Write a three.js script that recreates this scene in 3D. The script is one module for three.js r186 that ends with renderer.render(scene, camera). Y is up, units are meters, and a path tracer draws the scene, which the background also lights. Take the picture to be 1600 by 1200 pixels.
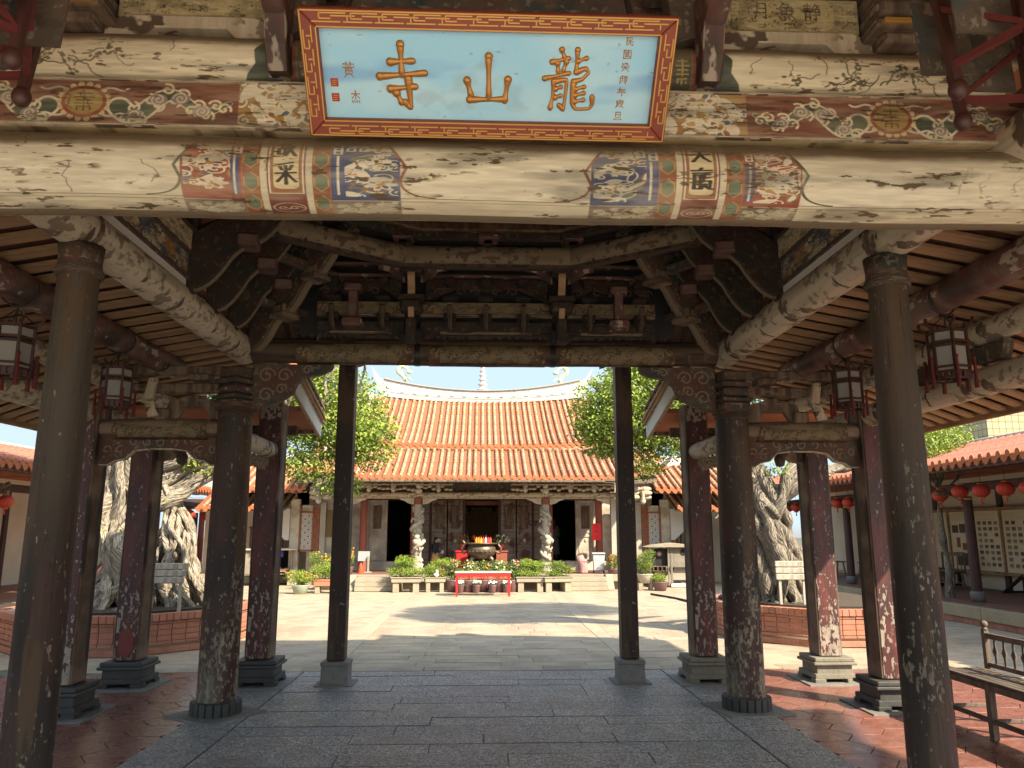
import * as THREE from 'three';
import { RoundedBoxGeometry } from 'three/addons/geometries/RoundedBoxGeometry.js';
import { mergeGeometries } from 'three/addons/utils/BufferGeometryUtils.js';
import { MarchingCubes } from 'three/addons/objects/MarchingCubes.js';

// ---------------------------------------------------------------- camera, sky, sun, exposure
const scene = new THREE.Scene();
const camera = new THREE.PerspectiveCamera(53.06, 4 / 3, 0.1, 400);
camera.position.set(-0.06, 1.7, 0);
{ const p = THREE.MathUtils.degToRad(10.79), y = THREE.MathUtils.degToRad(2.34);
  camera.lookAt(-0.06 + Math.sin(y) * Math.cos(p), 1.7 + Math.sin(p), -Math.cos(y) * Math.cos(p)); }
const SUN_AZ = 45, SUN_EL = 40, SUN_I = 2.7, SKY_I = 1.0, EXPOSURE = 4.3;
const sunDir = new THREE.Vector3(Math.sin(SUN_AZ * Math.PI / 180) * Math.cos(SUN_EL * Math.PI / 180), Math.sin(SUN_EL * Math.PI / 180), Math.cos(SUN_AZ * Math.PI / 180) * Math.cos(SUN_EL * Math.PI / 180));
{ // a clear, slightly hazy sky: pale at the horizon, bluer overhead, a broad glow round the sun
  const W = 512, H = 256, data = new Float32Array(W * H * 4), d = new THREE.Vector3();
  for (let r = 0; r < H; r++) for (let c = 0; c < W; c++) {
    const up = ((r + 0.5) / H - 0.5) * Math.PI, a = ((c + 0.5) / W - 0.5) * 2 * Math.PI;
    d.set(Math.cos(a) * Math.cos(up), Math.sin(up), Math.sin(a) * Math.cos(up));
    const t = Math.pow(Math.max(0, d.y), 0.55), g = Math.max(0, d.dot(sunDir)), glow = 0.35 * Math.pow(g, 4) + 1.1 * Math.pow(g, 24);
    const hor = [0.185, 0.225, 0.24], zen = [0.14, 0.205, 0.285], sunc = [1, 0.93, 0.8], i = (r * W + c) * 4;
    for (let k = 0; k < 3; k++) data[i + k] = d.y < 0 ? 0.16 : hor[k] * (1 - t) + zen[k] * t + glow * sunc[k];
    data[i + 3] = 1;
  }
  const sky = new THREE.DataTexture(data, W, H, THREE.RGBAFormat, THREE.FloatType);
  sky.mapping = THREE.EquirectangularReflectionMapping; sky.magFilter = THREE.LinearFilter; sky.needsUpdate = true;
  scene.background = sky; scene.environment = sky;
  scene.backgroundIntensity = SKY_I; scene.environmentIntensity = SKY_I;
}
const sun = new THREE.DirectionalLight(new THREE.Color(1, 0.85, 0.64), SUN_I);
sun.name = 'sun'; sun.position.copy(sunDir).multiplyScalar(60).add(new THREE.Vector3(0, 0, -14)); sun.target.position.set(0, 0, -14);
sun.castShadow = true; sun.shadow.mapSize.set(4096, 4096); sun.shadow.radius = 1.6;
Object.assign(sun.shadow.camera, { left: -35, right: 35, top: 35, bottom: -35, near: 1, far: 140 });
scene.add(sun, sun.target);
const renderer = new THREE.WebGLRenderer({ antialias: true });
renderer.shadowMap.enabled = true; renderer.toneMapping = THREE.LinearToneMapping; renderer.toneMappingExposure = EXPOSURE;

// ---------------------------------------------------------------- helpers
let seed = 7;
const rnd = () => { seed = (seed * 1664525 + 1013904223) >>> 0; return seed / 4294967296; };
const rr = (a, b) => a + (b - a) * rnd();
const V = (x, y, z) => new THREE.Vector3(x, y, z);
const { lerp, clamp, smoothstep } = THREE.MathUtils;
const used = {};
function numbered(n) { const k = used[n] = (used[n] ?? -1) + 1; return k ? n + '_' + String(k).padStart(3, '0') : n; }
function tag(o, label, category, group, kind) { Object.assign(o.userData, { label, category }); if (group) o.userData.group = group; if (kind) o.userData.kind = kind; return o; }
function thing(name, label, category, pos = [0, 0, 0], turn = 0, group, kind) {
  const o = new THREE.Group(); o.name = numbered(name); o.position.set(...pos); o.rotation.y = turn; scene.add(o); return tag(o, label, category, group, kind);
}
function struct(name, label) { const o = new THREE.Group(); o.name = numbered(name); o.userData.kind = 'structure'; if (label) o.userData.label = label; scene.add(o); return o; }
const clean = (g) => { let q = g.index ? g.toNonIndexed() : g; for (const k of Object.keys(q.attributes)) if (!['position', 'normal', 'uv'].includes(k)) q.deleteAttribute(k); q.morphAttributes = {}; return q; };
const merge = (l) => { l = [].concat(l).filter(Boolean); return l.length === 1 ? l[0] : mergeGeometries(l.map(clean)); };
function part(name, geos, m, parent, label) {
  const o = new THREE.Mesh(merge(geos), m); o.name = name; o.castShadow = o.receiveShadow = true; parent.add(o); if (label) o.userData.label = label; return o;
}
function parts(name, geos, m, parent) { for (const g of geos) part(name, g, m, parent); }
function piece(name, geo, m, parent, x = 0, y = 0, z = 0, ry = 0, s) {   // a cheap piece that shares its geometry
  const o = new THREE.Mesh(geo, m); o.name = name; o.position.set(x, y, z); o.rotation.y = ry; if (s) o.scale.set(...s); o.castShadow = o.receiveShadow = true; parent.add(o); return o;
}
function copy(src, pos, turn, label, group) {
  const o = src.clone(); o.name = numbered(src.name.replace(/_\d{3}$/, '')); scene.add(o); o.position.set(...pos); if (turn !== undefined) o.rotation.y = turn;
  o.userData = { ...src.userData }; if (label) o.userData.label = label; if (group) o.userData.group = group; return o;
}
function boxUV(g) { // uv in metres from the dominant normal
  const p = g.attributes.position, n = g.attributes.normal, uv = new Float32Array(p.count * 2);
  for (let i = 0; i < p.count; i++) {
    const ax = Math.abs(n.getX(i)), ay = Math.abs(n.getY(i)), az = Math.abs(n.getZ(i)), x = p.getX(i), y = p.getY(i), z = p.getZ(i);
    if (ay >= ax && ay >= az) { uv[i * 2] = x; uv[i * 2 + 1] = z; } else if (ax >= az) { uv[i * 2] = z; uv[i * 2 + 1] = y; } else { uv[i * 2] = x; uv[i * 2 + 1] = y; }
  }
  g.setAttribute('uv', new THREE.BufferAttribute(uv, 2)); return g;
}
function bx(w, h, d, x = 0, y = 0, z = 0, r = 0.008) { // box centred at x,y,z
  const g = r > 0 ? new RoundedBoxGeometry(w, h, d, 1, Math.min(r, w / 2.1, h / 2.1, d / 2.1)) : new THREE.BoxGeometry(w, h, d);
  return boxUV(clean(g.translate(x, y, z)));
}
const rot = (g, x = 0, y = 0, z = 0) => g.applyMatrix4(new THREE.Matrix4().makeRotationFromEuler(new THREE.Euler(x, y, z)));
const mv = (g, x, y, z) => g.translate(x, y, z);
function sweep(pts, rad, seg = 8, closed = true, flat = 1) { // tube through pts with a radius per point; uv in metres
  const P = pts.map((p) => p.isVector3 ? p : V(...p)), n = P.length, pos = [], uv = [], idx = []; let len = 0;
  const T = P.map((p, i) => P[Math.min(n - 1, i + 1)].clone().sub(P[Math.max(0, i - 1)]).normalize());
  let N = Math.abs(T[0].y) < 0.9 ? V(0, 1, 0) : V(1, 0, 0); N.sub(T[0].clone().multiplyScalar(N.dot(T[0]))).normalize();
  for (let i = 0; i < n; i++) {
    if (i) { N.sub(T[i].clone().multiplyScalar(N.dot(T[i]))).normalize(); len += P[i].distanceTo(P[i - 1]); }
    const B = T[i].clone().cross(N), r = typeof rad === 'function' ? rad(i / (n - 1), i) : Array.isArray(rad) ? rad[i] : rad;
    for (let j = 0; j <= seg; j++) {
      const a = j / seg * Math.PI * 2, c = Math.cos(a) * r * flat, s = Math.sin(a) * r;
      pos.push(P[i].x + N.x * c + B.x * s, P[i].y + N.y * c + B.y * s, P[i].z + N.z * c + B.z * s); uv.push(j / seg * 6.283 * Math.max(r, 0.01), len);
    }
    if (i) for (let j = 0; j < seg; j++) { const a = (i - 1) * (seg + 1) + j, b = a + seg + 1; idx.push(a, a + 1, b, b, a + 1, b + 1); }
  }
  if (closed) for (const i of [0, n - 1]) {
    const c = pos.length / 3; pos.push(P[i].x, P[i].y, P[i].z); uv.push(0, 0);
    for (let j = 0; j < seg; j++) { const a = i * (seg + 1) + j; i ? idx.push(c, a, a + 1) : idx.push(c, a + 1, a); }
  }
  const g = new THREE.BufferGeometry(); g.setAttribute('position', new THREE.Float32BufferAttribute(pos, 3)); g.setAttribute('uv', new THREE.Float32BufferAttribute(uv, 2)); g.setIndex(idx); g.computeVertexNormals(); return clean(g);
}
const rod = (a, b, r0, r1 = r0, seg = 8) => sweep([a, b], [r0, r1], seg);
const spline = (pts, n) => new THREE.CatmullRomCurve3(pts.map((p) => V(...p))).getPoints(n);
function bar(a, b, w, h) { // square bar between two points
  const A = V(...a), B = V(...b), L = A.distanceTo(B), g = new THREE.BoxGeometry(w, h, L), q = new THREE.Matrix4().lookAt(A, B, Math.abs(B.y - A.y) > 0.98 * L ? V(0, 0, 1) : V(0, 1, 0));
  boxUV(g); return clean(g.applyMatrix4(q).translate((A.x + B.x) / 2, (A.y + B.y) / 2, (A.z + B.z) / 2));
}
function extr(pts, depth, bevel = 0.006, curve = false) { // profile in x,y extruded along z, centred on z = 0
  const v = pts.map((p) => new THREE.Vector2(...p)), s = new THREE.Shape(curve ? new THREE.SplineCurve([...v, v[0]]).getPoints(v.length * 5) : v);
  const g = new THREE.ExtrudeGeometry(s, { depth: depth - 2 * bevel, bevelEnabled: bevel > 0, bevelThickness: bevel, bevelSize: bevel, bevelOffset: -bevel, bevelSegments: 1, steps: 1 });
  return boxUV(clean(g.translate(0, 0, -depth / 2 + bevel)));
}
function lathe(pr, seg = 24, x = 0, y = 0, z = 0) { const g = new THREE.LatheGeometry(pr.map((p) => new THREE.Vector2(...p)), seg); const u = g.attributes.uv; for (let i = 0; i < u.count; i++) u.setXY(i, u.getX(i), u.getY(i)); return clean(g.translate(x, y, z)); }
const ball = (r, x, y, z, sx = 1, sy = 1, sz = 1, a = 12, b = 8) => clean(new THREE.SphereGeometry(r, a, b).scale(sx, sy, sz).translate(x, y, z));
const mirrorX = (g) => { const q = clean(g.clone()).scale(-1, 1, 1); for (const k in q.attributes) { const a = q.attributes[k], n = a.itemSize; for (let i = 0; i < a.count; i += 3) for (let c = 0; c < n; c++) { const t = a.array[(i + 1) * n + c]; a.array[(i + 1) * n + c] = a.array[(i + 2) * n + c]; a.array[(i + 2) * n + c] = t; } } return q; };

// ---------------------------------------------------------------- noise and textures
const hash = (x, y, s) => { let h = Math.imul(x | 0, 374761393) ^ Math.imul(y | 0, 668265263) ^ Math.imul(s | 0, 1274126177); h = Math.imul(h ^ (h >>> 13), 1274126177); return ((h ^ (h >>> 16)) >>> 0) / 4294967296; };
function vn(x, y, px, py, s) { // periodic value noise, periods px,py
  const x0 = Math.floor(x), y0 = Math.floor(y), fx = x - x0, fy = y - y0, m = (a, b) => ((a % b) + b) % b, u = fx * fx * (3 - 2 * fx), w = fy * fy * (3 - 2 * fy);
  const a = m(x0, px), b = m(x0 + 1, px), c = m(y0, py), d = m(y0 + 1, py);
  return lerp(lerp(hash(a, c, s), hash(b, c, s), u), lerp(hash(a, d, s), hash(b, d, s), u), w);
}
function fbm(u, v, fx, fy, oct, s) { let t = 0, a = 0.5, n = 0; for (let i = 0; i < oct; i++) { t += a * vn(u * fx, v * fy, fx, fy, s + i * 17); n += a; a *= 0.55; fx *= 2; fy *= 2; } return t / n; }
const lin2s = (c) => 255 * (c <= 0.0031308 ? 12.92 * c : 1.055 * Math.pow(Math.max(0, c), 1 / 2.4) - 0.055);
function tex(W, H, fn, rx = 1, ry = 1, srgb = true) { // fn(u,v) -> linear rgb (or grey for data maps)
  const d = new Uint8Array(W * H * 4);
  for (let y = 0; y < H; y++) for (let x = 0; x < W; x++) {
    const c = fn((x + 0.5) / W, (y + 0.5) / H), i = (y * W + x) * 4;
    if (typeof c === 'number') d[i] = d[i + 1] = d[i + 2] = clamp(c * 255, 0, 255); else for (let k = 0; k < 3; k++) d[i + k] = clamp(srgb ? lin2s(c[k]) : c[k] * 255, 0, 255);
    d[i + 3] = 255;
  }
  const t = new THREE.DataTexture(d, W, H); t.wrapS = t.wrapT = THREE.RepeatWrapping; t.magFilter = THREE.LinearFilter; t.minFilter = THREE.LinearMipmapLinearFilter; t.generateMipmaps = true;
  if (srgb) t.colorSpace = THREE.SRGBColorSpace; t.repeat.set(rx, ry); t.needsUpdate = true; return t;
}
const mix3 = (a, b, t) => [a[0] + (b[0] - a[0]) * t, a[1] + (b[1] - a[1]) * t, a[2] + (b[2] - a[2]) * t];
const mul3 = (a, k) => [a[0] * k, a[1] * k, a[2] * k];
function mat(color, rough = 0.85, o = {}) { const m = o.phys ? new THREE.MeshPhysicalMaterial() : new THREE.MeshStandardMaterial(); m.color.setRGB(...color); m.roughness = rough; delete o.phys; Object.assign(m, o); if (o.transmission || o.ds) m.side = THREE.DoubleSide; delete m.ds; return m; }
const W1 = [1, 1, 1];
// old painted timber: cream paint, brown where it has worn off
const woodNoise = (u, v, s) => fbm(u, v, 3, 40, 3, s) * 0.6 + fbm(u, v, 2, 8, 3, s + 5) * 0.4;
const creamT = tex(512, 512, (u, v) => {
  const g = woodNoise(v, u, 3), st = fbm(u, v, 3, 5, 4, 21), fl = fbm(u, v, 9, 16, 4, 33), sc = fbm(u, v, 34, 26, 3, 41), c = mix3([0.56, 0.475, 0.345], [0.39, 0.325, 0.23], smoothstep(g, 0.3, 0.75));
  let k = mix3(c, [0.17, 0.13, 0.085], smoothstep(st, 0.5, 0.75)); k = mix3(k, [0.10, 0.07, 0.045], smoothstep(fl, 0.60, 0.68)); k = mix3(k, [0.16, 0.12, 0.08], smoothstep(sc, 0.54, 0.64) * smoothstep(fbm(u, v, 4, 4, 3, 47), 0.42, 0.6) * 0.8); return k; }, 0.7, 0.7);
const brownT = tex(512, 512, (u, v) => { // bare old timber
  const g = woodNoise(v, u, 13), f = fbm(u, v, 12, 30, 3, 8); let k = mix3([0.21, 0.15, 0.10], [0.075, 0.05, 0.034], smoothstep(g, 0.3, 0.72)); return mix3(k, [0.30, 0.24, 0.17], smoothstep(f, 0.66, 0.74) * 0.5); }, 0.8, 0.8);
const darkPaintT = tex(512, 512, (u, v) => { // dark carved, once painted timber
  const g = fbm(u, v, 6, 6, 4, 51), r = fbm(u, v, 4, 4, 3, 61), f = fbm(u, v, 22, 22, 3, 71); let k = mix3([0.12, 0.085, 0.058], [0.045, 0.034, 0.026], g); k = mix3(k, [0.11, 0.045, 0.032], smoothstep(r, 0.55, 0.7) * 0.7); k = mix3(k, [0.03, 0.05, 0.05], smoothstep(1 - r, 0.6, 0.72) * 0.7); return mix3(k, [0.26, 0.205, 0.14], smoothstep(f, 0.60, 0.74) * 0.6); }, 1.3, 1.3);
const rafterT = tex(256, 512, (u, v) => { const g = woodNoise(u, v, 23), f = fbm(u, v, 5, 4, 3, 5); return mix3(mix3([0.40, 0.25, 0.13], [0.22, 0.13, 0.07], smoothstep(g, 0.3, 0.7)), [0.09, 0.055, 0.035], smoothstep(f, 0.55, 0.8)); }, 1, 0.5);
const redPaintT = tex(512, 512, (u, v) => { const g = fbm(u, v, 4, 30, 3, 91), f = fbm(u, v, 14, 8, 4, 95); let k = mix3([0.155, 0.062, 0.05], [0.08, 0.036, 0.03], g); k = mix3(k, [0.17, 0.12, 0.09], smoothstep(fbm(u, v, 6, 14, 3, 93), 0.45, 0.7) * 0.6); k = mix3(k, [0.05, 0.03, 0.022], smoothstep(fbm(u, v, 5, 5, 3, 99), 0.5, 0.7)); return mix3(k, [0.42, 0.36, 0.28], smoothstep(f, 0.66, 0.72) * 0.8); }, 0.8, 0.8);
const bumpT = (fx, fy, s, W = 512) => tex(W, W, (u, v) => fbm(u, v, fx, fy, 5, s), 1, 1, false);
const grain = bumpT(40, 6, 7), rough = bumpT(24, 24, 17), fine = bumpT(90, 90, 27);
const M = {
  gold2: mat([0.20, 0.13, 0.05], 0.7), redPillar: mat([0.27, 0.075, 0.05], 0.7, { bumpMap: rough, bumpScale: 0.003 }),
  cream: mat(W1, 0.75, { map: creamT, bumpMap: rough, bumpScale: 0.004 }), brown: mat(W1, 0.8, { map: brownT, bumpMap: grain, bumpScale: 0.004 }),
  carved: mat(W1, 0.8, { map: darkPaintT, bumpMap: rough, bumpScale: 0.01 }), rafter: mat(W1, 0.8, { map: rafterT }), red: mat(W1, 0.55, { map: redPaintT, bumpMap: grain, bumpScale: 0.003 }),
  carvedDark: mat([0.40, 0.38, 0.37], 0.9, { map: darkPaintT, bumpMap: rough, bumpScale: 0.012 }), brownDark: mat([0.45, 0.42, 0.4], 0.85, { map: brownT, bumpMap: grain, bumpScale: 0.004 }), creamDim: mat([0.40, 0.36, 0.31], 0.85, { map: creamT, bumpMap: rough, bumpScale: 0.004 }), black: mat([0.012, 0.011, 0.01], 0.7), iron: mat([0.03, 0.03, 0.03], 0.5, { metalness: 0.5 }), gold: mat([0.55, 0.30, 0.08], 0.42, { metalness: 0.35 }),  // includes darker copies of the carved, brown and cream timber
  white: mat([0.62, 0.6, 0.55], 0.8, { bumpMap: rough, bumpScale: 0.003 }), redGloss: mat([0.5, 0.03, 0.02], 0.4), paper: mat([0.72, 0.68, 0.6], 0.9), soil: mat([0.07, 0.05, 0.035], 1, { bumpMap: rough, bumpScale: 0.02 }),
};

// ---------------------------------------------------------------- brush glyphs (strokes on a 100 x 100 field, y down)
const GLYPH = {
  long: '32 2 38 14|15 21 46 15|25 23 27 36|42 20 37 34|2 47 48 38|20 51 19 75 15 95|20 52 44 49 43 80 41 97 32 89|24 63 34 60|24 77 34 74|62 2 62 36|64 19 80 14|62 36 80 30 85 37 74 47 59 51|58 51 58 86 66 95 91 94 97 87 96 74|62 63 79 59|62 73 79 69|62 83 79 80',
  shan: '52 4 53 82|7 50 15 78|13 87 88 85|93 47 87 88', si: '48 2 49 45|26 27 72 25|3 48 97 42|24 66 76 62|62 51 65 94 53 85|36 72 46 86',
  min: '22 8 78 8 78 34 24 34|22 8 22 88 50 74|24 56 92 54|56 34 64 70 84 92 94 80', guo: '10 6 10 94|10 6 90 6 90 94|10 94 90 94|24 26 76 26|30 42 50 42 50 62 30 62 30 42|58 16 66 60 78 74|26 76 60 70', gui: '46 6 8 40|14 8 30 20|54 6 92 40|70 8 58 22|36 44 64 44|12 58 88 58|50 44 48 60 14 94|52 62 86 94',
  mao: '40 8 14 18 14 74|40 14 40 60 10 94|14 40 34 34|60 14 60 78|60 14 90 14 90 66 78 60|76 14 76 96', nian: '30 4 10 34|26 22 88 22|26 22 26 58|26 40 82 40|4 60 96 58|54 22 54 98', sui: '50 2 50 24|26 8 26 24|50 12 76 12|8 26 94 26|18 28 18 60 6 94|30 44 48 42|40 44 40 70|26 60 22 80|58 28 74 74 92 90|84 44 56 84|78 10 86 18', dan: '24 8 76 8 76 64 24 64 24 8|24 36 76 36|6 90 94 90',
  huang: '6 14 94 14|32 2 32 24|66 2 66 24|4 36 96 34|50 24 50 40|24 44 76 44 76 78 24 78 24 44|24 60 76 60|50 44 50 78|34 82 14 98|64 82 86 98', jie: '10 26 90 24|50 4 50 66|48 28 12 60|52 28 88 58|14 80 18 92|36 80 40 92|60 80 64 92|82 80 88 92',
  gu: '4 22 46 20|26 4 26 46|10 50 42 48 40 86 12 88 10 50|62 4 50 40|56 26 96 24|82 28 46 94|58 42 94 96', cai: '80 6 20 16|24 26 32 38|48 22 52 36|78 20 66 38|6 54 94 50|50 42 50 98|48 54 10 88|52 54 96 88', tian: '18 14 80 12|6 42 94 38|50 12 48 44 8 92|52 42 70 70 96 90', zhao: '4 14 96 12|50 2 40 12|10 26 90 22|14 34 44 34 44 92 14 92 14 34|14 62 44 62|50 32 88 30|68 24 54 62|56 46 86 44|54 60 92 58 90 92 76 86|58 74 62 84|70 72 74 84|50 92 54 78',
  yue: '28 6 26 60 12 94|28 6 76 6 76 92 62 86|28 34 74 34|28 60 74 60', yu: '34 2 14 26|34 8 64 8 54 22|20 26 82 26 80 66 22 66 20 26|20 46 80 46|50 26 50 66|10 82 18 96|36 80 42 94|60 80 66 94|84 78 96 94', jing: '6 14 44 14|6 28 44 28|4 42 48 42|26 2 26 42|12 50 12 96|12 50 40 50 40 92|12 64 40 64|12 78 40 78|72 2 56 24|66 12 86 12 78 28|54 32 92 32 92 66 54 66|50 48 98 48|72 30 72 96 60 90', shou: '20 10 80 10|10 28 90 28|50 2 50 96|20 44 80 44|14 60 86 60|24 76 76 76|24 76 24 92|76 76 76 92',
};
const strokes = (n) => GLYPH[n].split('|').map((s) => { const a = s.split(' ').map(Number), p = []; for (let i = 0; i < a.length; i += 2) p.push([a[i], a[i + 1]]); return p; });
function ink(g, n, x, y, w, h, lw, col) { // a brush glyph on a canvas
  g.strokeStyle = g.fillStyle = col; g.lineCap = g.lineJoin = 'round';
  for (const s of strokes(n)) for (let i = 0; i + 1 < s.length; i++) { const k = 8; for (let j = 0; j < k; j++) { const a = lerp(s[i][0], s[i + 1][0], j / k), b = lerp(s[i][1], s[i + 1][1], j / k), c = lerp(s[i][0], s[i + 1][0], (j + 1) / k), d = lerp(s[i][1], s[i + 1][1], (j + 1) / k);
    g.lineWidth = lw * (0.75 + 0.45 * Math.abs(j / k - 0.5)); g.beginPath(); g.moveTo(x + a * w / 100, y + b * h / 100); g.lineTo(x + c * w / 100, y + d * h / 100); g.stroke(); } }
}
function glyphGeo(n, x, y, w, h, r, depth) { // raised rounded strokes: x,y is the lower left corner
  const out = [];
  for (const s of strokes(n)) {
    const P = s.map(([a, b]) => V(x + a * w / 100, y + (100 - b) * h / 100, 0)), c = P.length > 2 ? new THREE.CatmullRomCurve3(P, false, 'catmullrom', 0.2).getPoints(P.length * 5) : [0, 1, 2, 3, 4, 5, 6].map((i) => P[0].clone().lerp(P[1], i / 6)), N = c.length - 1;
    out.push(sweep(c, (t) => r * (0.66 + 0.62 * Math.pow(Math.abs(t - 0.5) * 2, 2.4) - 0.12 * t) * (t === 0 || t === 1 ? 0.75 : 1), 10)); out.push(ball(r * 1.08, c[0].x, c[0].y, 0), ball(r * 0.85, c[N].x, c[N].y, 0));
  }
  return merge(out).scale(1, 1, depth);
}
const CV = (w, h, bg) => { const c = document.createElement('canvas'); c.width = w; c.height = h; const g = c.getContext('2d'); if (bg) { g.fillStyle = bg; g.fillRect(0, 0, w, h); } return [c, g]; };
function cvTex(c) { const t = new THREE.CanvasTexture(c); t.colorSpace = THREE.SRGBColorSpace; t.wrapS = t.wrapT = THREE.RepeatWrapping; return t; }
function wear(c, s, amount = 1, bare = [92, 74, 54], fade = 0.30, topShade = 0) { // age the painting: streaks, grime, flaked spots, hairline cracks
  const g = c.getContext('2d'), W = c.width, H = c.height, im = g.getImageData(0, 0, W, H), d = im.data;
  const w2 = Math.ceil(W / 2), n2 = []; // coarse fields at half size
  for (let y = 0; y < H; y++) for (let x = 0; x < W; x++) {
    const i = (y * W + x) * 4, u = x / W, v = y / H, gr = fbm(u, v, 60, 34, 3, s), st = fbm(u, v, 18, 6, 4, s + 3), fl = fbm(u, v, 110, 24, 4, s + 9), k = 0.90 + 0.2 * gr - 0.26 * smoothstep(st, 0.5, 0.78), f = smoothstep(fl, 0.655 - 0.03 * amount, 0.70) * amount * smoothstep(st, 0.4, 0.6);
    const fd = fade * (0.5 + smoothstep(fbm(u, v, 30, 9, 3, s + 15), 0.3, 0.7)); for (let q = 0; q < 3; q++) d[i + q] = clamp(lerp(lerp(d[i + q], [204, 190, 160][q], fd) * k, bare[q] * (0.6 + 0.5 * gr), clamp(f, 0, 0.9)), 0, 255);
  }
  if (topShade) for (let y = 0; y < H; y++) for (let x = 0; x < W; x++) { const i = (y * W + x) * 4, q = (1 - smoothstep(y / H + 0.10 * (fbm(x / W, y / H, 40, 6, 3, s + 31) - 0.5), topShade * 0.55, topShade)) * 0.88; for (let c2 = 0; c2 < 3; c2++) d[i + c2] = lerp(d[i + c2], [118, 100, 74][c2], q); } // shade along the upper side of the log, painted in as grey-brown
  g.putImageData(im, 0, 0);
  g.strokeStyle = 'rgba(50,36,24,0.55)'; g.lineWidth = 1.2;
  for (let q = 0; q < 9 * amount; q++) { let x = rr(0, W), y = rr(0, H * 0.5); g.beginPath(); g.moveTo(x, y); for (let j = 0; j < 9; j++) g.lineTo(x += rr(-5, 5), y += rr(2, H * 0.05)); g.stroke(); }
}
function spiral(g, x, y, r, dir, turns, col, lw, a0 = 0) { g.strokeStyle = col; g.lineWidth = lw; g.lineCap = 'round'; g.beginPath(); for (let i = 0; i <= 24; i++) { const t = i / 24, a = a0 + dir * t * turns * 6.283, q = r * (1 - 0.86 * t); g[i ? 'lineTo' : 'moveTo'](x + Math.cos(a) * q, y + Math.sin(a) * q); } g.stroke(); }
function arabesque(g, x, y, w, h, cols, n, lw, s0) { // a field of painted scrolls and leaves
  let q = s0; const R = () => (q = (q * 16807) % 2147483647) / 2147483647;
  for (let i = 0; i < n; i++) { const r = Math.min(w, h) * (0.07 + 0.08 * R()), cx = x + r + R() * (w - 2 * r), cy = y + r + R() * (h - 2 * r), d = R() < 0.5 ? 1 : -1, a = R() * 6.28, c = cols[Math.floor(R() * cols.length)];
    spiral(g, cx, cy, r, d, 1.5, c, lw * (0.8 + R() * 0.7), a); g.strokeStyle = c; g.beginPath(); g.moveTo(cx + Math.cos(a) * r, cy + Math.sin(a) * r); g.quadraticCurveTo(cx + r * 2 * Math.cos(a + 1), cy + r * 2 * Math.sin(a + 1), cx + r * 2.2 * Math.cos(a + 1.6), cy + r * 1.6 * Math.sin(a + 1.6)); g.stroke(); }
}
function leafShape(g, x, y, L, w, a, fill, line) { // a curled painted leaf
  g.save(); g.translate(x, y); g.rotate(a); g.beginPath(); g.moveTo(0, 0); g.bezierCurveTo(L * 0.3, -w, L * 0.8, -w * 0.9, L, -w * 0.2); g.bezierCurveTo(L * 0.9, w * 0.2, L * 0.4, w * 0.7, 0, 0); g.fillStyle = fill; g.fill(); g.strokeStyle = line; g.stroke(); g.beginPath(); g.arc(L * 0.98, -w * 0.4, w * 0.28, 0.5, 5.2); g.stroke(); g.restore();
}
function posy(g, x, y, w, h, s0, base, accents) { // a framed field of flowers and curling leaves
  let q = s0 * 7919 + 13; const R = () => (q = (q * 16807) % 2147483647) / 2147483647; g.save(); g.beginPath(); g.rect(x, y, w, h); g.clip(); g.fillStyle = base; g.fillRect(x, y, w, h); g.lineWidth = 2.6;
  for (let i = 0; i < 34; i++) { const a = R() * 6.283, d = Math.sqrt(R()) * 0.55, cx = x + w / 2 + Math.cos(a) * d * w, cy = y + h / 2 + Math.sin(a) * d * h; leafShape(g, cx, cy, 20 + R() * 20, 8 + R() * 6, a + 1.2 + R() * 1.4, R() < 0.45 ? accents[Math.floor(R() * accents.length)] : CREAM, R() < 0.5 ? CREAM : '#8a6a42'); }
  for (let f = 0; f < 3; f++) { const cx = x + w * (0.25 + 0.5 * R()), cy = y + h * (0.2 + 0.3 * f); for (let i = 0; i < 7; i++) leafShape(g, cx, cy, 20, 9, i * 0.9 + f, i % 2 ? '#e6d5aa' : accents[(i + f) % accents.length], CREAM); g.fillStyle = OCHRE; g.beginPath(); g.arc(cx, cy, 6, 0, 7); g.fill(); }
  for (let i = 0; i < 16; i++) spiral(g, x + R() * w, y + R() * h, 8 + R() * 7, R() < 0.5 ? 1 : -1, 1.3, CREAM, 2.8, R() * 6); g.restore();
}
function fretBlock(g, x, y, w, h, n, m, col, lw) { g.strokeStyle = col; g.lineWidth = lw; for (let i = 0; i < n; i++) for (let j = 0; j < m; j++) { const a = w / n, b = h / m, X = x + i * a, Y = y + j * b; g.beginPath(); g.moveTo(X, Y); g.lineTo(X + a * 0.85, Y); g.lineTo(X + a * 0.85, Y + b * 0.7); g.lineTo(X + a * 0.3, Y + b * 0.7); g.lineTo(X + a * 0.3, Y + b * 0.35); g.lineTo(X + a * 0.58, Y + b * 0.35); g.stroke(); } }
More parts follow.
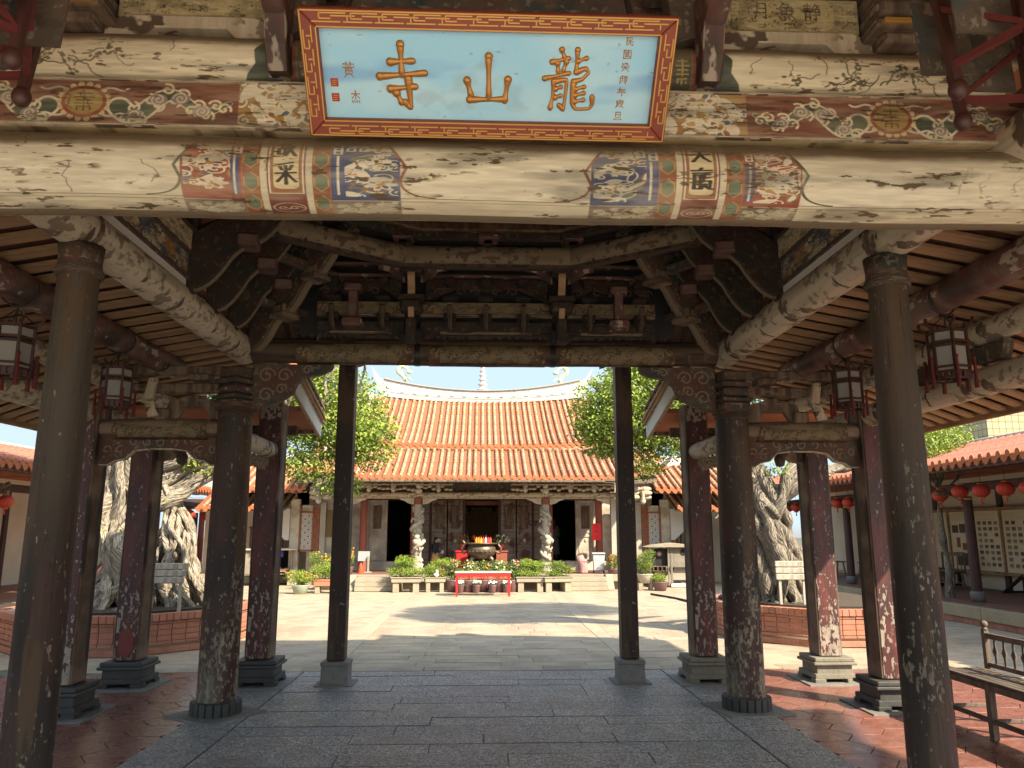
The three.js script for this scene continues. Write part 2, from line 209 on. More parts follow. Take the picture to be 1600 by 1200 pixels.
function painting(g, x, y, w, h, s0, col) { // faint ink landscape or blossom spray
  let q = s0; const R = () => (q = (q * 16807) % 2147483647) / 2147483647;
  for (let i = 0; i < 9; i++) { let px = x + R() * w, py = y + h * (0.3 + 0.5 * R()); g.strokeStyle = col; g.lineWidth = 1 + R() * 1.6; g.beginPath(); g.moveTo(px, py); let a = R() * 6; for (let j = 0; j < 9; j++) { a += (R() - 0.5) * 1.3; g.lineTo(px += Math.cos(a) * w * 0.02, py += Math.sin(a) * h * 0.06); } g.stroke();
    for (let j = 0; j < 7; j++) { g.fillStyle = col; g.beginPath(); g.ellipse(px + (R() - 0.5) * w * 0.1, py + (R() - 0.5) * h * 0.3, 1 + R() * 4, 1 + R() * 2, R() * 3, 0, 7); g.fill(); } }
}
const INK = '#2a221a', CREAM = '#e9dfc4', CREAM2 = '#cdbb90', MAROON = '#74402f', GREEN = '#3c4a38', BLUE = '#454c78', BRICK = '#92402c', OCHRE = '#a8772f';
// --- the big round beam, 7.2 m: x in metres from the middle
const BW = 2048, PX = BW / 7.2, X = (m) => (m + 3.6) * PX;
const [logC, lg] = CV(BW, 320, CREAM);
{ const g = lg, H = 320; // rows: 0 = top of the visible front, 250..320 = the lower strip
  g.fillStyle = '#ddd0b0'; g.fillRect(0, 255, BW, 65); g.fillStyle = '#8a7a58'; g.fillRect(0, 250, BW, 3); g.fillStyle = '#8a7a58'; g.fillRect(0, 262, BW, 2);
  for (const sg of [-1, 1]) {
    const at = (m) => X(sg * m), rect = (a, b, y, h, c) => { g.fillStyle = c; g.fillRect(Math.min(at(a), at(b)), y, Math.abs(at(b) - at(a)), h); };
    const block = (a, b, base, fretOut) => { rect(a, b, 20, 240, base); rect(a, b, 262, 58, '#7a6a58'); const x0 = Math.min(at(a), at(b)), w = Math.abs(at(b) - at(a)), out = (sg > 0) === fretOut;
      g.fillStyle = BLUE; g.fillRect(out ? x0 + w * 0.82 : x0 + w * 0.04, 110, w * 0.14, 130); g.fillStyle = CREAM; g.fillRect(out ? x0 + w * 0.86 : x0 + w * 0.09, 110, w * 0.04, 130);
      fretBlock(g, out ? x0 + w * 0.45 : x0, 26, w * 0.55, 90, 3, 2, CREAM, 3.4);
      posy(g, out ? x0 + 3 : x0 + w * 0.2, 34, w * 0.78, 212, Math.round(a * 100) + (sg > 0 ? 5 : 0), base, base === BRICK ? ['#a8452c', BLUE, '#c9a468', '#7a2f22'] : [BLUE, '#3c5a44', '#b5763c', '#39406a']);
      fretBlock(g, out ? x0 + w * 0.45 : x0, 26, w * 0.55, 76, 3, 2, CREAM, 3.4); arabesque(g, x0, 264, w, 54, ['#cfc4a4', '#b7aa88'], 34, 2.4, 31);
      const e = at(fretOut ? b : a), k = (e > x0 + w / 2 ? 1 : -1); // cusped panel edge
      };
    block(1.13, 1.40, BRICK, false); block(0.43, 0.74, '#3f4870', true);
    for (const [a, b] of [[1.05, 1.13], [0.74, 0.82]]) { rect(a, b, 10, 310, '#8b4a2c'); for (let y = 20; y < 300; y += 74) { const xm = (at(a) + at(b)) / 2; g.fillStyle = '#5c6a50'; g.beginPath(); g.moveTo(xm, y); g.lineTo(xm + 9, y + 16); g.lineTo(xm + 9, y + 44); g.lineTo(xm, y + 60); g.lineTo(xm - 9, y + 44); g.lineTo(xm - 9, y + 16); g.fill(); g.strokeStyle = '#c08a4a'; g.lineWidth = 2; g.stroke(); } }
    for (const a of [1.035, 0.835]) rect(a - 0.014, a + 0.014, 0, 320, '#d9cfae');
    rect(0.85, 1.02, 0, 320, '#6b3026'); { const x0 = Math.min(at(0.85), at(1.02)), w = Math.abs(at(1.02) - at(0.85)); g.fillStyle = '#97603a'; g.fillRect(x0 + 3, 0, w - 6, 238); g.fillStyle = '#ddcb9c'; g.beginPath(); g.roundRect(x0 + w * 0.17, -20, w * 0.66, 240, 9); g.fill(); g.strokeStyle = CREAM; g.lineWidth = 2.4; g.strokeRect(x0 + 3, -5, w - 6, 240);
      g.strokeStyle = '#c9bfa0'; g.lineWidth = 2; g.beginPath(); g.ellipse(x0 + w / 2, 290, w * 0.42, 20, 0, 0, 7); g.stroke(); spiral(g, x0 + w * 0.35, 290, 9, 1, 1.2, '#c9bfa0', 2); spiral(g, x0 + w * 0.65, 290, 9, -1, 1.2, '#c9bfa0', 2);
      ink(g, sg < 0 ? 'gu' : 'tian', x0 + w * 0.24, 52, w * 0.52, 60, 6, INK); ink(g, sg < 0 ? 'cai' : 'zhao', x0 + w * 0.22, 130, w * 0.56, 76, 5.5, INK); }
    for (const [m, dir] of [[1.40, 1], [0.43, -1]]) { // cusped edges of the plain panels
      g.fillStyle = CREAM; g.beginPath(); const x0 = at(m), k = sg * dir; g.moveTo(x0, 20); g.lineTo(x0 - k * 16, 60); g.lineTo(x0 - k * 8, 90); g.lineTo(x0 + k * 8, 150); g.lineTo(x0, 190); g.quadraticCurveTo(x0 + k * 2, 240, x0 + k * 44, 250); g.lineTo(x0 + k * 44, 20); g.fill();
      g.strokeStyle = dir > 0 ? '#3b4434' : '#86402c'; g.lineWidth = 4; g.beginPath(); g.moveTo(x0 - k * 16, 60); g.lineTo(x0 - k * 8, 90); g.lineTo(x0 + k * 8, 150); g.lineTo(x0, 190); g.quadraticCurveTo(x0 + k * 2, 244, x0 + k * 44, 249); g.stroke(); }
    if (sg > 0) painting(g, at(2.35) - 60, 90, 190, 140, 91, 'rgba(95,75,45,0.35)');
  }
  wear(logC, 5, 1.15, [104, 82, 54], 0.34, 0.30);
}
// --- the flat red board with dragons either side of a medallion
const [redC, rg] = CV(BW, 80, MAROON);
{ const g = rg; g.fillStyle = '#b9a070'; g.fillRect(0, 0, BW, 3); g.fillRect(0, 76, BW, 4); g.fillStyle = '#9a5a3c'; g.fillRect(0, 3, BW, 3); g.fillRect(0, 72, BW, 3);
  for (const sg of [-1, 1]) { const cx = X(sg * 1.89), sc = PX;
    for (const k of [-1, 1]) { // dragon: wavy green body edged in cream
      const body = []; for (let i = 0; i <= 40; i++) { const t = i / 40; body.push([cx + k * sc * (0.16 + t * 0.50), 42 + 20 * Math.sin(t * 9.5 + 0.3) * (1 - 0.55 * t)]); }
      for (const [c, f] of [[CREAM, 1.32], ['#3d4a36', 1]]) { g.strokeStyle = c; g.lineCap = g.lineJoin = 'round'; for (let i = 0; i < 40; i++) { g.lineWidth = (25 - i * 0.5) * f; g.beginPath(); g.moveTo(...body[i]); g.lineTo(...body[i + 1]); g.stroke(); } }
      for (let i = 2; i < 40; i += 3) spiral(g, body[i][0], body[i][1] + (i % 2 ? -13 : 12) * (1 - i / 70), 9.5, i % 2 ? 1 : -1, 1.2, '#eadcb2', 3.6, i);
      for (let i = 6; i < 36; i += 8) { g.fillStyle = '#8d7f86'; g.beginPath(); g.ellipse(body[i][0], body[i][1], 12, 9, 0, 0, 7); g.fill(); spiral(g, body[i][0], body[i][1], 10, 1, 1.6, '#e0d0a2', 2.4, i); }
      for (const dy of [-1, 1]) { g.strokeStyle = CREAM; g.lineWidth = 3.4; g.beginPath(); g.moveTo(cx + k * 56, 40 + dy * 22); g.bezierCurveTo(cx + k * 44, 40 + dy * 12, cx + k * 40, 40 + dy * 30, cx + k * 24, 40 + dy * 20); g.stroke(); }
    }
    g.fillStyle = '#d8c48e'; for (let i = 0; i < 18; i++) { const a = i / 18 * 6.283; g.beginPath(); g.arc(cx + Math.cos(a) * 31, 40 + Math.sin(a) * 28, 4.4, 0, 7); g.fill(); }
    g.fillStyle = '#8f4028'; g.beginPath(); g.ellipse(cx, 40, 29, 26, 0, 0, 7); g.fill(); g.fillStyle = '#a8894a'; g.beginPath(); g.ellipse(cx, 40, 24, 21, 0, 0, 7); g.fill(); ink(g, 'shou', cx - 16, 24, 32, 32, 2, '#5a4424');
    const x0 = Math.min(X(sg * 0.70), X(sg * 1.19)), w = 0.49 * PX; g.fillStyle = '#a5793f'; g.fillRect(x0, 4, w, 72); posy(g, x0, 4, w, 72, 71 + sg, '#a5793f', ['#8d4a30', '#c79a58', '#55607a', '#d9c896']); }
  wear(redC, 25, 0.9, [92, 66, 48], 0.32); }
// --- the upper round beam
const [topC, tg] = CV(BW, 128, '#ecdfbe');
{ const g = tg; for (const sg of [-1, 1]) { const rect = (a, b, c) => { g.fillStyle = c; g.fillRect(Math.min(X(sg * a), X(sg * b)), 0, (b - a) * PX, 128); };
    rect(0, 0.86, '#7a6236'); rect(0.84, 0.93, '#4a4634'); ink(g, 'shou', X(sg * 0.885) - 11, 50, 22, 50, 3, '#b59a58'); rect(0.93, 0.965, '#8a4a32'); rect(0.965, 0.985, '#c9b98a');
    rect(0.985, 1.09, '#d6c9a0'); arabesque(g, Math.min(X(sg * 0.985), X(sg * 1.09)), 30, 0.105 * PX, 90, ['#3d4a80', '#4a4f86', '#3b4434'], 14, 3.2, 17);
    g.fillStyle = '#38443a'; g.beginPath(); const x0 = X(sg * 1.07); g.moveTo(x0, 20); g.lineTo(x0 + sg * 16, 50); g.lineTo(x0 + sg * 14, 76); g.lineTo(x0 + sg * 26, 96); g.lineTo(x0 + sg * 34, 128); g.lineTo(x0, 128); g.lineTo(x0 - sg * 4, 70); g.fill();
    painting(g, X(sg * 1.9) - 100, 45, 200, 70, 47, 'rgba(70,62,40,0.85)'); painting(g, X(sg * 2.0) - 60, 45, 160, 70, 147, 'rgba(70,62,40,0.8)'); }
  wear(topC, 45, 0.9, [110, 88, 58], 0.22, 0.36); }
// --- boards with writing in the roof frame (too small in the photograph to read: rows of ink marks)
const [boardC, bg2] = CV(512, 128, '#c9b88c');
{ const g = bg2; g.fillStyle = MAROON; g.fillRect(0, 0, 512, 8); g.fillRect(0, 120, 512, 8); g.fillStyle = '#8d5a34'; g.fillRect(0, 0, 50, 128); g.fillRect(462, 0, 50, 128); arabesque(g, 0, 4, 50, 120, [CREAM], 10, 3, 7); arabesque(g, 462, 4, 50, 120, [CREAM], 10, 3, 8);
  painting(g, 80, 10, 350, 100, 5, 'rgba(45,35,22,0.8)'); painting(g, 120, 10, 280, 100, 55, 'rgba(45,35,22,0.8)'); wear(boardC, 65, 1); }
const [poemC, pg] = CV(512, 128, '#c9b88c');
{ const g = pg; g.fillStyle = MAROON; g.fillRect(0, 0, 512, 6); g.fillRect(0, 122, 512, 6); let q = 5; const R = () => (q = (q * 16807) % 2147483647) / 2147483647; g.strokeStyle = INK; g.lineWidth = 3; for (let r = 0; r < 3; r++) for (let c = 0; c < 13; c++) for (let k = 0; k < 5; k++) { const x = 30 + c * 36 + R() * 22, y = 18 + r * 36 + R() * 22; g.beginPath(); g.moveTo(x, y); g.lineTo(x + (R() - 0.4) * 16, y + (R() - 0.4) * 14); g.stroke(); } wear(poemC, 75, 0.8); }
const [floralC, fg] = CV(512, 128, '#3a4152');
{ const g = fg; arabesque(g, 0, 0, 512, 128, ['#c8b68a', '#8d5a34', '#6d7896', '#c8b68a'], 70, 5, 9); for (const x of [128, 384]) { g.fillStyle = '#8a5a26'; g.beginPath(); g.ellipse(x, 64, 34, 44, 0, 0, 7); g.fill(); arabesque(g, x - 30, 30, 60, 70, ['#5a3a1a', '#b08040'], 9, 3, 12); } g.fillStyle = MAROON; g.fillRect(0, 0, 512, 7); g.fillRect(0, 121, 512, 7); wear(floralC, 85, 0.8); }
const [upC, ug] = CV(1024, 128, '#8f8058'); // the high boards beside the plaque
{ const g = ug; for (let i = 0; i < 2; i++) { const x0 = i * 512; g.fillStyle = '#a99766'; g.beginPath(); g.roundRect(x0 + 90, 6, 330, 110, 40); g.fill(); fretBlock(g, x0 + 16, 20, 60, 80, 2, 2, '#b9a878', 4); fretBlock(g, x0 + 436, 20, 60, 80, 2, 2, '#b9a878', 4);
    ['yue', 'yu', 'jing'].forEach((n, k) => i ? ink(g, n, x0 + 125 + k * 92, 18, 64, 62, 6, '#3c2f1e') : ink(g, ['jing', 'gu', 'yu'][k], x0 + 125 + k * 92, 4, 64, 60, 5.5, '#4a3b26')); painting(g, x0 + 110, 84, 280, 26, 3 + i, 'rgba(60,48,30,0.8)'); }
  wear(upC, 95, 1); }
const pm = (c, r = 0.66) => mat(W1, r, { map: cvTex(c), color: new THREE.Color().setRGB(0.95, 0.97, 1) });
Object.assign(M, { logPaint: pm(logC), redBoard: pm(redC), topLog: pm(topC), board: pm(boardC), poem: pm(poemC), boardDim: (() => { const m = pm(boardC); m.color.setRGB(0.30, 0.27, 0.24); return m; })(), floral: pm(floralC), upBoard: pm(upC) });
function planeUV(g, u, v, u0, v0, us, vs) { // planar uv: u,v axes 'x'/'y'/'z', origin and size in metres
  const p = g.attributes.position, q = new Float32Array(p.count * 2), f = { x: 'getX', y: 'getY', z: 'getZ' };
  for (let i = 0; i < p.count; i++) { q[i * 2] = (p[f[u]](i) - u0) / us; q[i * 2 + 1] = (p[f[v]](i) - v0) / vs; }
  g.setAttribute('uv', new THREE.BufferAttribute(q, 2)); return g;
}
// --- column paint, whole height: dusty at the top, flaked through to pale ground coats lower down
function columnTex(s, dusty, flakeLow, baseA, baseB) {
  return tex(512, 1024, (u, v) => { const g = fbm(u, v, 16, 10, 3, s), big = fbm(u, v, 3, 5, 3, s + 2), wx = 0.03 * (fbm(u, v, 10, 14, 2, s + 21) - 0.5), fl = fbm((u + wx + 1) % 1, v, 22, 84, 5, s + 4), st = fbm(u, v, 60, 16, 3, s + 6), ar = fbm(u, v, 4, 7, 3, s + 11);
    let k = mix3(baseA, baseB, smoothstep(big, 0.35, 0.65)); k = mul3(k, 0.7 + 0.6 * g); k = mix3(k, [0.075, 0.058, 0.04], dusty * smoothstep(v + 0.25 * (big - 0.5), 0.35, 0.75)); k = mix3(k, [0.085, 0.05, 0.025], smoothstep(fbm(u, v, 4, 4, 3, s + 8), 0.56, 0.7) * 0.8);
    const low = 1 - smoothstep(v, 0.02, 0.5), th = (flakeLow < 0.5 ? 0.735 : 0.70) - 0.16 * low * flakeLow * (0.5 + smoothstep(ar, 0.3, 0.6)) - 0.12 * smoothstep(ar, 0.52, 0.7); const f = smoothstep(fl * 0.8 + st * 0.2, th, th + 0.03) * (0.35 + 0.65 * smoothstep(fbm(u, v, 30, 60, 2, s + 31), 0.3, 0.65));
    k = mix3(k, mul3([0.20, 0.17, 0.13], 0.6 + 0.8 * g), low * low * flakeLow * 0.55 * smoothstep(big, 0.25, 0.6)); const crk = Math.abs(fbm(u, v, 16, 3, 3, s + 41) - 0.5); k = mix3(k, mul3([0.32, 0.28, 0.215], 0.5 + 0.7 * g), f * 0.85); return mul3(k, 0.35 + 0.65 * smoothstep(crk, 0.002, 0.012)); });
}
const colNear = mat(W1, 0.7, { map: columnTex(101, 1, 0.3, [0.05, 0.026, 0.02], [0.017, 0.012, 0.010]), bumpMap: rough, bumpScale: 0.003 });
const colNear2 = mat(W1, 0.65, { map: columnTex(131, 0.75, 0.45, [0.07, 0.022, 0.017], [0.022, 0.014, 0.011]), bumpMap: rough, bumpScale: 0.003 });
const colInner = mat(W1, 0.6, { map: columnTex(161, 0.3, 1.25, [0.05, 0.018, 0.014], [0.014, 0.010, 0.009]), bumpMap: rough, bumpScale: 0.003 });
const sqFaceT = (s, pale) => tex(256, 1024, (u, v) => { const g = fbm(u, v, 8, 40, 3, s), fl = fbm(u, v, 12, 70, 5, s + 3), b = fbm(u, v, 3, 6, 3, s + 5), low = 1 - smoothstep(v, 0, 0.55); let k = mix3([0.115, 0.03, 0.028], [0.055, 0.02, 0.019], smoothstep(b, 0.3, 0.7)); k = mul3(k, 0.75 + 0.5 * g); const th = 0.70 - pale * low * 0.20 * (0.4 + smoothstep(b, 0.35, 0.65)) - 0.08 * smoothstep(fbm(u, v, 3, 9, 2, s + 9), 0.55, 0.7); return mix3(k, mul3([0.34, 0.295, 0.245], 0.6 + 0.7 * g), smoothstep(fl, th, th + 0.05) * (0.4 + 0.5 * smoothstep(b, 0.3, 0.6))); });
const sqFace = mat(W1, 0.5, { map: sqFaceT(201, 0.9), bumpMap: grain, bumpScale: 0.002 }), sqFace2 = mat(W1, 0.5, { map: sqFaceT(231, 1.35), bumpMap: grain, bumpScale: 0.002 }), sqDark = mat(W1, 0.6, { map: columnTex(261, 0, 0.1, [0.035, 0.018, 0.014], [0.02, 0.013, 0.011]), bumpMap: grain, bumpScale: 0.002 });
const sqSide = mat(W1, 0.8, { map: tex(256, 512, (u, v) => { const g = woodNoise(u, v, 303), f = fbm(u, v, 6, 9, 3, 309); return mix3(mix3([0.21, 0.14, 0.095], [0.095, 0.058, 0.04], smoothstep(g, 0.3, 0.7)), [0.04, 0.027, 0.02], smoothstep(f, 0.55, 0.75)); }, 1, 0.5), bumpMap: grain, bumpScale: 0.003 });
const granT = (a, b, s, rx = 1) => tex(512, 512, (u, v) => mix3(mix3(a, b, fbm(u, v, 5, 5, 4, s)), mul3(a, 0.45), smoothstep(fbm(u, v, 90, 90, 2, s + 3), 0.55, 0.75) * 0.6), rx, rx);
const speckT = (a, b, s, rx = 1) => tex(512, 512, (u, v) => { const q = fbm(u, v, 110, 110, 2, s + 3), w = fbm(u, v, 4, 5, 4, s + 9); let k = mix3(a, b, fbm(u, v, 6, 6, 4, s)); k = mix3(k, mul3(b, 0.35), smoothstep(q, 0.54, 0.72) * 0.85); k = mix3(k, mul3(a, 1.7), smoothstep(1 - q, 0.56, 0.74) * 0.7); return mix3(k, [0.24, 0.20, 0.16], smoothstep(w, 0.55, 0.75) * 0.5); }, rx, rx);
const darkStone = mat(W1, 0.6, { map: granT([0.075, 0.078, 0.075], [0.035, 0.037, 0.037], 401), bumpMap: rough, bumpScale: 0.004 }), midStone = mat(W1, 0.8, { map: granT([0.39, 0.34, 0.255], [0.26, 0.23, 0.175], 411), bumpMap: rough, bumpScale: 0.004 }), paleStone = mat(W1, 0.8, { map: granT([0.50, 0.46, 0.38], [0.34, 0.31, 0.25], 421), bumpMap: rough, bumpScale: 0.004 }), slabStone = mat(W1, 0.7, { map: granT([0.26, 0.25, 0.235], [0.17, 0.165, 0.155], 431), bumpMap: fine, bumpScale: 0.002 });

// ---------------------------------------------------------------- floors
// granite of the pavilion's middle aisle: long slabs, each its own stone
const courtTex = (a, b, s, rx) => tex(512, 512, (u, v) => { const w = fbm(u, v, 5, 4, 5, s + 9); let k = mix3(a, b, fbm(u, v, 10, 10, 5, s)); k = mix3(k, mul3(b, 0.6), smoothstep(fbm(u, v, 60, 60, 2, s + 3), 0.56, 0.76) * 0.35); return mix3(k, [0.25, 0.20, 0.14], smoothstep(w, 0.52, 0.75) * 0.5); }, rx, rx);
const paveT = [0, 1, 2].map((i) => speckT([[0.37, 0.375, 0.38], [0.42, 0.415, 0.405], [0.33, 0.34, 0.35]][i], [0.22, 0.222, 0.225], 501 + i * 7, 0.7));
const paveM = paveT.map((t) => mat(W1, 0.36, { map: t, bumpMap: fine, bumpScale: 0.02 })), courtT = [0, 1, 2].map((i) => courtTex([[0.47, 0.375, 0.27], [0.42, 0.345, 0.26], [0.51, 0.405, 0.28]][i], [0.36, 0.29, 0.215], 531 + i * 7, 0.45)), courtM = courtT.map((t) => mat(W1, 0.72, { map: t, bumpMap: fine, bumpScale: 0.004 }));
const groundM = mat([0.10, 0.09, 0.075], 1, { bumpMap: rough, bumpScale: 0.01 });
const ground = struct('ground', 'bare earth bed under the paving and beyond the temple walls'); part('earth', new THREE.PlaneGeometry(300, 300).rotateX(-Math.PI / 2).translate(0, -0.06, -40), groundM, ground);
const slabG = {}; function slab(w, d) { w = Math.max(0.1, Math.round(w * 20) / 20); const k = w + '_' + d; return slabG[k] ??= bx(w - 0.005, 0.06, d - 0.005, 0, -0.03, 0, 0.005); }
function pave(parent, x0, x1, z0, z1, dz, mats, loose, L = [0.9, 1.9]) { // rows of slabs along x; small level differences
  for (let z = z0; z > z1 + 0.05; z -= dz) { let x = x0 - rr(0, 0.5); while (x < x1 - 0.05) { let e = x + Math.round(rr(...L) * 10) / 10; const a = Math.max(x, x0); if (e > x1 - 0.3) e = x1; const w = Math.ceil((e - a) * 20 - 0.01) / 20; if (w > 0.05) {
    const g = slab(w, dz), m = mats[Math.floor(rnd() * mats.length)], y = rr(-0.004, 0.003), kx = (e - a) / w; if (loose) loose.push([g, m, (a + e) / 2, y, z - dz / 2]); else { const o = piece('paving_stone', g, m, parent, (a + e) / 2, y, z - dz / 2, (rnd() - 0.5) * 0.003, [kx, 1, 1]); o.rotation.x = (rnd() - 0.5) * 0.006; } } x = e; } }
}
const bedM = mat([0.34, 0.32, 0.29], 1);
const aisle = struct('pavilion_aisle_floor', 'dark granite slab floor of the middle aisle of the pavilion');
part('mortar_bed', bx(5.5, 0.02, 9.3, 0, -0.024, -5.65, 0), bedM, aisle); pave(aisle, -2.2, 2.2, -1.0, -10.0, 0.3, paveM, null, [1.0, 2.2]);
for (const s of [-1, 1]) for (let z = -1.0; z > -9.9; z -= 1.5) piece('border_stone', slab(0.5, 1.5), paveM[(z * 2 & 1) + 1], aisle, s * 2.46, 0.002, z - 0.75);
for (let i = 0; i < 7; i++) piece('sill_stone', slab(1.5, 0.3), courtM[i % 2 + 1], aisle, -4.5 + i * 1.5, 0.004, -10.16);
// red hexagon tiles of the side aisles
const tileM = [0, 1, 2].map((i) => mat(W1, 0.30, { map: tex(256, 256, (u, v) => { const g = fbm(u, v, 5, 5, 4, 601 + i), d = fbm(u, v, 16, 16, 3, 611 + i); return mul3(mix3([0.30, 0.125, 0.095], [0.20, 0.09, 0.072], g), 0.75 + 0.5 * d); }, 2, 2), bumpMap: rough, bumpScale: 0.002, roughnessMap: tex(256, 256, (u, v) => 0.55 + 0.9 * fbm(u, v, 6, 6, 3, 621 + i), 2, 2, false) }));
const hexS = 0.215, hexG = (() => { const p = []; for (let i = 0; i < 6; i++) p.push([Math.cos(i * Math.PI / 3) * (hexS - 0.004) * 1.16, Math.sin(i * Math.PI / 3) * (hexS - 0.004)]); return extr(p, 0.03, 0.003).rotateX(-Math.PI / 2).translate(0, -0.015, 0); })();
for (const s of [-1, 1]) { const f = struct('tile_floor', s < 0 ? 'red hexagon tile floor of the side aisle before the brightly lit tree' : 'red hexagon tile floor of the side aisle with the wooden bench'); const bed = [];
  part('mortar_bed', bx(3.1, 0.03, 13.5, s * 4.26, -0.028, -3.24, 0), mat([0.16, 0.13, 0.11], 0.9), f); let n = 0; const more = [];
  for (let c = 0; c < 10; c++) for (let r = 0; r < 36; r++) { const x = 2.86 + c * hexS * 1.16 * 1.5, z = -9.82 + (r + (c % 2) * 0.5) * hexS * 1.732; if (x > 5.75 || z > 3) continue; const q = [hexG, tileM[Math.floor(rnd() * 3)], s * x, rr(-0.0015, 0.0015)]; if (z < -2.4) piece('floor_tile', hexG, q[1], f, s * x, q[3] - 0.001, z); else more.push(hexG.clone().translate(s * x, -0.001, z)); }
  part('floor_tiles_behind', more, tileM[0], f).userData.kind = 'stuff'; piece('edge_stone', bx(0.24, 0.06, 9, 0, -0.03, -5.4, 0.006), slabStone, f, s * 5.86, 0.003); }
// ---------------------------------------------------------------- gate hall floor behind the camera, sunny paving before the gate
{ const fcM = mat([0.62, 0.585, 0.51], 0.8, { bumpMap: rough, bumpScale: 0.004 }); const s = struct('forecourt_paving', 'sunlit stone paving before the gate'); part('paving', bx(40, 0.06, 20, 0, -0.035, 13.6, 0), fcM, s); part('gate_floor', bx(16, 0.06, 5.3, 0, -0.055, 0.98, 0), fcM, s); }

// ---------------------------------------------------------------- columns
function squareBase(o, w, h, m) { // stepped stone pedestal with feet
  part('pedestal', [bx(w * 0.96, h * 0.2, w * 0.96, 0, h * 0.28, 0, 0.01), bx(w * 0.82, h * 0.34, w * 0.82, 0, h * 0.52, 0, 0.008), bx(w, h * 0.12, w, 0, h * 0.76, 0, 0.012), bx(w * 0.92, h * 0.16, w * 0.92, 0, h * 0.9, 0, 0.012),
    ...[[-1, -1], [1, -1], [-1, 1], [1, 1]].map(([a, b]) => bx(w * 0.26, h * 0.2, w * 0.26, a * w * 0.37, h * 0.1, b * w * 0.37, 0.01))], m, o);
}
function padStone(o, w, m = slabStone) { part('pad_stone', bx(w, 0.02, w, 0, 0.004, 0, 0.004), m, o); }
function squareColumn(x, z, w, h, label, face, base, group) {
  const o = thing('square_column', label, 'column', [x, 0, z], 0, group), b = base.h;
  padStone(o, base.w * 1.42); if (base.simple) part('pedestal', [bx(base.w, b * 0.8, base.w, 0, b * 0.4, 0, 0.012), bx(base.w * 1.06, b * 0.12, base.w * 1.06, 0, b * 0.06, 0, 0.01), bx(base.w * 1.05, b * 0.2, base.w * 1.05, 0, b * 0.88, 0, 0.015)], base.m, o); else squareBase(o, base.w, b, base.m);
  part('shaft', planeUVBox(bx(w, h - b, w, 0, (h + b) / 2, 0, 0.014)), base.simple ? sqDark : sqSide, o);
  if (!base.simple) for (const s of [1, -1]) part('face_board', planeUV(bx(w - 0.045, h - b - 0.01, 0.012, 0, (h + b) / 2, s * (w / 2), 0.004), 'x', 'y', -w / 2, 0, w, 3), face, o);
  return o;
}
function planeUVBox(g) { const p = g.attributes.position, u = g.attributes.uv; for (let i = 0; i < p.count; i++) u.setXY(i, u.getX(i) * 1.5 + 0.3, p.getY(i) / 3.2); return g; }
function roundShaft(h0, h1, r0, r1) { const n = 14, pr = []; for (let i = 0; i <= n; i++) { const t = i / n; pr.push([lerp(r0, r1, t) + 0.006 * Math.sin(t * 3.14), lerp(h0, h1, t)]); } const g = new THREE.LatheGeometry(pr.map((p) => new THREE.Vector2(...p)), 32), p = g.attributes.position, u = g.attributes.uv; for (let i = 0; i < p.count; i++) u.setXY(i, u.getX(i) * 2, p.getY(i) / 3.3); return clean(g); }
const baseStone = mat(W1, 0.75, { map: granT([0.24, 0.225, 0.175], [0.15, 0.14, 0.115], 441), bumpMap: rough, bumpScale: 0.004 }), stoneBase = { w: 0.5, h: 0.285, m: darkStone }, simpleBase = { w: 0.3, h: 0.26, m: slabStone, simple: true };
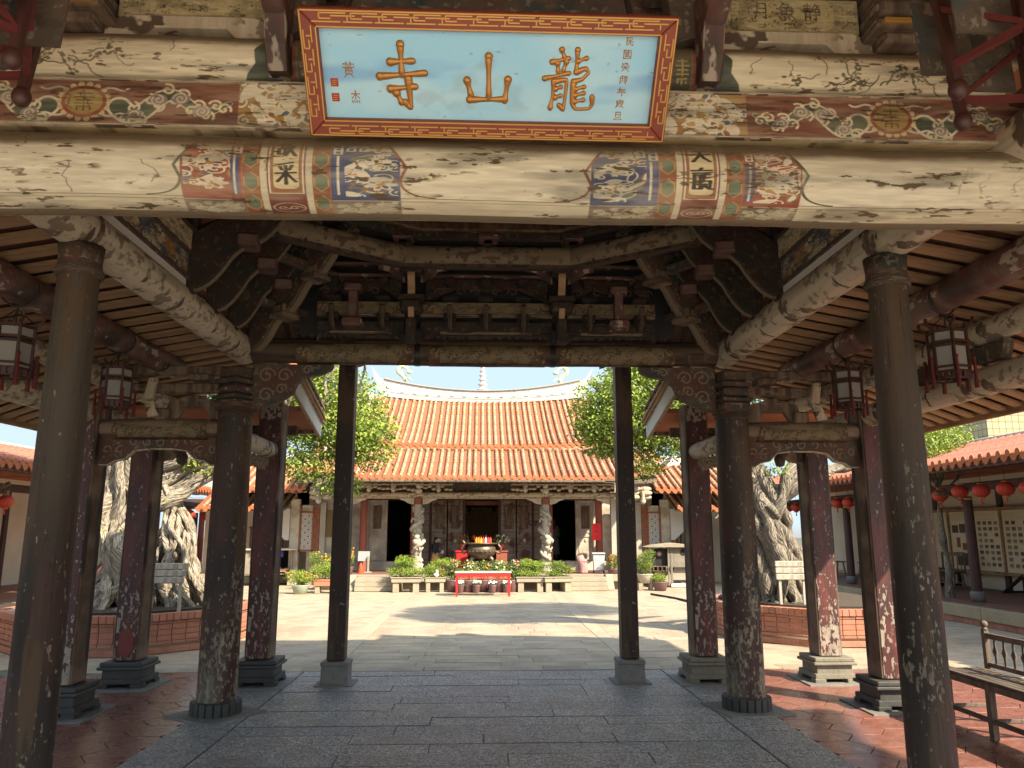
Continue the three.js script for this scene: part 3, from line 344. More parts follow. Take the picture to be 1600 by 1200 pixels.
for (const s of [-1, 1]) {
  const L = s < 0;
  { const o = thing('round_column', L ? 'round dusty grey wooden column with pale flakes near its top, nearest on the side without a bench' : 'round maroon brown wooden column beside the slatted bench, paint flaking', 'column', [s * 2.5, 0, -4.56], L ? 0.4 : 2.2, 'round columns of the pavilion');
    part('shaft', roundShaft(0.1, 3.26, 0.130, 0.113), L ? colNear : colNear2, o); part('capital', lathe([[0.118, 3.2], [0.135, 3.21], [0.138, 3.24], [0.126, 3.26], [0.12, 3.3], [0.13, 3.4], [0, 3.4]], 28), M.carved, o); part('column_base', lathe([[0, 0], [0.19, 0], [0.2, 0.05], [0.16, 0.12], [0, 0.12]], 24), darkStone, o); padStone(o, 0.62); }
  { const o = thing('round_column', L ? 'thick round black column with pale peeling foot before the square columns by the lit tree' : 'thick round black column with pale peeling foot before the shaded tree with the wooden sign', 'column', [s * 2.535, 0, -7.8], L ? 1 : 3.3, 'round columns of the pavilion');
    part('shaft', roundShaft(0.1, 2.84, 0.182, 0.166), colInner, o);
    const seg = []; for (let i = 0; i < 20; i++) { const a = i / 20 * 6.283; seg.push(rot(bx(0.066, 0.13, 0.05, 0, 0.065, 0.208, 0.012), 0, a)); } part('column_base', [lathe([[0, 0], [0.2, 0], [0.21, 0.12], [0.18, 0.135], [0, 0.135]], 24), ...seg], darkStone, o); padStone(o, 0.66);
    part('capital', [lathe([[0.172, 2.82], [0.176, 2.85], [0.15, 2.88]], 24), bx(0.3, 0.12, 0.3, 0, 2.94, 0, 0.02), bx(0.34, 0.04, 0.34, 0, 3.02, 0), bx(0.28, 0.10, 0.28, 0, 3.1, 0, 0.02), bx(0.32, 0.05, 0.32, 0, 3.18, 0), bx(0.26, 0.12, 0.26, 0, 3.27, 0, 0.02)], M.carved, o);
    part('capital_band', [bx(0.305, 0.05, 0.305, 0, 2.94, 0.003), bx(0.285, 0.04, 0.285, 0, 3.1, 0.003)], M.red, o); }
  squareColumn(s * 1.675, -9.25, 0.2, 3.95, L ? 'slim square dark brown column on a plain stone block, between the lit tree and the main hall' : 'slim square dark brown column on a plain stone block, before the red notice and grey bin', sqDark, simpleBase, 'slim square columns of the pavilion front');
  squareColumn(s * 2.545, -9.27, 0.28, 3.2, L ? 'square brown column on a dark stepped pedestal just behind a round column, before the shed with blue cloth' : 'square maroon column whose pedestal is half in sunlight just behind a round column', sqFace, L ? stoneBase : { ...stoneBase, m: baseStone }, 'square columns on stepped pedestals');
  squareColumn(s * 3.975, -9.23, 0.28, 2.78, L ? 'square maroon column with an unpainted red oval patch low on its face' : 'square maroon column lit by the sun below mid height, standing before the tree planter', L ? sqFace : sqFace2, L ? stoneBase : { ...stoneBase, m: baseStone }, 'square columns on stepped pedestals');
  squareColumn(s * 3.98, -7.84, 0.28, 2.95, L ? 'square maroon column with a wide pale peeled stretch, close behind the dusty round column' : 'square maroon column with scratched orange sunlit face, close behind the round column by the bench', L ? sqFace2 : sqFace, stoneBase, 'square columns on stepped pedestals');
}
scene.children.filter((o) => /unpainted red oval/.test(o.userData.label || '')).forEach((o) => { part('bare_patch', extr([...Array(16)].map((_, i) => { const a = i / 16 * 6.283; return [Math.cos(a) * 0.085, 0.47 + Math.sin(a) * (Math.sin(a) > 0 ? 0.16 : 0.15)]; }), 0.006, 0.001).translate(0, 0, 0.148), mat([0.19, 0.035, 0.03], 0.6), o); });

// ---------------------------------------------------------------- the beam wall above the opening: round beam, dragon board, upper round beam
function paintedLog(name, label, cat, y, z, r, len, m, a0, a1, flat) { // front from angle a0 (top) to a1 (below) carries the painting
  const o = thing(name, label, cat, [0, y, z]), seg = 28, pos = [], uv = [], idx = [], nx = 24;
  for (let i = 0; i <= nx; i++) for (let j = 0; j <= seg; j++) { const a = j / seg * 6.283 - Math.PI / 2, t = j / seg; let yy = -Math.sin(a) * r, zz = Math.cos(a) * r; if (flat && yy < -r * 0.93) yy = -r * 0.93; pos.push((i / nx - 0.5) * len, yy + 0.004 * Math.sin(i * 1.3), zz); const deg = (a * 180 / Math.PI); uv.push(i / nx, 1 - (deg - a0) / (a1 - a0)); }
  for (let i = 0; i < nx; i++) for (let j = 0; j < seg; j++) { const a = i * (seg + 1) + j, b = a + seg + 1; idx.push(a, a + 1, b, b, a + 1, b + 1); }
  const g = new THREE.BufferGeometry(); g.setAttribute('position', new THREE.Float32BufferAttribute(pos, 3)); g.setAttribute('uv', new THREE.Float32BufferAttribute(uv, 2)); g.setIndex(idx); g.computeVertexNormals(); part('log', clean(g), m, o); return o;
}
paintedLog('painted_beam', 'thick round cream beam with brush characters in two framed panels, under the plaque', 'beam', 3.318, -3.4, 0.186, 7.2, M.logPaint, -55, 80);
{ const o = thing('painted_board', 'flat dark red beam board with cream and green dragons beside round medallions', 'beam', [0, 3.51, -3.4]); part('board', planeUV(bx(7.2, 0.245, 0.2, 0, 0.1245, 0, 0.006), 'x', 'y', -3.6, 0.002, 7.2, 0.245), M.redBoard, o); parts('edge_moulding', [bx(7.2, 0.014, 0.03, 0, 0.008, 0.1, 0.005), bx(7.2, 0.012, 0.025, 0, 0.236, 0.1, 0.005)], M.cream, o); }
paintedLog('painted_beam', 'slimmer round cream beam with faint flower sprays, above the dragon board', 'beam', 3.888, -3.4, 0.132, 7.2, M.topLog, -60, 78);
{ // the high carved tier
  const o = thing('bracket_tier', 'tier of written boards, carved blocks and humped struts high above the painted beams', 'roof frame', [0, 4.0, -3.42]);
  for (const s of [-1, 1]) { part('written_board', planeUV(bx(0.72, 0.2, 0.06, s * 1.47, 0.24, 0, 0.01), 'x', 'y', s < 0 ? -1.83 : 1.11 - 0.72, 0.14, 1.44, 0.2), M.upBoard, o); part('upper_beam', bx(1.7, 0.09, 0.14, s * 1.6, 0.38, 0), M.carved, o);
    parts('humped_strut', [extr([[-0.42, 0], [-0.40, 0.1], [-0.3, 0.14], [0.3, 0.14], [0.4, 0.1], [0.42, 0], [0.24, 0], [0.17, 0.075], [-0.17, 0.075], [-0.24, 0]], 0.1).translate(s * 1.47, 0, 0), extr([[-0.3, 0], [-0.26, 0.12], [0.26, 0.12], [0.3, 0]], 0.08).translate(s * 2.25, 0, 0)], M.cream, o);
    part('bracket_block', [bx(0.27, 0.09, 0.24, s * 1.98, 0.20, 0.06, 0.03), bx(0.33, 0.05, 0.28, s * 1.98, 0.10, 0.06, 0.02), bx(0.22, 0.06, 0.2, s * 1.98, 0.05, 0.06, 0.02), bx(0.24, 0.12, 0.2, s * 1.98, 0.32, 0.05, 0.02)], M.brown, o); part('block_trim', bx(0.25, 0.028, 0.02, s * 1.98, 0.10, 0.205, 0.004), M.gold, o);
    part('carved_panel', bx(0.5, 0.34, 0.08, s * 2.5, 0.2, 0), M.carved, o); part('bracket_arm', [extr([[0, 0], [0.1, -0.02], [0.16, 0.08], [0.2, 0.2], [0.32, 0.26], [0.36, 0.4], [0, 0.42]], 0.1).rotateY(-Math.PI / 2).translate(s * 1.0, -0.22, 0.1)], M.red, o);
    part('carved_strut', extr([[-0.06, 0], [0.08, 0.05], [0.06, 0.2], [0.1, 0.34], [-0.1, 0.42], [-0.08, 0.2]], 0.12).translate(s * 0.91, -0.02, 0.1), M.carved, o); }
  part('back_board', bx(7, 0.5, 0.04, 0, 0.28, -0.16), M.carved, o);
}
// ---------------------------------------------------------------- the plaque
{ const W = 1.57, H = 0.515, F = 0.075, o = thing('plaque', 'blue temple name plaque with three raised gold characters in a red fretwork frame', 'plaque', [-0.035, 3.445, -3.2]); o.rotation.x = 0.765;
  const blue = mat(W1, 0.5, { map: tex(512, 256, (u, v) => { const c = fbm(u, v, 4, 3, 4, 701), d = fbm(u, v, 40, 30, 2, 703); let k = mix3([0.34, 0.68, 0.92], [0.46, 0.74, 0.90], smoothstep(c, 0.3, 0.7)); k = mix3(k, [0.16, 0.42, 0.75], smoothstep(fbm(u, v, 3, 4, 3, 709), 0.62, 0.8) * 0.7); k = mix3(k, [0.30, 0.42, 0.46], smoothstep(fbm(u, v, 14, 6, 4, 719), 0.6, 0.8) * 0.35); return mix3(k, [0.1, 0.15, 0.16], smoothstep(d, 0.86, 0.92) * 0.4); }), });
  part('panel', planeUV(bx(W - 1.6 * F, H - 1.6 * F, 0.03, 0, H / 2, 0, 0), 'x', 'y', -W / 2, 0, W, H), blue, o);
  const fr = mat(W1, 0.5, { map: tex(256, 256, (u, v) => mix3([0.30, 0.06, 0.03], [0.19, 0.035, 0.02], fbm(u, v, 6, 6, 4, 711))) });
  const mit = (l, w) => extr([[-l / 2, 0], [l / 2, 0], [l / 2 - w, w], [-l / 2 + w, w]], 0.06, 0.006);
  part('frame', [mit(W, F).translate(0, 0, 0.02), mit(W, F).rotateZ(Math.PI).translate(0, H, 0.02), mit(H, F).rotateZ(-Math.PI / 2).translate(-W / 2, H / 2, 0.02), mit(H, F).rotateZ(Math.PI / 2).translate(W / 2, H / 2, 0.02)], fr, o);
  const fl = [], z = 0.051, t = 0.0055, hl = (a, b, y) => fl.push(bx(b - a, t, 0.006, (a + b) / 2, y, z, 0)), vl = (a, b, x) => fl.push(bx(t, b - a, 0.006, x, (a + b) / 2, z, 0));
  for (const [y0, dir] of [[0, 1], [H, -1]]) { const n = 11, L = (W - 2 * F) / n; for (let i = 0; i < n; i++) { const a = -W / 2 + F + i * L, b = a + L, Y = (q) => y0 + dir * q * F, hh = (p, q, r) => hl(p, q, Y(r)); hh(a + 0.012, b - 0.008, 0.22); hh(a + 0.012, a + L * 0.45, 0.50); hh(a + L * 0.45, b + 0.03, 0.36); hh(a - 0.02, b - 0.03, 0.66); vl(Math.min(Y(0.22), Y(0.5)), Math.max(Y(0.22), Y(0.5)), a + 0.012); vl(Math.min(Y(0.36), Y(0.66)), Math.max(Y(0.36), Y(0.66)), b + 0.03 - L * 0.25); } hl(-W / 2 + 0.006, W / 2 - 0.006, y0 + dir * 0.008); hl(-W / 2 + F - 0.004, W / 2 - F + 0.004, y0 + dir * (F - 0.006)); }
  for (const s of [-1, 1]) { const n = 4, L = (H - 2 * F) / n, Xp = (q) => s * (W / 2 - q * F); for (let i = 0; i < n; i++) { const a = F + i * L, b = a + L; vl(a + 0.012, b - 0.008, Xp(0.22)); vl(a + 0.012, a + L * 0.5, Xp(0.5)); vl(a + L * 0.4, b + 0.01, Xp(0.66)); hl(Math.min(Xp(0.22), Xp(0.5)), Math.max(Xp(0.22), Xp(0.5)), a + 0.012); hl(Math.min(Xp(0.36), Xp(0.66)), Math.max(Xp(0.36), Xp(0.66)), b - 0.03); } vl(0.006, H - 0.006, s * (W / 2 - 0.008)); vl(F - 0.004, H - F + 0.004, s * (W / 2 - F + 0.006)); }
  part('gilt_fretwork', fl, M.gold, o);
  const ch = mat([0.46, 0.215, 0.055], 0.36, { metalness: 0.45 });
  part('character', glyphGeo('si', -0.475, 0.105, 0.205, 0.28, 0.0172, 0.7).translate(0, 0, 0.017), ch, o); part('character', glyphGeo('shan', -0.11, 0.135, 0.205, 0.215, 0.0165, 0.7).translate(0, 0, 0.017), ch, o); part('character', glyphGeo('long', 0.235, 0.12, 0.225, 0.26, 0.0125, 0.7).translate(0, 0, 0.017), ch, o);
  ['min', 'guo', 'gui', 'mao', 'nian', 'sui', 'dan'].forEach((n, i) => part('small_character', glyphGeo(n, 0.572 - i * 0.003, 0.395 - i * 0.051, 0.038, 0.036, 0.0024, 1).translate(0, 0, 0.016), ch, o));
  part('small_character', glyphGeo('huang', -0.625, 0.245, 0.05, 0.06, 0.0028, 1).translate(0, 0, 0.016), ch, o); part('small_character', glyphGeo('jie', -0.60, 0.135, 0.042, 0.055, 0.0028, 1).translate(0, 0, 0.016), ch, o);
  for (const y of [0.222, 0.16]) { const q = part('seal', bx(0.032, 0.034, 0.006, -0.665, y, 0.017, 0.002), mat([0.42, 0.03, 0.025], 0.5), o); part('seal_strokes', [0, 1, 2].map((i) => bx(0.02, 0.003, 0.003, -0.665 + (i - 1) * 0.002, y - 0.009 + i * 0.009, 0.021, 0)), M.gold, q); }
  part('back_board', bx(W - 0.02, H - 0.02, 0.02, 0, H / 2, -0.03), M.brown, o);
  parts('hanger', [bar([-0.6, H - 0.03, -0.03], [-0.6, 0.62, -0.42], 0.02, 0.02), bar([0.6, H - 0.03, -0.03], [0.6, 0.62, -0.42], 0.02, 0.02)], M.iron, o);
}
// ---------------------------------------------------------------- roof frame of the pavilion
const logG = (a, b, r) => sweep([a, [lerp(a[0], b[0], 0.5), lerp(a[1], b[1], 0.5), lerp(a[2], b[2], 0.5)], b], r, 18);
function beam(name, label, a, b, r, m) { const o = thing(name, label, 'beam', a), rel = [b[0] - a[0], b[1] - a[1], b[2] - a[2]]; part('log', logG([0, 0, 0], rel, r), m, o); return o; }
function bracketArm(len, rise, steps, w) { // stepped S-shaped bracket rising along +x; y from 0 to rise
  const lo = [], n = 10; for (let i = 0; i < steps; i++) for (let j = 0; j <= n; j++) { const t = j / n; lo.push([(i + t) * len / steps, (i + (t < 0.72 ? 0.75 * Math.pow(t / 0.72, 1.9) : 0.75 + 0.25 * (t - 0.72) / 0.28)) * rise / steps + (j === n ? 0.025 : 0)]); }
  return { body: extr([...lo, [len, rise + 0.05], [len * 0.7, rise + 0.05], [0, rise * 0.42 + 0.12], [-0.1, rise * 0.3], [-0.06, 0]], w, 0.01), edge: lo };
}
const armA = bracketArm(1.25, 0.95, 3, 0.12), armEdge = (A, w) => { const g = []; for (let i = 0; i + 1 < A.edge.length; i++) { const [a, b] = [A.edge[i], A.edge[i + 1]]; if (Math.hypot(b[0] - a[0], b[1] - a[1]) > 0.008) g.push(bar([a[0], a[1] - 0.006, 0], [b[0], b[1] - 0.006, 0], w, 0.014)); } return merge(g); };
for (const s of [-1, 1]) { const L = s < 0, side = L ? 'by the lit tree' : 'by the bench';
  const b1 = beam('long_beam', 'thick cream flaked round beam running back over the round columns ' + side, [s * 2.53, 3.5, 1.5], [s * 2.53, 3.54, -7.95], 0.14, M.cream); part('joint_band', [lathe([[0.143, -0.03], [0.147, 0], [0.143, 0.03]], 18).rotateX(Math.PI / 2).translate(0, 0.03, -6.06)], M.brown, b1);
  const p2 = beam('long_beam', 'reddish flaked round purlin above the hanging lanterns ' + side, [s * 3.32, 3.36, 1.5], [s * 3.32, 3.40, -8.2], 0.115, M.red);
  beam('long_beam', 'grey round purlin nearest the eave ' + side, [s * 3.97, 3.26, 1.5], [s * 3.97, 3.26, -10.1], 0.1, M.cream); beam('long_beam', 'cream round tie beam on the outer square columns ' + side, [s * 3.97, 2.87, 1.5], [s * 3.97, 2.87, -9.3], 0.115, M.cream);
  { const o = thing('carved_block', 'carved scroll block between the outer purlin and tie beam ' + side, 'bracket', [s * 3.97, 2.98, -6.0]); part('scroll', [extr([[-0.45, 0.16], [-0.4, 0.02], [-0.1, 0.03], [0.1, 0.08], [0.3, 0.0], [0.45, 0.1], [0.42, 0.18]], 0.09).rotateY(Math.PI / 2), bx(0.12, 0.16, 0.3, 0, 0.09, -0.6, 0.02)], M.carved, o); }
  // painted panels standing on the long beam, facing the middle
  const o = thing('board_stack', 'white, flowered and written boards standing on the long beam ' + side, 'panel', [s * 2.46, 3.575, -5.2]);
  part('white_board', bx(0.05, 0.13, 2.0, 0, 0.06, 0), M.white, o); part('flowered_board', planeUV(bx(0.06, 0.2, 1.5, 0, 0.23, -0.1), 'z', 'y', -0.85, 0.13, 1.5, 0.2), M.floral, o); part('written_board', planeUV(bx(0.07, 0.17, 1.4, -s * 0.02, 0.43, -0.1), 'z', 'y', s < 0 ? -0.8 : 0.6, 0.345, s < 0 ? 1.4 : -1.4, 0.17), M.poem, o); parts('moulding', [bx(0.1, 0.03, 1.62, 0, 0.34, -0.1), bx(0.11, 0.04, 1.6, 0, 0.535, -0.1), bx(0.09, 0.03, 1.9, 0, 0.127, 0)], M.carved, o);
  parts('end_scroll', [ball(0.13, 0, 0.22, 0.85, 0.4, 0.9, 1.3), ball(0.10, 0, 0.12, 1.0, 0.5, 0.8, 1.2), ball(0.13, 0, 0.3, -1.0, 0.4, 1, 0.8)], M.carved, o);
  // tie beams
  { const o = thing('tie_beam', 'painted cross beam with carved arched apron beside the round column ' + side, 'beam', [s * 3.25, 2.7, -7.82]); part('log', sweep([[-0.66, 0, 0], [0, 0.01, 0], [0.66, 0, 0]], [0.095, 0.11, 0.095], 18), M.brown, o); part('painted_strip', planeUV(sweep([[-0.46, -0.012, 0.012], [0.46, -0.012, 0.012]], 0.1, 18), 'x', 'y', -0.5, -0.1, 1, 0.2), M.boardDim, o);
    const ap = [[-0.62, -0.08], [0.62, -0.08], [0.62, -0.36], [0.5, -0.36], [0.44, -0.32], [0.34, -0.30], [0.26, -0.22], [0.12, -0.20], [-0.12, -0.20], [-0.26, -0.22], [-0.34, -0.30], [-0.44, -0.32], [-0.5, -0.36], [-0.62, -0.36]]; part('apron', extr(ap, 0.06), M.carved, o);
    const cur = []; for (let i = 0; i < 9; i++) { const x = -0.52 + i * 0.13, y = -0.13 - (Math.abs(x) > 0.3 ? 0.08 : 0); for (let k = 0; k < 8; k++) { const a = k / 8 * 5 + i, r = 0.045 * (1 - k * 0.08), b = a + 0.62, r2 = 0.045 * (1 - (k + 1) * 0.08); cur.push(bar([x + Math.cos(a) * r, y + Math.sin(a) * r, 0.034], [x + Math.cos(b) * r2, y + Math.sin(b) * r2, 0.034], 0.010, 0.012)); } } part('carved_scroll', cur, M.brown, o);
    part('hanging_edge', ap.slice(2, 13).map((p, i) => bar([...ap[i + 2], 0], [...ap[i + 3], 0], 0.064, 0.01)).slice(0, 11), M.cream, o);
    part('roof_strut', [extr([[-0.6, 0.1], [-0.55, 0.28], [-0.3, 0.36], [-0.05, 0.28], [0, 0.1], [-0.12, 0.1], [-0.2, 0.22], [-0.4, 0.22], [-0.46, 0.1]], 0.08).translate(s < 0 ? 0.6 : 0.03, 0, 0), bx(1.2, 0.1, 0.09, 0, 0.42, 0, 0.02), bx(1.24, 0.1, 0.08, 0, 0.6, 0, 0.02), bx(0.16, 0.12, 0.2, 0, 0.15, 0, 0.03), bx(0.2, 0.07, 0.22, -s * 0.35, 0.52, 0.02, 0.02)], M.brown, o);
    part('slanting_bracket', extr([[0, 0.5], [0.08, 0.5], [0.05, 0.3], [0.12, 0.12], [0.02, 0.1], [-0.04, 0.3]], 0.06).translate(s * 0.12, 0, 0.13), M.cream, o); }
  { const o = thing('tie_beam', 'short cream log with openwork behind the round column ' + side, 'beam', [s * 2.53, 2.63, -8.5]); part('log', sweep([[0, 0, -0.62], [0, 0, 0.6]], 0.095, 18), M.cream, o); const cur = []; for (let i = 0; i < 12; i++) { const z = -0.5 + i * 0.085, y = -0.15 - 0.05 * (i % 2); for (let k = 0; k < 6; k++) { const a = k / 6 * 5.5 + i, b = a + 0.9, r = 0.045; cur.push(bar([0, y + Math.sin(a) * r, z + Math.cos(a) * r], [0, y + Math.sin(b) * r, z + Math.cos(b) * r], 0.03, 0.012)); } } part('openwork', cur, M.brown, o); }
  { const o = thing('corner_bracket', 'large blue grey cloud bracket under the back beam ' + side, 'bracket', [s * 2.38, 3.37, -7.82]); const g = extr([[0, 0], [0.80, 0], [0.78, -0.05], [0.68, -0.10], [0.52, -0.13], [0.44, -0.2], [0.40, -0.30], [0.26, -0.40], [0.1, -0.45], [0, -0.45]], 0.1); part('cloud_board', s < 0 ? g : mirrorX(g), M.carved, o);
    const cur = []; for (const [x, y, r] of [[0.14, -0.12, 0.09], [0.32, -0.12, 0.08], [0.14, -0.32, 0.08], [0.55, -0.06, 0.05], [0.29, -0.26, 0.06]]) for (let k = 0; k < 14; k++) { const a = k / 14 * 8, b = a + 0.57, q = r * (1 - k / 18), q2 = r * (1 - (k + 1) / 18); cur.push(bar([-s * (x + Math.cos(a) * q), y + Math.sin(a) * q, 0.055], [-s * (x + Math.cos(b) * q2), y + Math.sin(b) * q2, 0.055], 0.012, 0.014)); } part('carved_scroll', cur, M.brown, o); }
  { const o = thing('corner_bracket', 'stepped brackets climbing from the round column to the ceiling ' + side, 'bracket', [s * 2.36, 3.5, -7.72], s < 0 ? 0.0 : 0); o.rotation.y = s < 0 ? -0.62 + 0 : Math.PI + 0.62; const m2 = armEdge(armA, 0.07);
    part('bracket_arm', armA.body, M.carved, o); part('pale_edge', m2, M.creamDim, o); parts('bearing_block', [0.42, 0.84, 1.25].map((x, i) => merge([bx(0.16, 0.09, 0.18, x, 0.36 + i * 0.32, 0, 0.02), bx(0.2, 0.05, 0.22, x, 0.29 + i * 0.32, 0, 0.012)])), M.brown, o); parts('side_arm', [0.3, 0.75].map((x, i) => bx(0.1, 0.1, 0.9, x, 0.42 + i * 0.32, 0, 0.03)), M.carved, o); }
  for (let k = 0; k < 3; k++) { const o = thing('side_bracket', ['nearest', 'middle', 'farthest'][k] + ' curved bracket with pale lower edge above the long beam ' + side, 'bracket', [s * 2.42, 3.62, -6.1 - k * 0.58]); o.rotation.y = s < 0 ? 0.15 : Math.PI - 0.15; const A = bracketArm(0.85 - k * 0.1, 0.85, 2, 0.13); part('bracket_arm', A.body, M.carvedDark, o); part('pale_edge', armEdge(A, 0.05), M.creamDim, o); parts('bearing_block', [0.42, 0.8].map((x, i) => bx(0.18, 0.12, 0.2, x, 0.44 + i * 0.4, 0, 0.03)), M.red, o); part('post', bx(0.16, 0.9, 0.16, -0.06, 0.4, 0, 0.02), M.carvedDark, o); }
  // bracket legs under the eave at the outer square columns
  { const o = thing('drop_bracket', 'carved bracket head on the outer square column ' + side, 'bracket', [s * 3.72, 2.62, -9.23]); const g = extr([[0.12, 0.1], [0.12, -0.12], [-0.02, -0.1], [-0.1, -0.02], [-0.2, 0.0], [-0.26, 0.06], [-0.3, 0.1]], 0.12); part('carved_head', s > 0 ? g : mirrorX(g), M.brown, o); part('pendant', [lathe([[0, -0.2], [0.05, -0.18], [0.07, -0.1], [0.04, -0.04], [0, -0.02]], 12, -s * 0.16, 0.03, 0.05)], M.carved, o); part('cross_log', sweep([[0.3 * s, 0.17, 0], [-1.1 * s, 0.17, 0]], 0.08, 14), M.brown, o); }
}
{ const o = thing('back_beam', 'long dark painted round beam spanning the two inner round columns above the view', 'beam', [0, 3.49, -7.82]); part('log', sweep([[-2.4, 0.02, 0], [0, -0.01, 0], [2.4, 0.02, 0]], 0.112, 20), M.brownDark, o); for (const x of [-1.35, 0, 1.35]) part('painted_panel', planeUV(sweep([[x - 0.6, x ? 0.004 : -0.006, 0.003], [x + 0.6, x ? 0.004 : -0.006, 0.003]], 0.114, 20), 'x', 'y', x - 0.6, -0.11, 1.2, 0.22), M.boardDim, o);
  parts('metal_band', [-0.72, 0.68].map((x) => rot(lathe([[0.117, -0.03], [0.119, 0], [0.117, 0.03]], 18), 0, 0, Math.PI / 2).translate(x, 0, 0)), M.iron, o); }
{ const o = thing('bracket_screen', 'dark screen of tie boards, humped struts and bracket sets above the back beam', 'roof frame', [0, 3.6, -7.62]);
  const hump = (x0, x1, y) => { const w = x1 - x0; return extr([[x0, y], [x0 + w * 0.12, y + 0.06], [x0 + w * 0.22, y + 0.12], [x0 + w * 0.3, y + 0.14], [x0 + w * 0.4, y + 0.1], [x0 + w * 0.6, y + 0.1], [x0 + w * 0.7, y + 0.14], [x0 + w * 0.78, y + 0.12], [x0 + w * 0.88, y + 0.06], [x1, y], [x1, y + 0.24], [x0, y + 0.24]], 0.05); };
  for (const [a, b] of [[-1.72, -0.84], [-0.68, 0.66], [0.82, 1.72]]) { part('tie_board', bx(b - a, 0.11, 0.06, (a + b) / 2, 0.13, 0.02), M.carvedDark, o); part('tie_board', planeUV(bx(b - a, 0.135, 0.07, (a + b) / 2, 0.315, 0.04), 'x', 'y', a, 0.25, b - a, 0.135), M.boardDim, o); part('humped_strut', hump(a + 0.04, b - 0.04, 0.40), M.carvedDark, o); parts('pale_edge', [bx(b - a, 0.012, 0.075, (a + b) / 2, 0.243, 0.04, 0), bx((b - a) * 0.7, 0.012, 0.065, (a + b) / 2, 0.07, 0.02, 0)], M.creamDim, o); parts('tie_rail', [0.66, 0.78].map((y) => bx(b - a, 0.035, 0.06, (a + b) / 2, y, 0.05, 0.006)), M.red, o); parts('low_strut', [extr([[a, -0.02], [a + 0.1, 0.06], [a + 0.2, 0.075], [a, 0.075]], 0.05), extr([[b, -0.02], [b - 0.1, 0.06], [b - 0.2, 0.075], [b, 0.075]], 0.05)], M.carvedDark, o); }
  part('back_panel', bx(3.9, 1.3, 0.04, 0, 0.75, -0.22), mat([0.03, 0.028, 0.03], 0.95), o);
  for (const x of [-0.76, 0.74]) { parts('bracket_set', [bx(0.1, 0.24, 0.16, x, 0.05, 0.18, 0.01), bx(0.22, 0.11, 0.22, x, 0.30, 0.16, 0.03), bx(0.26, 0.04, 0.26, x, 0.38, 0.16, 0.01), bx(0.22, 0.1, 0.22, x, 0.66, 0.26, 0.03), bx(0.26, 0.05, 0.26, x, 0.74, 0.26, 0.01), bx(0.2, 0.1, 0.2, x, 0.02, 0.1, 0.03)], M.carvedDark, o); parts('bracket_tongue', [bar([x, 0.40, 0.2], [x, 0.63, 0.32], 0.07, 0.05), bar([x, 0.12, 0.16], [x, 0.28, 0.26], 0.055, 0.04), bar([x, -0.06, 0.13], [x, 0.1, 0.18], 0.05, 0.04)], M.rafter, o); parts('bracket_wing', [extr([[0, 0], [0.1, 0.03], [0.16, 0.1], [0.27, 0.13], [0.3, 0.26], [0, 0.26]], 0.06).translate(x + 0.08, 0.58, 0.1), mirrorX(extr([[0, 0], [0.1, 0.03], [0.16, 0.1], [0.27, 0.13], [0.3, 0.26], [0, 0.26]], 0.06)).translate(x - 0.08, 0.58, 0.1)], M.red, o); }
  for (const x of [-1.55, -1.05, -0.38, -0.02, 0.36, 1.03, 1.55]) { parts('small_block', [bx(0.13, 0.07, 0.14, x, 0.215, 0.08, 0.02), bx(0.15, 0.03, 0.16, x, 0.405, 0.09, 0.01), bx(0.11, 0.08, 0.12, x, 0.58, 0.1, 0.02)], M.carvedDark, o); part('carved_tongue', sweep(spline([[x, 0.10, 0.08], [x, 0.14, 0.18], [x, 0.22, 0.17], [x, 0.30, 0.24]], 8), 0.028, 6), M.brownDark, o); for (const d of [-1, 1]) part('carved_scroll', sweep([...Array(12)].map((_, k) => [x + d * (0.1 + 0.055 * (1 - k / 14) * Math.cos(k * 0.6)), 0.5 + 0.045 * (1 - k / 14) * Math.sin(k * 0.6), 0.035]), 0.010, 5), M.brownDark, o); }
  for (const x of [-1.35, 1.33]) parts('bracket_set', [bx(0.2, 0.1, 0.2, x, 0.14, 0.12, 0.03), bx(0.09, 0.34, 0.1, x, 0.32, 0.12, 0.01), bx(0.18, 0.08, 0.16, x, 0.5, 0.12, 0.02)], M.red, o);
}
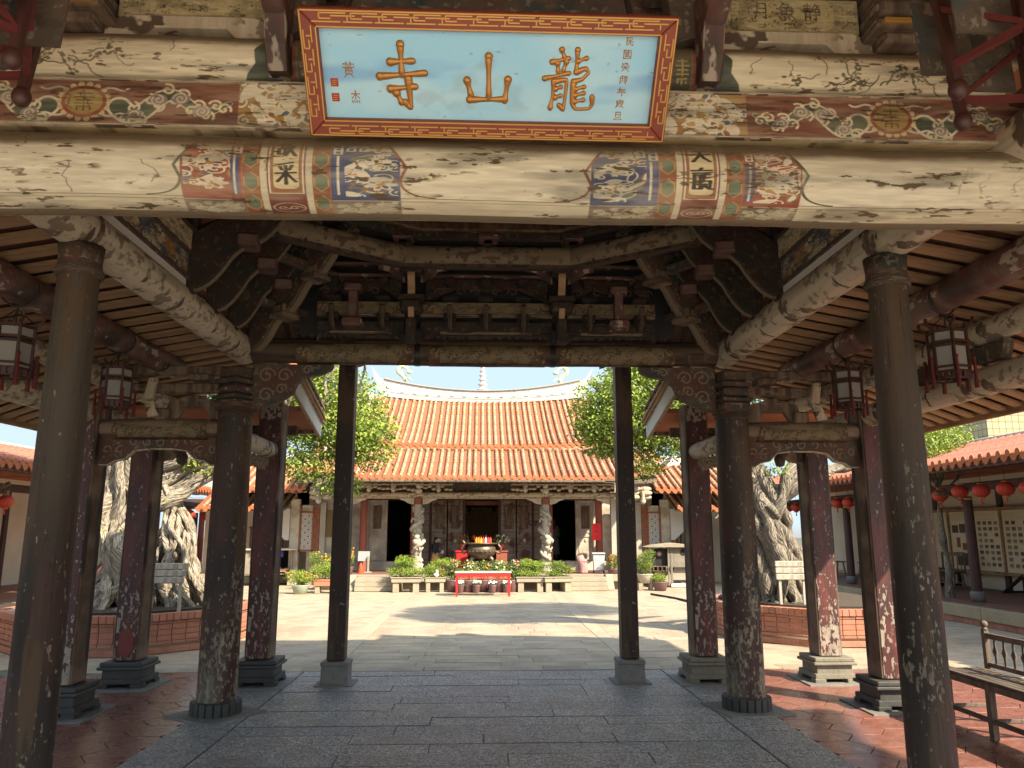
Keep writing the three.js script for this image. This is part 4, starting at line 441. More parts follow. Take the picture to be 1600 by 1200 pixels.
{ // eight sided coffer
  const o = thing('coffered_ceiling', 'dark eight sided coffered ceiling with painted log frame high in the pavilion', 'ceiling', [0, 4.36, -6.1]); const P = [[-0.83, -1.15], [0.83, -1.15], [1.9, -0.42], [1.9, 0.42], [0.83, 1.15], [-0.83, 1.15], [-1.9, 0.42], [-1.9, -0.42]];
  P.forEach(([x, z], i) => { const [a, b] = P[(i + 1) % 8]; part('frame_log', sweep([[x, 0, z], [a, 0, b]], 0.105, 16), M.creamDim, o); part('lower_lip', bar([x, -0.1, z], [a, -0.1, b], 0.1, 0.04), M.brownDark, o); const q = 0.8; part('upper_board', bar([x * q, 0.25, z * q], [a * q, 0.25, b * q], 0.06, 0.16), M.boardDim, o); part('humped_strut', bar([x * 0.85, 0.14, z * 0.85], [a * 0.85, 0.14, b * 0.85], 0.08, 0.05), M.carvedDark, o);
    parts('coffer_rib', [bar([x, 0.1, z], [x * 0.25, 0.95, z * 0.25], 0.08, 0.14), bar([(x + a) / 2, 0.1, (z + b) / 2], [(x + a) * 0.125, 0.95, (z + b) * 0.125], 0.07, 0.12)], M.carvedDark, o); });
  for (const x of [-0.83, 0, 0.83]) part('bearing_block', [bx(0.12, 0.2, 0.12, x, 0.2, -1.0, 0.02), bx(0.2, 0.06, 0.18, x, 0.13, -1.0, 0.02)], M.red, o);
  part('coffer_shell', clean(new THREE.ConeGeometry(2.0, 0.95, 8, 1, true).rotateY(Math.PI / 8).scale(1.15, 1, 0.75).translate(0, 0.62, 0)), mat([0.03, 0.024, 0.02], 0.95, { ds: 1 }), o);
}
// ---------------------------------------------------------------- pavilion and gate roofs (dark from below, they cast the shade)
const underTile = mat(W1, 0.95, { map: tex(256, 256, (u, v) => mix3([0.15, 0.055, 0.035], [0.075, 0.03, 0.022], fbm(u, v, 5, 12, 3, 801)), 2, 2) }), roofTop = mat([0.42, 0.16, 0.08], 0.9);
const RAF = [[2.48, 3.655], [3.32, 3.50], [3.97, 3.375], [5.25, 2.90]];
const rafG = (() => { const t = 0.03, up = RAF.map(([x, y]) => [x, y + t]); return extr([...RAF, ...up.reverse()], 0.125, 0.004); })(), rafGL = mirrorX(rafG);
for (const s of [-1, 1]) { const o = thing('side_roof', s < 0 ? 'low timber side roof of the pavilion with pale rafters, toward the lit tree' : 'low timber side roof of the pavilion with pale rafters, over the bench', 'roof');
  for (let z = 0.3; z > -10.1; z -= 0.245) piece('rafter', s > 0 ? rafG : rafGL, M.rafter, o, 0, rr(-0.004, 0.004), z + rr(-0.008, 0.008));
  const sheet = (y0, y1, m, n) => { const pts = [...RAF.map(([x, y]) => [x, y + y0]), ...RAF.map(([x, y]) => [x, y + y1]).reverse()]; const g = extr(pts, 10.6, 0).translate(0, 0, -4.85); part(n, s > 0 ? g : mirrorX(g), m, o); };
  sheet(0.06, 0.1, underTile, 'tile_underside'); sheet(0.104, 0.2, roofTop, 'roof_tiles'); part('eave_board', bx(0.05, 0.16, 10.6, s * 5.27, 2.93, -4.85, 0.01), M.rafter, o);
  // upturned inner verge of the side roof: white board, mouldings, small balusters
  const A = [s * 2.2, 3.36, -8.7], B = [s * 2.2, 3.01, -10.25], off = (dx, dy) => [[A[0] + s * dx, A[1] + dy, A[2]], [B[0] + s * dx, B[1] + dy, B[2]]];
  part('verge_board', bar(...off(0, 0), 0.05, 0.19), M.white, o); parts('verge_moulding', [bar(...off(-0.03, 0.115), 0.06, 0.04), bar(...off(-0.055, 0.15), 0.06, 0.03), bar(...off(0, -0.10), 0.03, 0.025)], M.rafter, o); const bal = []; for (let i = 0; i < 6; i++) { const t = 0.08 + i * 0.17; bal.push(bx(0.03, 0.12, 0.05, A[0] - s * 0.03, lerp(A[1], B[1], t) + 0.22, lerp(A[2], B[2], t))); } part('verge_rail', bar(...off(-0.03, 0.29), 0.06, 0.025), M.brown, o); parts('verge_baluster', bal, M.brown, o);
  const ft = extr([[s * 2.3, 3.02], [s * 5.3, 2.95], [s * 5.3, 3.1], [s * 2.3, 3.3]].sort((a, b) => 0), 0.05, 0); part('front_eave', [bar([s * 2.25, 3.02, -10.22], [s * 5.25, 2.92, -10.1], 0.06, 0.12)], M.brown, o); part('front_roof', [bar([s * 3.75, 3.2, -9.6], [s * 3.75, 3.02, -10.25], 2.95, 0.06)], roofTop, o);
  part('hanging_post', [lathe([[0, 2.62], [0.05, 2.64], [0.08, 2.70], [0.06, 2.78], [0.045, 2.8], [0.045, 3.3], [0, 3.3]], 12, s * 2.62, 0, -9.85), bar([s * 2.62, 3.0, -9.4], [s * 2.62, 3.0, -9.9], 0.08, 0.12), bar([s * 2.4, 2.95, -9.85], [s * 4.6, 2.95, -9.85], 0.08, 0.12)], M.carved, o); }
{ const o = thing('upper_roof', 'high middle roof of the pavilion whose front shades the paving', 'roof'); const pr = [[-9.45, 3.9], [-9.0, 4.10], [-7.9, 4.75], [-6.2, 5.6], [-4.4, 4.9], [-3.0, 4.4], [-3.0, 4.52], [-6.2, 5.72], [-9.0, 4.22], [-9.45, 4.0]];
  part('roof_slope', extr(pr.map(([z, y]) => [-z, y]), 5.6, 0).rotateY(Math.PI / 2), roofTop, o); for (const s of [-1, 1]) { part('roof_side', bar([s * 2.2, 4.6, -6.4], [s * 3.4, 4.05, -6.4], 6.2, 0.1), roofTop, o); parts('upturned_corner', [bar([s * 2.7, 3.95, -9.3], [s * 3.4, 4.25, -9.9], 0.3, 0.14), bar([s * 2.4, 5.75, -6.2], [s * 3.1, 6.4, -6.2], 0.25, 0.2), bar([s * 4.7, 3.05, -9.6], [s * 5.4, 3.45, -10.2], 0.3, 0.12)], roofTop, o); part('side_wall', extr([[2.3, 3.7], [2.3, 4.5], [3.0, 4.44], [4.4, 4.93], [6.2, 5.62], [7.9, 4.78], [9.0, 4.12], [9.2, 3.7]], 0.06, 0).rotateY(Math.PI / 2).translate(s * 2.66, 0, 0), M.carvedDark, o); }
  part('ridge', bx(5.6, 0.25, 0.3, 0, 5.78, -6.2), M.white, o); part('soffit_board', bar([0, 3.9, -9.42], [0, 4.6, -8.1], 5.2, 0.04), M.brown, o); part('eave_beam', sweep([[-2.6, 3.92, -9.25], [2.6, 3.92, -9.25]], 0.1, 14), M.brown, o);
  for (const s of [-1, 1]) part('small_bracket', extr([[0, 0], [0.16, 0], [0.14, -0.06], [0.06, -0.1], [0, -0.12]], 0.06).translate(s < 0 ? -1.56 : 1.40, 3.78, -9.25), M.carved, o); }
{ const o = thing('gate_roof', 'wide tiled roof of the gate hall over the viewer', 'roof'); parts('roof_slope', [bar([0, 5.3, -2.2], [0, 3.75, 2.0], 15, 0.16), bar([0, 5.3, -2.1], [0, 4.9, -3.6], 15, 0.12)], roofTop, o); part('ceiling_boards', bar([0, 5.12, -2.2], [0, 3.6, 1.95], 14.8, 0.05), M.rafter, o);
  parts('gate_pier', [-6.4, -4.0, 4.0, 6.4].map((x) => bx(0.3, 3.8, 0.3, x, 1.9, 1.5)), M.brown, o); }

// ---------------------------------------------------------------- courtyard paving
const court = struct('courtyard', 'sunlit courtyard of long pale stone slabs');
{ const far = []; part('mortar_bed', bx(18, 0.02, 24, 0, -0.026, -16.6, 0), mat([0.17, 0.145, 0.11], 1), court);
  pave(court, -1.86, 1.86, -10.32, -16.4, 0.29, courtM, null, [1.0, 1.7]); pave(court, -1.86, 1.86, -16.41, -22.9, 0.29, courtM, far, [1.0, 1.7]);
  for (const s of [-1, 1]) { for (let z = -10.32; z > -22.8; z -= 1.6) piece('border_stone', slab(0.24, 1.6).clone(), courtM[(Math.round(z * 3) & 1) + 1], court, s * 1.985, 0.003, z - 0.8);
    const side = (x0, x1, z0, z1, to) => s > 0 ? pave(court, x0, x1, z0, z1, 0.29, courtM, to) : pave(court, -x1, -x0, z0, z1, 0.29, courtM, to);
    side(2.11, 4.6, -10.32, -15, null); side(2.11, 6.6, -15.01, -27, far); side(4.6, 9.0, -10.32, -15, far); side(5.98, 9.0, -4, -10.3, far); side(6.6, 9.0, -15.01, -27, far); }
  const by = new Map(); for (const [g, m, x, y, z] of far) { if (!by.has(m)) by.set(m, []); by.get(m).push(g.clone().translate(x, y, z)); }
  for (const [m, l] of by) part('far_paving_stones', l, m, court).userData.kind = 'stuff';
}
// ---------------------------------------------------------------- brick planters
const brickM = [0, 1, 2, 3].map((i) => mat(W1, 0.8, { map: tex(128, 128, (u, v) => mul3(mix3([[0.44, 0.165, 0.095], [0.50, 0.205, 0.12], [0.37, 0.14, 0.085], [0.47, 0.185, 0.125]][i], [0.33, 0.15, 0.105], fbm(u, v, 4, 4, 4, 851 + i)), 0.8 + 0.4 * fbm(u, v, 20, 20, 2, 861)), 2, 2), bumpMap: rough, bumpScale: 0.003 }));
const mortar = mat([0.42, 0.33, 0.25], 0.95), capBrick = brickM[3];
function planter(x, z, label) {
  const o = thing('brick_planter', label, 'planter', [x, 0, z], 0, 'eight sided brick tree planters'), A = 1.72, side = 2 * A * Math.tan(Math.PI / 8), H = 0.55;
  part('core', clean(new THREE.CylinderGeometry((A - 0.045) / Math.cos(Math.PI / 8), (A - 0.045) / Math.cos(Math.PI / 8), H - 0.02, 8, 1).rotateY(Math.PI / 8).translate(0, H / 2 - 0.01, 0)), mortar, o);
  part('earth_bed', clean(new THREE.CylinderGeometry(A - 0.16, A - 0.16, 0.04, 24).translate(0, H + 0.005, 0)), M.soil, o);
  const G = { a: bx(0.195, 0.072, 0.06, 0, 0, 0, 0.005), b: bx(0.095, 0.1, 0.13, 0, 0, 0, 0.006), c: bx(0.295, 0.085, 0.065, 0, 0, 0, 0.005), d: bx(0.195, 0.03, 0.09, 0, 0, 0, 0.004) }; const back = [];
  for (let f = 0; f < 8; f++) { const a = f * Math.PI / 4, vis = Math.cos(a) > -0.3, put = (g, u, y, d, m) => { const px = Math.sin(a) * d + Math.cos(a) * u, pz = Math.cos(a) * d - Math.sin(a) * u; if (vis) piece('brick', g, m, o, px, y, pz, a); else back.push(g.clone().rotateY(a).translate(px, y, pz)); }, bm = () => brickM[Math.floor(rnd() * 4)];
    const row = (g, w, y, d, off) => { const n = Math.round(side / w); for (let i = 0; i < n; i++) put(g, (i + 0.5 - n / 2) * side / n + off, y, d + rr(-0.003, 0.003), bm()); };
    row(G.b, 0.101, H - 0.05, A - 0.055, 0); row(G.d, 0.2, H - 0.125, A - 0.055, 0); row(G.a, 0.2, H - 0.185, A - 0.05, 0); row(G.a, 0.2, H - 0.262, A - 0.055, 0.0); row(G.a, 0.2, H - 0.34, A - 0.055, 0); row(G.d, 0.2, H - 0.40, A - 0.045, 0); row(G.c, 0.3, 0.055, A - 0.04, 0); }
  part('back_bricks', back, brickM[0], o).userData.kind = 'stuff'; return o;
}
planter(-5.55, -12.85, 'eight sided brick planter round the bright sunlit tree trunk'); planter(5.62, -13.35, 'eight sided brick planter round the grey tree beside the corridor with red lanterns');
// ---------------------------------------------------------------- banyan trees
const bark = (a, b, s) => mat(W1, 0.95, { map: tex(256, 512, (u, v) => { const g = fbm(u, v, 14, 5, 4, s), f = fbm(u, v, 5, 5, 3, s + 4); const cr = fbm(u, v, 40, 12, 3, s + 6); let k = mix3(a, b, smoothstep(g, 0.35, 0.65)); k = mix3(k, mul3(b, 0.4), smoothstep(cr, 0.56, 0.68) * 0.8); return mix3(k, mul3(b, 0.45), smoothstep(f, 0.55, 0.8) * 0.7); }, 2.5, 1.2), bumpMap: tex(256, 256, (u, v) => fbm(u, v, 18, 6, 4, s + 9), 2.5, 1.2, false), bumpScale: 0.06 });
const barkA = bark([0.50, 0.44, 0.35], [0.30, 0.255, 0.20], 901), barkB = bark([0.34, 0.30, 0.24], [0.19, 0.165, 0.135], 931);
function strand(pts, r0, r1, wob, n = 22, seg = 7) { const P = spline(pts, n), a = rr(0, 6), b = rr(0, 6), k = rr(0.8, 1.5); P.forEach((p, i) => { const t = i / n; p.x += Math.sin(t * 11 * k + a) * wob * 1.5 + Math.sin(t * 23 * k + b) * wob * 0.35; p.z += Math.cos(t * 10 * k + b) * wob * 1.6; p.y += Math.sin(t * 7 + b) * wob * 0.4; }); const kn = rr(0, 6); return sweep(P, (t) => lerp(r0, r1, Math.pow(t, 0.8)) * (1 + 0.26 * Math.sin(t * 17 + kn) + 0.2 * Math.sin(t * 33 + a)), seg, true, rr(0.75, 1)); }
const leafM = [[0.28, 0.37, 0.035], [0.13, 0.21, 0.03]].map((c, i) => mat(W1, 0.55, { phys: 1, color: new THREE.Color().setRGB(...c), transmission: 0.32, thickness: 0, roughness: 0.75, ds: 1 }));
function leaves(blobs, n, size, droop = 0.3) { // leaf faces gathered in twig clumps through the blobs' volume
  const pos = [], nor = []; const tot = blobs.reduce((s, b) => s + b[3] * b[4] * b[5], 0), e = V(0, 0, 0), f = V(0, 0, 0), c = V(0, 0, 0), nn = V(0, 0, 0);
  for (const b of blobs) { const m = Math.round(n * b[3] * b[4] * b[5] / tot / 14); for (let k = 0; k < m; k++) { const u = rnd() * 2 - 1, a = rnd() * 6.283, q = Math.pow(rnd(), 0.42), s = Math.sqrt(1 - u * u); const cx = b[0] + b[3] * q * s * Math.cos(a), cy = b[1] + b[4] * q * u, cz = b[2] + b[5] * q * s * Math.sin(a);
      const cl = size * rr(1.2, 2.4); for (let j = 0; j < 14; j++) { c.set(cx + rr(-1, 1) * cl, cy + rr(-0.6, 0.6) * cl, cz + rr(-1, 1) * cl); e.set(rr(-1, 1), rr(-0.8, 0.5) - droop * 0.3, rr(-1, 1)).normalize(); nn.set(rr(-1, 1), rr(0.2, 1.3), rr(-1, 1)).normalize(); f.crossVectors(e, nn).normalize(); const L = size * rr(0.6, 1.1), w = L * 0.3;
        const A = [c.x, c.y, c.z], B = [c.x + e.x * L * 0.5 + f.x * w, c.y + e.y * L * 0.5 + f.y * w, c.z + e.z * L * 0.5 + f.z * w], C = [c.x + e.x * L, c.y + e.y * L - L * 0.12, c.z + e.z * L], D = [c.x + e.x * L * 0.5 - f.x * w, c.y + e.y * L * 0.5 - f.y * w, c.z + e.z * L * 0.5 - f.z * w]; pos.push(...A, ...B, ...C, ...A, ...C, ...D); } } }
  const g = new THREE.BufferGeometry(); g.setAttribute('position', new THREE.Float32BufferAttribute(pos, 3)); g.setAttribute('uv', new THREE.Float32BufferAttribute(new Float32Array(pos.length / 3 * 2), 2)); g.computeVertexNormals(); return g;
}
{ const o = thing('banyan_tree', 'old tree with bright pale tangled roots and trunk, standing behind the left square columns', 'tree', [-5.1, 0.55, -12.5]); const g = [], lim = [];
  for (let i = 0; i < 26; i++) { const a = i / 26 * 6.283, r = rr(0.35, 0.95), tx = -0.6 + Math.cos(a) * 0.26, tz = Math.sin(a) * 0.25; g.push(strand([[-0.45 + Math.cos(a) * r, -0.05, Math.sin(a) * r * 0.9], [-0.45 + Math.cos(a) * r * 0.55, 0.35, Math.sin(a) * r * 0.5], [-0.5 + Math.cos(a + 0.5) * 0.3, 1.0, Math.sin(a + 0.5) * 0.28], [tx + 0.06, 1.6, tz], [tx - 0.1 + rr(-0.1, 0.1), 2.5, tz], [tx - 0.3, 3.2, tz]], rr(0.05, 0.12), rr(0.06, 0.1), 0.06)); }
  for (let i = 0; i < 34; i++) { const a = rr(0, 6.283), r = rr(0.03, 0.34); g.push(strand([[0.42 + Math.cos(a) * r * 1.5, -0.05, 0.1 + Math.sin(a) * r], [0.38 + Math.cos(a) * r * 1.15, 0.4, 0.1 + Math.sin(a) * r], [0.30 + Math.cos(a) * r * 0.85, 0.95, 0.08 + Math.sin(a) * r], [0.18 + Math.cos(a) * r * 0.3, 1.5, Math.sin(a) * r * 0.5], [-0.05 + rr(-0.08, 0.08), 2.1, Math.sin(a) * 0.1]], rr(0.04, 0.085), 0.04, 0.045, 20, 6)); }
  for (let i = 0; i < 16; i++) { const a = rr(-0.6, 3.7), r = rr(0.8, 1.25); g.push(strand([[-0.1 + Math.cos(a) * r, -0.02, Math.sin(a) * r * 0.8], [-0.1 + Math.cos(a) * r * 0.6, 0.1, Math.sin(a) * r * 0.5], [-0.1 + Math.cos(a) * 0.3, 0.5, Math.sin(a) * 0.25]], 0.03, 0.085, 0.03, 14, 6)); }
  for (let i = 0; i < 7; i++) g.push(strand([[-0.5, 1.9, 0.1], [-0.1 + rr(-0.1, 0.1), 1.5 + i * 0.08, 0.1 + rr(-0.1, 0.1)], [0.8, 2.05 + i * 0.05, rr(-0.1, 0.15)], [1.7, 2.45 + rr(-0.1, 0.1), rr(-0.2, 0.3)]], 0.13, 0.09, 0.03));
  for (const [y, z, r] of [[2.35, 0.1, 0.16], [2.6, -0.2, 0.14]]) lim.push(strand([[-0.6, 1.9, 0], [0.2, y - 0.15, z], [1.3, y + 0.25, z], [2.5, y + 0.55, z - 0.2], [3.2, y + 1.0, z - 0.5]], r * 1.3, r * 0.4, 0.04, 30, 9));
  for (let i = 0; i < 18; i++) { const x = rr(0.8, 2.8), y = 2.3 + x * 0.2; lim.push(strand([[x, y, rr(-0.2, 0.2)], [x + rr(0, 0.4), y + 0.5, rr(-0.5, 0.4)], [x + rr(-0.2, 0.9), y + rr(0.7, 1.5), rr(-1.4, 0.8)]], 0.05, 0.012, 0.03, 12, 5)); }
  lim.push(strand([[-0.8, 2.6, 0], [-1.2, 3.3, -0.3], [-1.6, 4.4, -0.4]], 0.2, 0.08, 0.04), strand([[-0.6, 2.4, 0], [-0.3, 3.4, -0.6], [0.6, 4.6, -1]], 0.18, 0.06, 0.04));
  part('trunk', g, barkA, o); part('limb', lim, barkB, o); const B = [[1.6, 3.0, -0.3, 0.9, 0.5, 0.9], [2.7, 3.0, -0.3, 0.85, 0.8, 0.9], [3.15, 2.6, 0.1, 0.6, 0.5, 0.6], [1.7, 3.9, -0.9, 1.15, 0.85, 1.1], [2.2, 2.25, 0.0, 0.6, 0.28, 0.6], [0.8, 4.2, -0.6, 1.5, 0.9, 1.4], [-1.4, 4.6, -0.5, 1.6, 0.9, 1.5], [-2.8, 3.6, 0.2, 0.9, 0.7, 0.9], [2.75, 1.95, -0.2, 0.4, 0.25, 0.5]];
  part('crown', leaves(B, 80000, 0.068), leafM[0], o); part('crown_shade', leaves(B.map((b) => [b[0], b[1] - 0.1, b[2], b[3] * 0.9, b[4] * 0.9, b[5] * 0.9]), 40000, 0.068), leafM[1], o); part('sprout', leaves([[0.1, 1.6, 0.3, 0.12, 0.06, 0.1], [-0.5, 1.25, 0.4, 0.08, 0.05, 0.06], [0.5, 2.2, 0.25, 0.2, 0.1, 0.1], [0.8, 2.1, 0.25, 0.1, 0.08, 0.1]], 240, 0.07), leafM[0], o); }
{ const o = thing('banyan_tree', 'old tree with grey shaded trunk leaning over its planter, before the corridor with red lanterns', 'tree', [4.95, 0.55, -12.9]); const g = [], lim = [];
  for (let i = 0; i < 24; i++) { const a = i / 24 * 6.283, r = rr(0.3, 0.5); g.push(strand([[0.0 + Math.cos(a) * r * 1.25, -0.05, Math.sin(a) * r], [-0.04 + Math.cos(a) * r * 0.8, 0.5, Math.sin(a) * r * 0.8], [-0.18 + Math.cos(a + 0.4) * 0.24, 1.1, Math.sin(a + 0.4) * 0.26], [-0.3 + Math.cos(a + 0.8) * 0.2, 1.7, Math.sin(a + 0.8) * 0.2], [-0.55 + Math.cos(a + 1) * 0.16, 2.5, Math.sin(a) * 0.16], [-0.8, 3.1, Math.sin(a) * 0.2]], rr(0.08, 0.13), 0.09, 0.035)); }
  for (let i = 0; i < 16; i++) { const x = rr(-0.05, 0.42); g.push(strand([[x + rr(-0.1, 0.14), -0.05, 0.25 + rr(-0.1, 0.2)], [x, 0.3, 0.25], [x * 0.7, 0.7, 0.2], [x * 0.3 - 0.1, 1.2, 0.12]], rr(0.03, 0.06), 0.04, 0.025, 16, 6)); }
  for (let i = 0; i < 14; i++) { const a = rr(-0.6, 3.7), r = rr(0.6, 1.0); g.push(strand([[Math.cos(a) * r, -0.02, Math.sin(a) * r], [Math.cos(a) * r * 0.6, 0.1, Math.sin(a) * r * 0.6], [Math.cos(a) * 0.3, 0.45, Math.sin(a) * 0.3]], 0.03, 0.08, 0.03, 14, 6)); }
  g.push(strand([[-0.2, 1.2, 0.1], [0.0, 1.7, 0.25], [0.25, 2.3, 0.2], [0.8, 2.75, 0.1], [1.8, 3.2, 0]], 0.13, 0.07, 0.03, 24, 9), strand([[-0.3, 1.4, 0.2], [0.5, 2.05, 0.2], [1.3, 2.25, 0.1], [2.3, 2.5, -0.2]], 0.16, 0.10, 0.03, 24, 9), strand([[0.15, 0.6, 0.2], [0.05, 1.2, 0.25], [-0.1, 1.9, 0.2]], 0.1, 0.06, 0.02, 14, 8));
  for (const [y, z, r] of [[2.6, 0.2, 0.16], [2.9, -0.2, 0.13], [2.3, 0.25, 0.1]]) lim.push(strand([[-0.4, 1.9, 0], [-0.8, y - 0.1, z], [-1.6, y + 0.2, z], [-2.4, y + 0.5, z - 0.2], [-3.1, y + 0.9, z - 0.4]], r * 1.3, r * 0.4, 0.04, 30, 9));
  for (let i = 0; i < 18; i++) { const x = rr(-2.8, -0.8), y = 2.4 - x * 0.22; lim.push(strand([[x, y, rr(-0.2, 0.2)], [x - rr(0, 0.4), y + 0.5, rr(-0.5, 0.4)], [x - rr(-0.2, 0.8), y + rr(0.7, 1.5), rr(-1.4, 0.8)]], 0.05, 0.012, 0.03, 12, 5)); }
  lim.push(strand([[-0.7, 2.7, 0], [-0.4, 3.6, -0.3], [0.4, 4.6, -0.5]], 0.18, 0.06, 0.04));
  part('trunk', g, barkB, o); part('limb', lim, barkB, o); const B = [[-2.5, 3.15, -0.1, 0.95, 0.75, 0.9], [-2.9, 2.85, 0.0, 0.55, 0.5, 0.6], [-1.7, 3.8, -0.6, 1.1, 0.85, 1.1], [-1.7, 2.75, 0.1, 0.7, 0.4, 0.7], [-0.6, 4.2, -0.5, 1.4, 0.8, 1.3], [0.9, 4.5, -0.5, 1.4, 0.8, 1.4], [-0.2, 2.2, 0.35, 0.25, 0.16, 0.2], [-2.2, 2.25, 0.1, 0.3, 0.2, 0.4]];
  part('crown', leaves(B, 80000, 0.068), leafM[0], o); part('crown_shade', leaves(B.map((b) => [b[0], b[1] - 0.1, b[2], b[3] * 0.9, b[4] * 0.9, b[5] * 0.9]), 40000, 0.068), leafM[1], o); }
{ const o = thing('shrub', 'bright green leafy tree top beside the corridor roof with red tiles', 'tree', [9.6, 0, -16.4]); part('trunk', [strand([[0.3, 0, 0], [0.2, 1.5, 0.1], [0.2, 3, 0]], 0.09, 0.05, 0.03), ...[0, 1, 2, 3, 4].map(() => strand([[0.2, 2.4, 0], [0.3 + rr(-0.4, 0.5), 3.1, rr(-0.5, 0.5)], [rr(-0.4, 1.0), 3.8, rr(-0.6, 0.6)]], 0.04, 0.01, 0.02, 10, 5))], barkB, o); part('crown', leaves([[0.1, 3.5, 0, 0.75, 0.5, 0.7], [0.6, 3.85, -0.3, 0.65, 0.45, 0.6], [-0.3, 3.0, 0.1, 0.35, 0.35, 0.4]], 3600, 0.085), leafM[0], o); }
{ const o = thing('shrub', 'leafy tree behind the corridor roof at the far side of the white door', 'tree', [-12.2, 0, -14.5]); part('trunk', strand([[0, 0, 0], [0.1, 2, 0], [0, 4, 0]], 0.12, 0.06, 0.03), barkB, o); part('crown', leaves([[0, 4.3, 0, 1.3, 0.9, 1.2], [1.2, 3.9, -0.2, 0.8, 0.5, 0.8]], 3000, 0.1), leafM[0], o); }
// wooden name boards by the trees
const oldBoard = mat(W1, 0.9, { map: tex(256, 256, (u, v) => mix3([0.50, 0.46, 0.39], [0.30, 0.27, 0.22], smoothstep(woodNoise(v, u, 951), 0.3, 0.7)), 1, 1), bumpMap: grain, bumpScale: 0.006 });
function treeSign(x, z, w, label) { const o = thing('wooden_sign', label, 'sign', [x, 0.55, z], 0.1 * Math.sign(-x), 'weathered plank signs by the trees'); part('plank', [0, 1, 2].map((i) => bx(w + (i - 1) * 0.03, 0.095, 0.035, (i - 1) * 0.012, 0.44 + i * 0.098, 0, 0.02)), oldBoard, o); for (const s of [-1, 1]) part('post', bx(0.045, 0.62, 0.04, s * w * 0.36, 0.25, -0.03, 0.008), oldBoard, o); }
treeSign(-4.62, -11.72, 0.56, 'weathered blank plank sign on two posts before the sunlit tree'); treeSign(4.8, -12.15, 0.5, 'weathered blank plank sign on two posts before the grey tree');

// ---------------------------------------------------------------- tiled roofs
const panT = mat(W1, 0.85, { map: tex(256, 256, (u, v) => { const g = fbm(u, v, 4, 6, 4, 971); return mul3(mix3([0.38, 0.12, 0.055], [0.25, 0.085, 0.046], g), 0.75 + 0.5 * fbm(u, v, 12, 20, 3, 975)); }, 1.5, 1.5) }), barT = mat(W1, 0.85, { map: tex(256, 512, (u, v) => { const g = fbm(u, v, 6, 24, 4, 981); return mix3([0.47, 0.335, 0.21], [0.33, 0.135, 0.066], smoothstep(g, 0.36, 0.62)); }, 2, 1) }), barR = mat(W1, 0.8, { map: tex(256, 512, (u, v) => mix3([0.38, 0.145, 0.095], [0.27, 0.09, 0.062], smoothstep(fbm(u, v, 6, 20, 4, 985), 0.3, 0.7)), 2, 1) }), dripM = mat(W1, 0.7, { map: tex(128, 128, (u, v) => mix3([0.46, 0.145, 0.05], [0.33, 0.10, 0.042], fbm(u, v, 5, 5, 3, 991)), 3, 3) });
function tileRow(prof, n, r) { // prof(t) -> [run, height]; run toward the eave is +z at t = 1
  const bar2 = [], P = [], R = []; for (let i = 0; i < n; i++) for (const q of [0.02, 0.97]) { const t = (i + q) / n, [z, y] = prof(t); P.push([0, y + 0.012, z]); R.push(q < 0.5 ? r * 0.86 : r); } const b = sweep(P, (t, i) => R[i], 8);
  const pos = [], idx = [], uv = [], w = 0.108; for (let i = 0; i < n; i++) for (const [q, dy] of [[0, 0.0], [1, 0.022]]) { const [z, y] = prof((i + q) / n); for (const x of [-w, w]) { pos.push(x, y - 0.035 + dy, z); uv.push(x, z); } const k = pos.length / 3; if (k > 2) idx.push(k - 4, k - 2, k - 3, k - 3, k - 2, k - 1); }
  const g = new THREE.BufferGeometry(); g.setAttribute('position', new THREE.Float32BufferAttribute(pos, 3)); g.setAttribute('uv', new THREE.Float32BufferAttribute(uv, 2)); g.setIndex(idx); g.computeVertexNormals(); return { bar: b, pan: clean(g) };
}
const tint = (m, r, g, b) => { const c = m.clone(); c.color.setRGB(r, g, b); return c; }, barTs = [barT, tint(barT, 0.86, 0.83, 0.8), tint(barT, 1.08, 1.06, 1.03), tint(barT, 0.95, 0.9, 0.84)], panTs = [panT, tint(panT, 0.85, 0.82, 0.8), tint(panT, 1.1, 1.02, 0.98)];
const dripG = extr([[-0.105, 0.03], [0.105, 0.03], [0.095, -0.02], [0.04, -0.085], [0, -0.105], [-0.04, -0.085], [-0.095, -0.02]], 0.025, 0.004), capG = clean(new THREE.CylinderGeometry(0.062, 0.062, 0.03, 12).rotateX(Math.PI / 2));
function tiled(parent, xs, prof, n, lift, turn = 0, ox = 0, oz = 0, r = 0.06, bm = barT) { // rows across xs, in the parent's frame
  const T = tileRow(prof, n, r), e = prof(1), h = xs.length > 1 ? (xs[1] - xs[0]) / 2 : 0.1; const ca = Math.cos(turn), sa = Math.sin(turn);
  for (const x of xs) { const at = (lx, lz) => [ox + lx * ca + lz * sa, oz - lx * sa + lz * ca], [px, pz] = at(x, 0), [qx, qz] = at(x + h, 0), [dx, dz] = at(x + h, e[0] + 0.012), [cx, cz] = at(x, e[0] + 0.02);
    piece('tile_row', T.bar, bm === barT ? barTs[Math.floor(rnd() * 4)] : bm, parent, px + rr(-0.006, 0.006), lift(x) + rr(-0.004, 0.004), pz, turn + rr(-0.0012, 0.0012)); piece('pan_row', T.pan, panTs[Math.floor(rnd() * 3)], parent, qx, lift(x + h), qz, turn); piece('drip_tile', dripG, dripM, parent, dx, lift(x + h) + e[1] - 0.03, dz, turn); piece('end_cap', capG, dripM, parent, cx, lift(x) + e[1] + 0.012, cz, turn); }
}
const range = (a, b, n) => [...Array(n)].map((_, i) => a + (b - a) * i / (n - 1));
